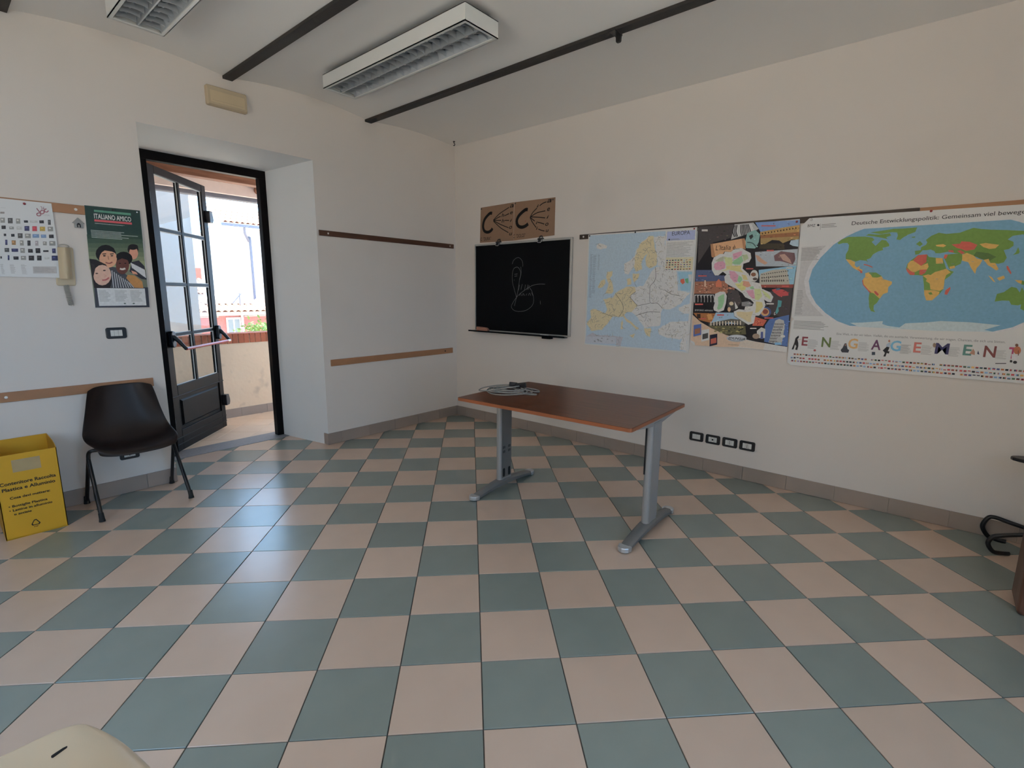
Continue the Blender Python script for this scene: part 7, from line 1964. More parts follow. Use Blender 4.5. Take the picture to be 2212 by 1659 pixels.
["P",4,[190,188,184],[3426,1669,3425,1651,3420,1637,3411,1627,3400,1624,3388,1627,3377,1637,3369,1652,3365,1669,3366,1687,3372,1701,3381,1711,3392,1714,3404,1711,3414,1701,3422,1686]],
["P",5,[110,70,48],[3408,1679,3407,1673,3404,1668,3398,1665,3391,1664,3384,1665,3378,1669,3373,1674,3371,1680,3372,1685,3376,1690,3381,1693,3388,1694,3395,1693,3402,1690,3406,1685]],
["P",5,[70,62,60],[3421,1645,3421,1640,3417,1637,3412,1635,3405,1634,3399,1635,3393,1637,3389,1641,3387,1645,3388,1649,3392,1653,3397,1655,3403,1656,3410,1655,3416,1652,3420,1649]],
["P",7,[206,204,200],[3060,1778,3074,1821,3122,1847,3150,1845,3159,1863,3205,1858,3230,1881,3284,1886,3319,1863,3354,1844,3363,1806,3350,1776,3308,1764,3305,1726,3351,1687,3390,1624,3447,1610,3462,1569,3523,1542,3548,1508,3536,1467,3511,1470,3483,1487,3499,1446,3484,1404,3459,1362,3433,1361,3425,1301,3386,1287,3333,1318,3275,1352,3266,1388,3304,1408,3346,1404,3350,1429,3403,1437,3411,1462,3385,1486,3344,1503,3321,1534,3270,1569,3213,1597,3179,1619,3169,1665,3185,1683,3155,1705,3121,1677,3093,1677,3066,1721]],
["P",8,[196,140,160],[3082,1771,3113,1787,3148,1790,3171,1768,3170,1733,3132,1719,3097,1720,3080,1742]],
["P",8,[150,150,130],[3087,1792,3124,1819,3152,1825,3155,1790,3113,1785]],
["P",8,[164,170,120],[3152,1825,3181,1817,3215,1815,3226,1773,3221,1752,3175,1754,3166,1786]],
["P",8,[196,140,160],[3220,1843,3260,1855,3290,1861,3289,1833,3257,1807,3230,1801]],
["P",8,[120,160,120],[3238,1794,3289,1826,3306,1785,3282,1758,3241,1759,3219,1773]],
["P",8,[150,160,124],[3292,1833,3329,1835,3344,1804,3313,1784,3300,1812]],
["P",8,[208,196,130],[3176,1750,3227,1752,3296,1750,3291,1723,3314,1695,3245,1710,3181,1725]],
["P",8,[190,186,110],[3119,1705,3181,1725,3196,1718,3147,1712]],
["P",8,[196,140,160],[3203,1711,3245,1706,3278,1674,3276,1625,3252,1618,3218,1654]],
["P",8,[120,160,120],[3282,1674,3303,1660,3312,1639,3294,1615,3272,1632]],
["P",8,[208,196,130],[3302,1681,3336,1673,3352,1639,3319,1639]],
["P",8,[210,206,130],[3256,1611,3294,1611,3313,1632,3343,1590,3339,1562,3312,1555,3276,1583]],
["P",8,[208,150,120],[3319,1632,3360,1625,3380,1590,3351,1580,3316,1597]],
["P",8,[120,160,120],[3370,1583,3396,1590,3405,1569,3378,1569]],
["P",8,[196,140,160],[3346,1555,3399,1562,3418,1493,3398,1493,3369,1520]],
["P",8,[164,170,120],[3405,1569,3450,1569,3468,1514,3445,1480,3418,1486,3411,1535]],
["P",8,[164,170,120],[3457,1562,3505,1535,3529,1508,3528,1488,3487,1515]],
["P",8,[208,196,130],[3426,1472,3472,1466,3482,1432,3453,1390,3428,1382,3431,1424]],
["P",8,[196,180,140],[3286,1385,3313,1389,3367,1387,3413,1395,3401,1346,3407,1311,3381,1310,3338,1336,3295,1356]],
["P",7,[206,204,200],[3108,1529,3146,1547,3185,1544,3202,1512,3200,1454,3187,1396,3145,1379,3108,1394,3102,1416,3110,1453,3103,1496]],
["P",8,[120,160,120],[3132,1500,3162,1522,3180,1526,3185,1468,3174,1418,3147,1399,3132,1409,3140,1446]],
["S",9,[110,100,90],2,[3382,1569,3401,1567]],
["S",9,[110,100,90],2,[3128,1754,3144,1753]],
["S",9,[110,100,90],2,[3395,1503,3409,1501]],
["S",9,[110,100,90],2,[3377,1412,3394,1412]],
["S",9,[110,100,90],2,[3262,1625,3272,1626]],
["S",9,[110,100,90],2,[3197,1682,3216,1680]],
["S",9,[110,100,90],2,[3221,1794,3237,1795]],
["S",9,[110,100,90],2,[3344,1533,3354,1535]],
["S",9,[110,100,90],2,[3462,1567,3477,1568]],
["S",9,[110,100,90],2,[3234,1824,3253,1824]],
["S",9,[110,100,90],2,[3437,1583,3455,1584]],
["S",9,[110,100,90],2,[3313,1627,3323,1627]],
["S",9,[110,100,90],2,[3340,1690,3360,1691]],
["S",9,[110,100,90],2,[3289,1824,3311,1824]],
["S",9,[110,100,90],2,[3412,1369,3434,1368]],
["S",9,[110,100,90],2,[3457,1554,3477,1554]],
["S",9,[110,100,90],2,[3140,1734,3160,1733]],
["S",9,[110,100,90],2,[3343,1397,3357,1397]],
["S",9,[110,100,90],2,[3365,1361,3375,1361]],
["S",9,[110,100,90],2,[3151,1811,3168,1811]],
["S",9,[110,100,90],2,[3472,1523,3491,1524]],
["S",9,[110,100,90],2,[3248,1636,3265,1636]],
["S",9,[110,100,90],2,[3486,1507,3503,1509]],
["S",9,[110,100,90],2,[3429,1523,3448,1525]],
["S",9,[110,100,90],2,[3243,1750,3266,1748]],
["S",9,[110,100,90],2,[3401,1477,3421,1478]],
["S",9,[110,100,90],2,[3279,1593,3302,1594]],
["S",9,[110,100,90],2,[3380,1626,3394,1627]],
["S",9,[110,100,90],2,[3491,1442,3511,1443]],
["S",9,[110,100,90],2,[3390,1569,3409,1568]],
["S",9,[110,100,90],2,[3326,1540,3340,1541]],
["S",9,[110,100,90],2,[3140,1823,3163,1821]],
["S",9,[110,100,90],2,[3244,1656,3261,1657]],
["S",9,[110,100,90],2,[3308,1554,3327,1554]],
["S",9,[110,100,90],2,[3359,1425,3370,1426]],
["P",5,[184,140,100],[3038,1928,3066,1931,3278,1957,3299,1959,3311,1928,3312,1873,3295,1881,3230,1883,3205,1858,3156,1865,3143,1845,3084,1828,3066,1821,3056,1829]],
["P",6,[140,98,66],[3038,1928,3057,1929,3084,1828,3066,1821,3054,1829]],
["P",6,[140,98,66],[3278,1957,3299,1959,3315,1873,3298,1879]],
["T",9,[40,28,22],"L'Italia \u00e8...",3084,3267,1877,37,0.1,0],
["P",6,[186,180,176],[2958,2050,3007,2047,3008,2031,2959,2035]],
["P",6,[160,60,56],[3414,2048,3515,2040,3515,2032,3414,2040]],
["P",6,[160,60,56],[3469,1862,3519,1860,3520,1849,3470,1852]],
["P",6,[186,180,176],[3617,1728,3660,1727,3661,1717,3618,1718]],
["P",6,[160,60,56],[2956,1680,3027,1679,3028,1669,2957,1670]],
["P",6,[160,60,56],[3331,1729,3384,1727,3385,1719,3332,1720]],
["P",6,[170,56,54],[3600,1593,3649,1592,3649,1583,3601,1583]],
["P",6,[186,180,176],[3502,1460,3556,1461,3557,1451,3503,1450]],
["P",6,[160,60,56],[2946,1446,3014,1447,3015,1436,2947,1434]],
["P",6,[170,56,54],[3136,1362,3192,1363,3192,1353,3137,1351]],
["P",6,[160,60,56],[3002,1326,3047,1328,3047,1319,3003,1317]],
["P",6,[170,56,54],[3499,1350,3563,1352,3564,1343,3500,1340]],
["P",6,[186,180,176],[3402,1264,3448,1266,3449,1258,3402,1255]],
["T",6,[200,198,196],"EMPORIO ARMANI",2950,3098,1385,12,0,0],
["P",7,[150,152,156],[3382,1180,3380,1172,3373,1165,3361,1158,3346,1153,3328,1148,3308,1146,3288,1146,3269,1147,3252,1151,3239,1156,3231,1163,3227,1170,3229,1178,3237,1185,3249,1192,3265,1198,3283,1202,3303,1204,3323,1204,3342,1202,3358,1199,3371,1194,3379,1187]],
["P",8,[120,122,126],[3374,1179,3372,1173,3366,1167,3355,1161,3342,1157,3325,1153,3308,1151,3290,1151,3273,1152,3258,1155,3246,1159,3239,1165,3236,1171,3238,1177,3244,1183,3255,1189,3269,1194,3286,1197,3304,1199,3321,1199,3338,1198,3353,1195,3364,1191,3371,1185]],
["P",9,[176,178,182],[3371,1182,3369,1177,3363,1171,3353,1166,3340,1162,3324,1159,3307,1157,3290,1157,3274,1158,3259,1160,3248,1164,3241,1168,3238,1174,3240,1179,3247,1185,3257,1190,3270,1194,3286,1197,3304,1199,3321,1199,3337,1198,3351,1196,3361,1192,3368,1187]],
["T",10,[24,22,24],"EDILINGUA",3243,3372,1164,18,0.15,0.02],
["B",3,[120,96,76],3244,3367,1125,1115,2,0.35],
["P",4,[60,84,140],[2949,1265,3012,1278,3018,1186,2953,1167]],
["P",5,[130,84,60],[2959,1231,3006,1245,3009,1201,2961,1186]],
["P",4,[190,190,188],[3019,1225,3081,1239,3087,1148,3024,1128]],
["P",5,[60,60,60],[3029,1192,3075,1206,3078,1162,3031,1147]],
["P",4,[34,34,50],[3091,1189,3151,1203,3157,1113,3095,1093]],
["P",5,[150,66,50],[3101,1156,3145,1170,3149,1127,3103,1112]]],
'c_hard': [["S",3,[18,15,14],32,[598,2393,569,2397,529,2376,488,2343,465,2300,460,2255,476,2217,512,2198,552,2198,587,2213,604,2233]],
["S",3,[18,15,14],9,[615,2317,705,2377,846,2432]],
["S",3,[18,15,14],9,[621,2316,683,2339,724,2350]],
["S",3,[18,15,14],9,[785,2352,847,2368]],
["S",3,[18,15,14],9,[621,2315,733,2307]],
["S",3,[18,15,14],9,[785,2302,848,2297]],
["S",3,[18,15,14],9,[621,2312,728,2263,840,2221]],
["S",3,[18,15,14],9,[618,2308,728,2227,841,2170]],
["T",3,[18,15,14],"h",738,779,2342,36,0.25,0.014],
["T",3,[18,15,14],"h",739,780,2283,36,0.25,0.014],
["T",3,[18,15,14],"a",857,916,2429,45,0.25,0.014],
["T",3,[18,15,14],"e",861,901,2360,39,0.25,0.014],
["T",3,[18,15,14],"i",859,891,2282,29,0.25,0.014],
["T",3,[18,15,14],"o",849,892,2208,45,0.25,0.014],
["T",3,[18,15,14],"u",852,895,2140,40,0.25,0.014],
["T",3,[18,15,14],"C  \"DURA\"",420,581,2107,35,0.1,0]],
'c_soft': [["S",3,[18,15,14],34,[1105,2384,1077,2387,1026,2363,980,2329,957,2288,963,2249,987,2224,1029,2213,1075,2221,1113,2241]],
["S",3,[18,15,14],9,[1139,2307,1173,2350,1227,2389]],
["S",3,[18,15,14],9,[1261,2408,1299,2427,1347,2438]],
["S",3,[18,15,14],9,[1139,2307,1228,2341,1335,2351]],
["S",3,[18,15,14],9,[1139,2309,1229,2298,1334,2282]],
["S",3,[18,15,14],9,[1139,2304,1200,2261]],
["S",3,[18,15,14],9,[1238,2246,1279,2237,1326,2221]],
["S",3,[18,15,14],9,[1137,2304,1170,2252,1221,2195]],
["S",3,[18,15,14],9,[1249,2178,1291,2162,1330,2153]],
["T",3,[18,15,14],"i",1222,1251,2395,28,0.25,0.014],
["T",3,[18,15,14],"i",1213,1238,2229,29,0.25,0.014],
["T",3,[18,15,14],"i",1219,1244,2174,29,0.25,0.014],
["T",3,[18,15,14],"a",1356,1413,2429,44,0.25,0.014],
["T",3,[18,15,14],"e",1358,1394,2347,45,0.25,0.014],
["T",3,[18,15,14],"i",1351,1382,2274,30,0.25,0.014],
["T",3,[18,15,14],"o",1338,1379,2203,43,0.25,0.014],
["T",3,[18,15,14],"u",1345,1383,2141,35,0.25,0.014],
["T",3,[18,15,14],"C  \"DOLCE\"",909,1077,2110,35,0.1,0],
["P",3,[120,30,24],[1080,2271,1078,2268,1074,2266,1070,2268,1068,2272,1070,2276,1074,2277,1078,2275]]],
'chalk': [["S",1,[112,112,112],3,[914,1833,939,1875,996,1899,1045,1874,1064,1834,1064,1800]],
["S",1,[112,112,112],3,[1020,1665,1037,1729,1018,1777,986,1799,940,1784,919,1731,920,1645,950,1558,980,1477]],
["S",1,[112,112,112],3,[1036,1801,1043,1739,1020,1655,1001,1548,976,1461,953,1384]],
["S",1,[112,112,112],3,[1366,1615,1288,1616,1194,1601,1085,1548,1001,1494,930,1417,909,1370,946,1335,1018,1324,1117,1339,1198,1390,1220,1453,1195,1538,1160,1580]],
["S",1,[112,112,112],3,[1021,1612,1008,1553]],
["S",1,[112,112,112],3,[1059,1617,1043,1558]],
["S",1,[112,112,112],3,[1105,1611,1092,1553]],
["S",1,[112,112,112],3,[1139,1611,1124,1556]],
["S",1,[112,112,112],3,[1156,1605,1140,1559]],
["S",1,[112,112,112],3,[948,1722,992,1727]],
["S",1,[112,112,112],3,[949,1700,987,1706]],
["S",1,[112,112,112],3,[942,1663,950,1660]],
["S",1,[112,112,112],3,[1308,1444,1311,1407]],
["S",1,[112,112,112],3,[1023,1494,1036,1521,1051,1494]],
["S",1,[112,112,112],3,[1065,1494,1074,1518,1093,1494]],
["S",1,[112,112,112],3,[1114,1497,1125,1516]],
["S",1,[112,112,112],3,[1148,1497,1162,1522,1180,1497]],
["S",1,[112,112,112],3,[1189,1527,1210,1496]]],
'amico': [["P",1,[34,54,50],[-3465,2081,-3151,2085,-3154,1870,-3472,1855]],
["P",2,[40,60,50],[-3473,1889,-3154,1915,-3155,1881,-3474,1856]],
["P",2,[52,70,57],[-3474,1860,-3155,1884,-3155,1850,-3475,1827]],
["P",2,[65,80,64],[-3475,1831,-3155,1853,-3156,1819,-3476,1798]],
["P",2,[77,90,71],[-3476,1801,-3156,1822,-3156,1788,-3477,1769]],
["P",2,[90,101,78],[-3477,1772,-3156,1791,-3157,1756,-3478,1739]],
["P",2,[102,111,85],[-3478,1743,-3157,1759,-3157,1725,-3479,1710]],
["P",2,[115,121,92],[-3479,1713,-3157,1728,-3158,1693,-3480,1681]],
["P",2,[128,132,100],[-3480,1684,-3158,1696,-3158,1662,-3481,1651]],
["P",1,[96,100,84],[-3478,1658,-3156,1672,-3160,1390,-3480,1392]],
["P",2,[50,52,60],[-3471,1532,-3156,1537,-3160,1390,-3480,1392]],
["P",3,[70,120,100],[-3416,2058,-3208,2060,-3208,2044,-3417,2045]],
["T",4,[220,218,214],"ITALIANO AMICO",-3420,-3210,2001,31,0,0.015],
["P",3,[160,52,62],[-3421,1994,-3208,1995,-3208,1981,-3422,1980]],
["B",4,[190,190,186],-3421,-3210,1971,1965,2,0.35],
["B",4,[150,158,152],-3449,-3179,1924,1868,6,0.35],
["P",4,[28,24,24],[-3187,1808,-3191,1794,-3199,1781,-3211,1772,-3224,1769,-3236,1771,-3246,1778,-3252,1790,-3253,1804,-3249,1818,-3241,1830,-3229,1839,-3216,1843,-3204,1841,-3194,1834,-3188,1822]],
["P",5,[176,120,96],[-3192,1781,-3196,1764,-3204,1749,-3214,1739,-3224,1735,-3235,1738,-3242,1747,-3247,1761,-3247,1777,-3243,1794,-3236,1809,-3226,1819,-3215,1823,-3205,1821,-3197,1812,-3193,1798]],
["P",6,[28,24,24],[-3188,1826,-3191,1818,-3198,1811,-3209,1806,-3220,1803,-3232,1804,-3241,1808,-3247,1814,-3248,1821,-3245,1829,-3238,1836,-3228,1842,-3216,1844,-3205,1843,-3195,1840,-3189,1834]],
["P",4,[40,40,48],[-3240,1716,-3193,1730,-3162,1690,-3158,1592,-3192,1598,-3257,1649]],
["S",5,[170,170,172],6,[-3241,1710,-3237,1674]],
["S",5,[170,170,172],6,[-3235,1706,-3232,1669]],
["S",5,[170,170,172],6,[-3230,1703,-3226,1664]],
["S",5,[170,170,172],6,[-3224,1700,-3221,1659]],
["S",5,[170,170,172],6,[-3218,1697,-3215,1653]],
["S",5,[170,170,172],6,[-3212,1693,-3209,1648]],
["S",5,[170,170,172],6,[-3207,1690,-3204,1643]],
["S",5,[170,170,172],6,[-3201,1687,-3198,1638]],
["S",5,[170,170,172],6,[-3195,1683,-3193,1633]],
["S",5,[170,170,172],6,[-3189,1680,-3187,1627]],
["S",5,[170,170,172],6,[-3184,1676,-3181,1622]],
["S",5,[170,170,172],6,[-3178,1673,-3176,1617]],
["S",5,[170,170,172],6,[-3172,1670,-3170,1612]],
["S",5,[170,170,172],6,[-3166,1666,-3164,1606]],
["P",6,[176,120,96],[-3247,1656,-3217,1645,-3209,1627,-3239,1632]],
["P",5,[58,60,66],[-3376,1680,-3314,1671,-3253,1590,-3229,1530,-3378,1528]],
["S",6,[150,152,156],5,[-3360,1651,-3363,1531]],
["S",6,[150,152,156],5,[-3348,1641,-3348,1531]],
["S",6,[150,152,156],5,[-3337,1631,-3334,1531]],
["S",6,[150,152,156],5,[-3325,1621,-3319,1532]],
["S",6,[150,152,156],5,[-3314,1611,-3304,1532]],
["S",6,[150,152,156],5,[-3302,1600,-3289,1532]],
["S",6,[150,152,156],5,[-3290,1590,-3274,1532]],
["S",6,[150,152,156],5,[-3278,1580,-3259,1533]],
["S",6,[150,152,156],5,[-3267,1569,-3244,1533]],
["P",4,[24,20,20],[-3327,1769,-3334,1745,-3348,1725,-3368,1710,-3390,1704,-3411,1708,-3427,1720,-3437,1739,-3439,1762,-3432,1786,-3418,1806,-3399,1821,-3377,1827,-3356,1824,-3339,1812,-3329,1793]],
["P",6,[176,128,98],[-3322,1735,-3328,1710,-3341,1689,-3359,1675,-3379,1669,-3398,1673,-3413,1686,-3422,1706,-3423,1729,-3416,1753,-3403,1774,-3386,1788,-3366,1795,-3347,1791,-3332,1779,-3323,1759]],
["P",7,[24,20,20],[-3433,1780,-3414,1809,-3374,1827,-3334,1809,-3321,1770,-3346,1783,-3388,1788,-3413,1770,-3427,1729]],
["P",8,[30,24,22],[-3383,1751,-3386,1748,-3392,1746,-3398,1747,-3400,1750,-3398,1754,-3391,1756,-3386,1755]],
["S",8,[30,22,20],6,[-3402,1762,-3380,1765]],
["P",8,[30,24,22],[-3340,1754,-3343,1751,-3350,1749,-3355,1750,-3358,1753,-3355,1756,-3349,1758,-3343,1757]],
["S",8,[30,22,20],6,[-3359,1764,-3337,1768]],
["S",8,[120,60,54],8,[-3390,1705,-3369,1700,-3351,1710]],
["S",8,[140,92,70],6,[-3371,1749,-3371,1726]],
["P",5,[22,18,18],[-3230,1740,-3236,1721,-3249,1704,-3268,1692,-3288,1687,-3308,1690,-3323,1700,-3333,1715,-3335,1734,-3329,1753,-3316,1770,-3298,1782,-3278,1787,-3258,1784,-3242,1774,-3232,1759]],
["P",6,[84,46,38],[-3255,1691,-3261,1667,-3272,1646,-3286,1632,-3302,1626,-3316,1631,-3328,1644,-3334,1664,-3334,1687,-3329,1711,-3318,1732,-3304,1746,-3289,1752,-3274,1748,-3263,1735,-3256,1715]],
["P",7,[22,18,18],[-3325,1752,-3288,1778,-3249,1774,-3234,1734,-3254,1727,-3292,1739,-3321,1723]],
["P",5,[150,104,50],[-3270,1625,-3230,1621,-3188,1579,-3185,1531,-3239,1533,-3282,1601]],
["S",8,[214,206,196],12,[-3312,1666,-3298,1662,-3280,1669]],
["P",8,[20,16,16],[-3302,1704,-3304,1701,-3309,1700,-3313,1701,-3315,1703,-3313,1706,-3308,1707,-3304,1706]],
["P",8,[20,16,16],[-3270,1705,-3272,1703,-3277,1701,-3281,1702,-3283,1705,-3281,1707,-3276,1709,-3272,1708]],
["P",8,[34,26,26],[-3477,1726,-3441,1722,-3389,1691,-3371,1639,-3367,1581,-3382,1529,-3472,1528,-3476,1635]],
["P",9,[200,160,140],[-3367,1619,-3373,1592,-3387,1568,-3405,1552,-3426,1546,-3444,1551,-3459,1566,-3467,1589,-3468,1616,-3462,1643,-3448,1666,-3430,1682,-3410,1688,-3391,1683,-3376,1669,-3368,1646]],
["P",10,[44,34,34],[-3474,1698,-3454,1688,-3454,1653,-3468,1607,-3467,1532,-3473,1528]],
["P",10,[60,44,40],[-3439,1628,-3442,1625,-3448,1623,-3453,1624,-3455,1628,-3453,1631,-3447,1632,-3441,1631]],
["P",10,[60,44,40],[-3394,1650,-3397,1647,-3403,1645,-3409,1646,-3411,1649,-3408,1653,-3402,1654,-3396,1653]],
["S",10,[150,66,66],9,[-3422,1582,-3400,1586,-3382,1601]],
["S",10,[170,126,110],6,[-3410,1626,-3396,1612,-3408,1603]],
["P",11,[190,190,190],[-3458,1527,-3177,1528,-3179,1404,-3458,1403]],
["B",12,[130,130,130],-3451,-3381,1512,1433,9,0.35],
["B",12,[130,130,130],-3360,-3287,1513,1433,9,0.35],
["B",12,[130,130,130],-3269,-3193,1514,1432,9,0.35],
["P",12,[70,80,76],[-3302,1419,-3304,1416,-3309,1414,-3314,1416,-3316,1419,-3313,1423,-3308,1424,-3303,1422]],
["P",12,[70,80,76],[-3249,1419,-3251,1415,-3256,1414,-3261,1415,-3263,1419,-3260,1422,-3255,1424,-3250,1422]]],
'abc': [["P",2,[120,118,114],[-3886,1951,-3865,1954,-3868,1923,-3888,1921]],
["P",3,[180,177,171],[-3882,1946,-3874,1945,-3874,1937,-3883,1936]],
["P",2,[70,70,70],[-3852,1953,-3830,1956,-3833,1923,-3855,1921]],
["P",3,[105,105,105],[-3848,1947,-3840,1947,-3840,1939,-3849,1938]],
["P",2,[120,118,114],[-3815,1954,-3796,1956,-3798,1925,-3818,1923]],
["P",3,[180,177,171],[-3812,1949,-3804,1948,-3804,1940,-3813,1939]],
["P",2,[44,42,44],[-3780,1947,-3761,1949,-3761,1935,-3780,1933]],
["P",3,[66,63,66],[-3776,1945,-3769,1945,-3768,1941,-3777,1940]],
["P",2,[158,156,152],[-3751,1949,-3715,1953,-3715,1939,-3752,1935]],
["P",3,[220,220,220],[-3744,1947,-3730,1948,-3728,1945,-3745,1943]],
["P",2,[44,42,44],[-3706,1955,-3684,1958,-3685,1939,-3707,1937]],
["P",3,[66,63,66],[-3702,1952,-3694,1952,-3693,1947,-3703,1946]],
["P",2,[70,70,70],[-3664,1963,-3650,1965,-3652,1933,-3666,1931]],
["P",3,[105,105,105],[-3661,1957,-3656,1956,-3656,1948,-3663,1948]],
["P",2,[44,42,44],[-3886,1904,-3867,1906,-3869,1885,-3888,1883]],
["P",3,[66,63,66],[-3883,1900,-3876,1900,-3875,1895,-3884,1894]],
["P",2,[120,118,114],[-3852,1901,-3831,1903,-3832,1887,-3853,1885]],
["P",3,[180,177,171],[-3848,1898,-3840,1898,-3839,1894,-3849,1893]],
["P",2,[158,156,152],[-3818,1905,-3794,1907,-3795,1888,-3820,1886]],
["P",3,[220,220,220],[-3814,1901,-3804,1901,-3803,1897,-3815,1896]],
["P",2,[46,48,78],[-3781,1912,-3758,1915,-3761,1884,-3784,1882]],
["P",3,[69,72,117],[-3777,1907,-3768,1906,-3768,1899,-3779,1898]],
["P",2,[150,44,56],[-3744,1915,-3722,1917,-3724,1886,-3747,1884]],
["P",3,[220,66,84],[-3741,1909,-3732,1909,-3731,1901,-3742,1900]],
["P",2,[150,124,50],[-3708,1916,-3682,1918,-3685,1890,-3711,1888]],
["P",3,[220,186,75],[-3704,1911,-3694,1910,-3693,1903,-3705,1902]],
["P",2,[120,118,114],[-3670,1919,-3643,1922,-3645,1893,-3672,1890]],
["P",3,[180,177,171],[-3665,1914,-3655,1913,-3654,1906,-3666,1905]],
["P",2,[44,42,44],[-3882,1856,-3871,1857,-3872,1842,-3883,1841]],
["P",3,[66,63,66],[-3880,1853,-3876,1853,-3876,1849,-3881,1848]],
["P",2,[44,42,44],[-3849,1857,-3833,1859,-3834,1842,-3850,1840]],
["P",3,[66,63,66],[-3847,1854,-3840,1854,-3840,1850,-3847,1849]],
["P",2,[70,70,70],[-3818,1864,-3795,1866,-3798,1836,-3820,1834]],
["P",3,[105,105,105],[-3814,1859,-3805,1858,-3805,1850,-3815,1849]],
["P",2,[120,118,114],[-3784,1865,-3757,1867,-3759,1839,-3787,1837]],
["P",3,[180,177,171],[-3780,1860,-3769,1859,-3768,1853,-3781,1851]],
["P",2,[92,114,144],[-3749,1865,-3717,1868,-3719,1845,-3751,1842]],
["P",3,[138,171,216],[-3743,1861,-3731,1861,-3730,1855,-3744,1854]],
["P",2,[92,114,144],[-3709,1866,-3683,1868,-3684,1847,-3710,1845]],
["P",3,[138,171,216],[-3704,1862,-3694,1862,-3693,1857,-3705,1856]],
["P",2,[44,42,44],[-3669,1869,-3646,1872,-3647,1849,-3671,1847]],
["P",3,[66,63,66],[-3665,1865,-3656,1865,-3655,1860,-3666,1859]],
["P",2,[46,48,78],[-3880,1819,-3870,1820,-3873,1788,-3883,1787]],
["P",3,[69,72,117],[-3879,1813,-3875,1811,-3876,1803,-3880,1803]],
["P",2,[120,92,60],[-3851,1818,-3832,1819,-3835,1791,-3853,1790]],
["P",3,[180,138,90],[-3848,1812,-3841,1812,-3841,1805,-3849,1804]],
["P",2,[120,118,114],[-3813,1821,-3796,1822,-3798,1790,-3816,1789]],
["P",3,[180,177,171],[-3811,1815,-3804,1814,-3804,1806,-3812,1805]],
["P",2,[44,42,44],[-3778,1823,-3763,1824,-3766,1792,-3781,1790]],
["P",3,[66,63,66],[-3776,1817,-3770,1815,-3770,1807,-3777,1807]],
["P",2,[140,132,134],[-3741,1824,-3726,1826,-3728,1794,-3744,1793]],
["P",3,[210,198,201],[-3739,1818,-3733,1817,-3733,1810,-3740,1809]],
["P",2,[120,118,114],[-3704,1823,-3685,1824,-3687,1800,-3706,1799]],
["P",3,[180,177,171],[-3701,1818,-3693,1818,-3693,1812,-3702,1811]],
["P",2,[120,118,114],[-3672,1828,-3642,1830,-3644,1801,-3675,1799]],
["P",3,[180,177,171],[-3667,1823,-3655,1822,-3654,1815,-3668,1814]],
["P",2,[70,70,70],[-3889,1768,-3868,1770,-3870,1745,-3891,1744]],
["P",3,[105,105,105],[-3886,1764,-3877,1763,-3877,1757,-3886,1756]],
["P",2,[46,48,78],[-3858,1767,-3827,1769,-3829,1749,-3859,1747]],
["P",3,[69,72,117],[-3852,1763,-3840,1763,-3839,1758,-3853,1757]],
["P",2,[120,118,114],[-3817,1773,-3796,1775,-3798,1744,-3819,1743]],
["P",3,[180,177,171],[-3813,1767,-3805,1766,-3805,1759,-3814,1758]],
["P",2,[44,42,44],[-3781,1770,-3759,1771,-3760,1748,-3783,1747]],
["P",3,[66,63,66],[-3777,1765,-3768,1765,-3768,1759,-3778,1758]],
["P",2,[44,42,44],[-3745,1777,-3722,1779,-3724,1748,-3747,1746]],
["P",3,[66,63,66],[-3741,1771,-3732,1771,-3731,1763,-3742,1762]],
["P",2,[44,42,44],[-3709,1767,-3683,1769,-3683,1758,-3710,1756]],
["P",3,[66,63,66],[-3704,1766,-3694,1766,-3693,1763,-3705,1762]],
["P",2,[46,48,78],[-3664,1781,-3646,1783,-3648,1752,-3666,1751]],
["P",3,[69,72,117],[-3661,1776,-3654,1774,-3654,1767,-3662,1766]],
["P",2,[44,42,44],[-3914,1716,-3907,1716,-3908,1703,-3915,1702]],
["P",3,[66,63,66],[-3913,1713,-3910,1713,-3910,1709,-3913,1709]],
["P",2,[46,48,78],[-3880,1725,-3872,1725,-3875,1695,-3883,1694]],
["P",3,[69,72,117],[-3880,1719,-3877,1718,-3877,1710,-3881,1710]],
["P",2,[44,42,44],[-3855,1719,-3831,1720,-3833,1700,-3856,1699]],
["P",3,[66,63,66],[-3850,1715,-3841,1715,-3841,1710,-3851,1709]],
["P",2,[120,118,114],[-3820,1724,-3796,1726,-3798,1700,-3822,1699]],
["P",3,[180,177,171],[-3816,1719,-3806,1719,-3806,1712,-3816,1712]],
["P",2,[44,42,44],[-3783,1728,-3757,1730,-3760,1699,-3786,1698]],
["P",3,[66,63,66],[-3779,1722,-3769,1721,-3768,1714,-3780,1713]],
["P",2,[44,42,44],[-3743,1731,-3721,1732,-3724,1701,-3746,1700]],
["P",3,[66,63,66],[-3740,1725,-3731,1724,-3731,1716,-3741,1715]],
["P",2,[158,156,152],[-3708,1723,-3683,1724,-3684,1711,-3708,1709]],
["P",3,[220,220,220],[-3703,1721,-3693,1720,-3693,1717,-3704,1716]],
["P",2,[46,48,78],[-3671,1735,-3641,1737,-3643,1705,-3674,1703]],
["P",3,[69,72,117],[-3666,1729,-3654,1728,-3653,1720,-3667,1719]],
["S",3,[120,64,74],5,[-3694,1994,-3695,1989,-3699,1985,-3703,1983,-3708,1983,-3712,1985,-3713,1989,-3713,1994,-3710,1998,-3706,2001,-3701,2002,-3697,2001,-3694,1998,-3694,1993]],
["S",3,[120,64,74],5,[-3676,2010,-3677,2006,-3681,2002,-3685,1999,-3690,1999,-3694,2002,-3695,2006,-3695,2010,-3692,2015,-3688,2018,-3683,2019,-3679,2018,-3676,2015,-3676,2010]],
["S",3,[120,64,74],5,[-3655,2023,-3656,2019,-3658,2016,-3661,2013,-3665,2012,-3668,2012,-3671,2013,-3673,2016,-3674,2019,-3673,2023,-3671,2026,-3669,2029,-3665,2031,-3662,2031]],
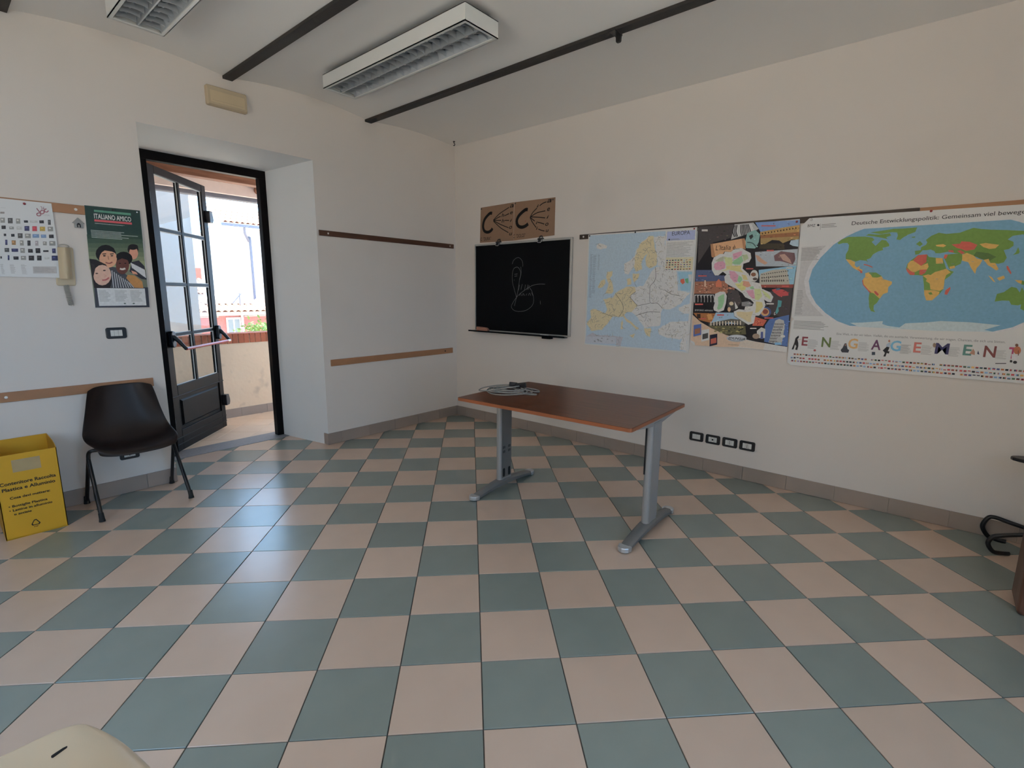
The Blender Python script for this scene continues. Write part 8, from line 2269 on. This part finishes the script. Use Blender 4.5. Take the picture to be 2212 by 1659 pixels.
["S",3,[120,64,74],5,[-3710,2030,-3698,2006]],
["T",3,[110,70,78],"36",-3690,-3671,2022,22,0,0],
["T",3,[150,146,146],"EDILIZIA",-3706,-3651,1988,9,0,0],
["B",2,[140,136,134],-3920,-3905,1670,1607,12,0.35],
["B",2,[140,136,134],-3878,-3851,1670,1612,11,0.35],
["B",2,[140,136,134],-3827,-3799,1672,1610,12,0.35],
["P",2,[150,146,144],[-3771,1661,-3655,1666,-3657,1621,-3774,1616]],
["B",3,[130,126,124],-3769,-3661,1658,1624,9,0.35],
["B",2,[120,116,114],-3878,-3843,2014,2012,1,0.35],
["P",2,[120,112,108],[-3881,1987,-3862,1989,-3864,1978,-3883,1976]]],
}
# ================================================================== posters, maps, blackboard
def lin(c): return [((v / 255 + .055) / 1.055) ** 2.4 if v > 10 else v / 255 / 12.92 for v in c]
def ink_of(c): k = [x / .50 for x in lin(c)]; s = max(1.0, max(k) / .84); return [x / s for x in k]
def print_mat(name, rough):
    m = bpy.data.materials.new(name); m.use_nodes = True; MATS[name] = m
    n = m.node_tree.nodes; l = m.node_tree.links; b = n['Principled BSDF']; b.inputs['Roughness'].default_value = rough; b.inputs['Specular IOR Level'].default_value = .2
    at = n.new('ShaderNodeVertexColor'); at.layer_name = 'print'
    tc = n.new('ShaderNodeTexCoord'); nz = n.new('ShaderNodeTexNoise'); nz.inputs['Scale'].default_value = 60; nz.inputs['Detail'].default_value = 4
    l.new(tc.outputs['Object'], nz.inputs['Vector'])
    mr = n.new('ShaderNodeMapRange'); mr.inputs['To Min'].default_value = .86; mr.inputs['To Max'].default_value = 1.14; l.new(nz.outputs['Fac'], mr.inputs['Value'])
    hs = n.new('ShaderNodeHueSaturation'); hs.inputs['Saturation'].default_value = .9; l.new(mr.outputs['Result'], hs.inputs['Value']); l.new(at.outputs['Color'], hs.inputs['Color']); l.new(hs.outputs['Color'], b.inputs['Base Color'])
print_mat('print', .45); print_mat('print_gloss', .38)
mat('paper_white', (0.84, 0.83, 0.82), .5, .02, 6)
mat('paper_map', (0.80, 0.79, 0.77), .42, .02, 6)
mat('paper_brown', (0.30, 0.185, 0.12), .85, .07, 25, .05)
mat('pin_red', (0.30, 0.02, 0.025), .35); mat('pin_dark', (0.03, 0.025, 0.022), .35)
mat('board_black', (0.004, 0.004, 0.0045), .55, .25, 3, spec=.12)
mat('board_frame', (0.50, 0.50, 0.48), .35, .06, 8, metal=.5)
mat('clip_steel', (0.55, 0.56, 0.58), .25, .1, metal=.9)
mat('eraser_felt', (0.42, 0.20, 0.14), .85, .12, 20)
mat('chalk_white', (0.80, 0.80, 0.78), .9)
PAL = [(150, 44, 50), (40, 40, 46), (60, 70, 110), (190, 188, 184), (170, 130, 60), (70, 96, 70), (120, 60, 54), (36, 36, 40), (150, 90, 50), (110, 140, 170)]
def triangulate(pts):
    from mathutils.geometry import tessellate_polygon
    return [list(t) for t in tessellate_polygon([[Vector((a, b, 0)) for a, b in pts]])]
def build_print(name, items, parent, wall, org, base, mat_='print'):
    """items in wall millimetres -> thin ink layers just proud of the sheet (base = distance of sheet face from wall)."""
    V = []; Fc = []; Cc = []; cnt = [0]
    def put(pts, faces, layer, col):
        o = len(V); d = base + .00018 + layer * .00016 + cnt[0] * 2e-6; cnt[0] += 1
        for a, b in pts: V.append(((d if wall == 'L' else a) - org[0], (a if wall == 'L' else -d) - org[1], b - org[2]))
        c = ink_of(col)
        for f in faces: Fc.append([o + i for i in f]); Cc.append(c)
    def quad(x0, x1, z0, z1, layer, col): put([(x0, z0), (x1, z0), (x1, z1), (x0, z1)], [(0, 1, 2, 3)], layer, col)
    for e in items:
        k = e[0]
        if k == 'P':
            p = [(e[3][i] / 1000, e[3][i + 1] / 1000) for i in range(0, len(e[3]), 2)]; put(p, triangulate(p), e[1], e[2])
        elif k == 'S':
            p = [Vector((e[4][i] / 1000, e[4][i + 1] / 1000, 0)) for i in range(0, len(e[4]), 2)]
            if len(p) > 2: p = bez(p, 4)
            w_ = e[3] / 2000; pts = []
            for i, q in enumerate(p):
                t = (p[min(i + 1, len(p) - 1)] - p[max(i - 1, 0)]); t = t.normalized() if t.length > 1e-7 else Vector((1, 0, 0)); nn = Vector((-t.y, t.x, 0)) * w_
                pts += [tuple((q + nn)[:2]), tuple((q - nn)[:2])]
            put(pts, [(2 * i, 2 * i + 1, 2 * i + 3, 2 * i + 2) for i in range(len(p) - 1)], e[1], e[2])
        elif k == 'T':
            vv, ff = text_fit(e[3], e[4] / 1000, e[5] / 1000, e[7] / 1000, bold=e[9], shear=e[8]); put([(a, b + e[6] / 1000) for a, b in vv], ff, e[1], e[2])
        elif k == 'B':
            x0, x1, z0, z1, n_, th = [v / 1000 for v in e[3:7]] + [e[7], e[8]]; rnd = random.Random(e[3]); h = (z0 - z1) / n_
            for i in range(n_): z = z0 - h * (i + .7); quad(x0, x0 + (x1 - x0) * rnd.uniform(.62, 1), z, z + h * th, e[1], e[2])
        elif k == 'F':
            x0, x1, z, n_, fw, fh, sd = e[2] / 1000, e[3] / 1000, e[4] / 1000, e[5], e[6] / 1000, e[7] / 1000, e[8]; rnd = random.Random(sd); st = (x1 - x0) / n_; fw = min(fw, st * .7)
            for i in range(n_):
                x = x0 + st * i; a, b, c = (rnd.choice(PAL) for _ in range(3)); m_ = rnd.random()
                if m_ < .4: quad(x, x + fw, z - fh / 2, z, e[1], a); quad(x, x + fw, z, z + fh / 2, e[1], b)
                elif m_ < .7: quad(x, x + fw / 3, z - fh / 2, z + fh / 2, e[1], a); quad(x + fw / 3, x + fw * .67, z - fh / 2, z + fh / 2, e[1], b); quad(x + fw * .67, x + fw, z - fh / 2, z + fh / 2, e[1], c)
                else: quad(x, x + fw, z - fh / 2, z + fh / 2, e[1], a)
    me = bpy.data.meshes.new(name); me.from_pydata(V, [], Fc); me.materials.append(MATS[mat_])
    at = me.color_attributes.new('print', 'FLOAT_COLOR', 'CORNER')
    for p, c in zip(me.polygons, Cc):
        for li in p.loop_indices: at.data[li].color = (*c, 1)
    return stuff(link(name, me, parent))
def sheet_poster(name, label, cat, wall, outline, key, mt, group=None, base=.0016, gloss='print', pins=(), wave=0.0, part='printed_picture'):
    """outline: sheet corners in wall metres."""
    a = sum(p[0] for p in outline) / len(outline); b = min(p[1] for p in outline)
    org = (0, a, b) if wall == 'L' else (a, 0, b)
    t = thing(name, label, cat, org, 0, group)
    m = MB(); m.prism([(p[0] - a, p[1] - b) for p in outline], .0004 if wall == 'L' else -.0004, base if wall == 'L' else -base, 'x' if wall == 'L' else 'y')
    m.build('sheet', mt, t)
    build_print(part, PD[key], t, wall, org, base, gloss)
    for (x, z, pm) in pins:
        if wall == 'L': M = Matrix.Translation((base, x - a, z - b)) @ Matrix.Rotation(math.pi / 2, 4, 'Y')
        else: M = Matrix.Translation((x - a, -base, z - b)) @ Matrix.Rotation(math.pi / 2, 4, 'X')
        MB().lathe([(.0065, 0.0005), (.0075, .004), (.005, .009), (.001, .010)], 10, M).build('push_pin', pm, t, smooth=True)
    return t
OFF = .0135     # sheets hang over the 12 mm wall strip
sheet_poster('world_map', 'large world map poster with coloured letters and flags, rightmost on the right wall', 'poster', 'R',
    [(3.735, 2.073), (3.687, 2.021), (3.685, 1.364), (3.704, 1.345), (3.688, 1.325), (3.690, 1.015), (3.716, .996), (5.18, 1.008), (5.18, 2.052)], 'world', 'paper_white', 'posters on the right wall', OFF, 'print_gloss', [(3.75, 2.060, 'clip_steel'), (4.42, 2.058, 'pin_red')])
sheet_poster('europe_map', 'pale blue map of Europe beside the blackboard', 'poster', 'R', [(1.866, 2.080), (2.918, 2.072), (2.918, 1.020), (1.864, 1.021)], 'europe', 'paper_map', 'posters on the right wall', OFF, 'print', [(1.882, 2.067, 'pin_dark'), (2.895, 2.06, 'pin_red'), (2.36, 2.068, 'pin_dark')])
sheet_poster('italy_poster', 'dark collage poster with a map of Italy between the two other maps', 'poster', 'R', [(2.926, 2.064), (3.672, 2.072), (3.676, 1.100), (2.955, 1.096), (2.947, 1.112), (2.930, 1.115)], 'italy', 'paper_white', 'posters on the right wall', OFF + .0008, 'print_gloss', [(3.655, 2.055, 'pin_red')])
sheet_poster('letter_sheet', 'left brown paper sheet with letter C and vowels above the blackboard', 'poster', 'R', [(.422, 2.470), (.914, 2.478), (.912, 2.082), (.408, 2.086)], 'c_hard', 'paper_brown', 'brown letter sheets', .002, 'print', [(.435, 2.455, 'pin_dark')], part='lettering')
sheet_poster('letter_sheet', 'right brown paper sheet with letter C and vowels above the blackboard', 'poster', 'R', [(.918, 2.478), (1.458, 2.470), (1.457, 2.102), (.914, 2.082)], 'c_soft', 'paper_brown', 'brown letter sheets', .0012, 'print', [(.935, 2.463, 'pin_dark'), (1.43, 2.45, 'pin_dark')], part='lettering')
sheet_poster('italian_course_poster', 'dark green poster with four smiling people beside the door', 'poster', 'L', [(-3.465, 2.080), (-3.150, 2.083), (-3.158, 1.392), (-3.480, 1.392)], 'amico', 'paper_white', 'posters on the left wall', OFF, 'print_gloss', [(-3.17, 2.07, 'clip_steel'), (-3.31, 2.07, 'pin_dark')])
sheet_poster('picture_chart', 'white picture chart with rows of small objects at the left edge', 'poster', 'L', [(-4.42, 2.066), (-3.634, 2.070), (-3.635, 1.592), (-4.42, 1.592)], 'abc', 'paper_white', 'posters on the left wall', OFF, 'print', [(-3.765, 2.05, 'pin_red')])
# ---- blackboard
bb = thing('blackboard', 'black chalkboard with aluminium frame and chalk drawing', 'blackboard', (1.019, 0, 1.075))
bx0, bx1, bz0, bz1 = .349 - 1.019, 1.690 - 1.019, .012, .995
MB().box(bx0 + .01, bx1 - .01, -.022, -.004, bz0 + .01, bz1 - .01).build('writing_surface', 'board_black', bb)
fw_ = .022
for nm, (x0, x1, z0, z1) in (('frame_rail', (bx0, bx1, bz1 - fw_, bz1)), ('frame_rail', (bx0, bx1, bz0, bz0 + .012)), ('frame_rail', (bx0, bx0 + .014, bz0 + .012, bz1 - fw_)), ('frame_rail', (bx1 - fw_, bx1, bz0 + .012, bz1 - fw_))):
    MB().box(x0, x1, -.030, -.0008, z0, z1).build(nm, 'board_frame', bb, bevel=.003)
MB().prism([(-.030, .0), (-.095, .0), (-.095, .016), (-.090, .016), (-.088, .006), (-.030, .006)], bx0 - .045, bx1 - .02, 'x').build('chalk_tray', 'board_black', bb)
MB().box(.36, .47, -.085, -.03, -.022, 0).build('tray_bracket', 'board_black', bb, bevel=.004)
o = build_print('chalk_drawing', PD['chalk'], bb, 'R', (1.019, 0, 1.075), .0221)
for cx_ in (.71, 1.295):
    c = bpy.data.objects.new('binder_clip', None); COL.objects.link(c); c.location = (cx_, -.0, 2.070); tag(c, 'steel bulldog clip on the blackboard frame, %s one' % ('left' if cx_ < 1 else 'right'), 'clip', 'clips on the blackboard')
    m = MB(); m.prism([(-.034, -.028), (-.034, .002), (-.026, .012), (-.006, .012), (-.0008, .002), (-.0008, .001), (-.031, .001), (-.031, -.028)], -.032, .032, 'x'); m.build('jaw', 'black_plastic', c)
    for s in (-1, 1):
        m = MB(); m.tube(bez([(-.022, -.034, -.004), (-.026, -.042, -.022), (-.01, -.045, -.034), (0, -.043, -.030)] if s < 0 else [(.022, -.034, -.004), (.028, -.042, -.024), (.012, -.045, -.036), (.004, -.043, -.030)], 5), .004, 6); m.build('wire_arm', 'clip_steel', c, smooth=True)
    m = MB(); m.tube(bez([(-.024, -.014, .010), (-.012, -.012, .034), (.012, -.012, .034), (.024, -.014, .010)], 5), .004, 6); m.build('wire_arm', 'black_plastic', c, smooth=True)
er = thing('board_eraser', 'reddish felt board eraser standing on the chalk tray', 'eraser', (.505, -.060, 1.081))
MB().prism([(-.085, 0), (.09, 0), (.09, .030), (.060, .046), (-.085, .052)], -.018, .018, 'y').build('felt', 'eraser_felt', er, bevel=.004)
MB().box(-.083, .055, -.0195, -.018, .006, .040).build('worn_face', 'eraser_felt', er)
ck = thing('chalk_stick', 'white chalk stick lying at the right end of the chalk tray', 'chalk', (1.40, -.062, 1.088))
MB().tube([(-.05, 0, 0), (-.02, 0, .0005), (.05, 0, 0)], [.0058, .006, .0055], 10).build('stick', 'chalk_white', ck, smooth=True)
MB().tube([(.05, 0, 0), (.056, 0, 0)], [.0055, .003], 10).build('worn_tip', 'chalk_white', ck, smooth=True)
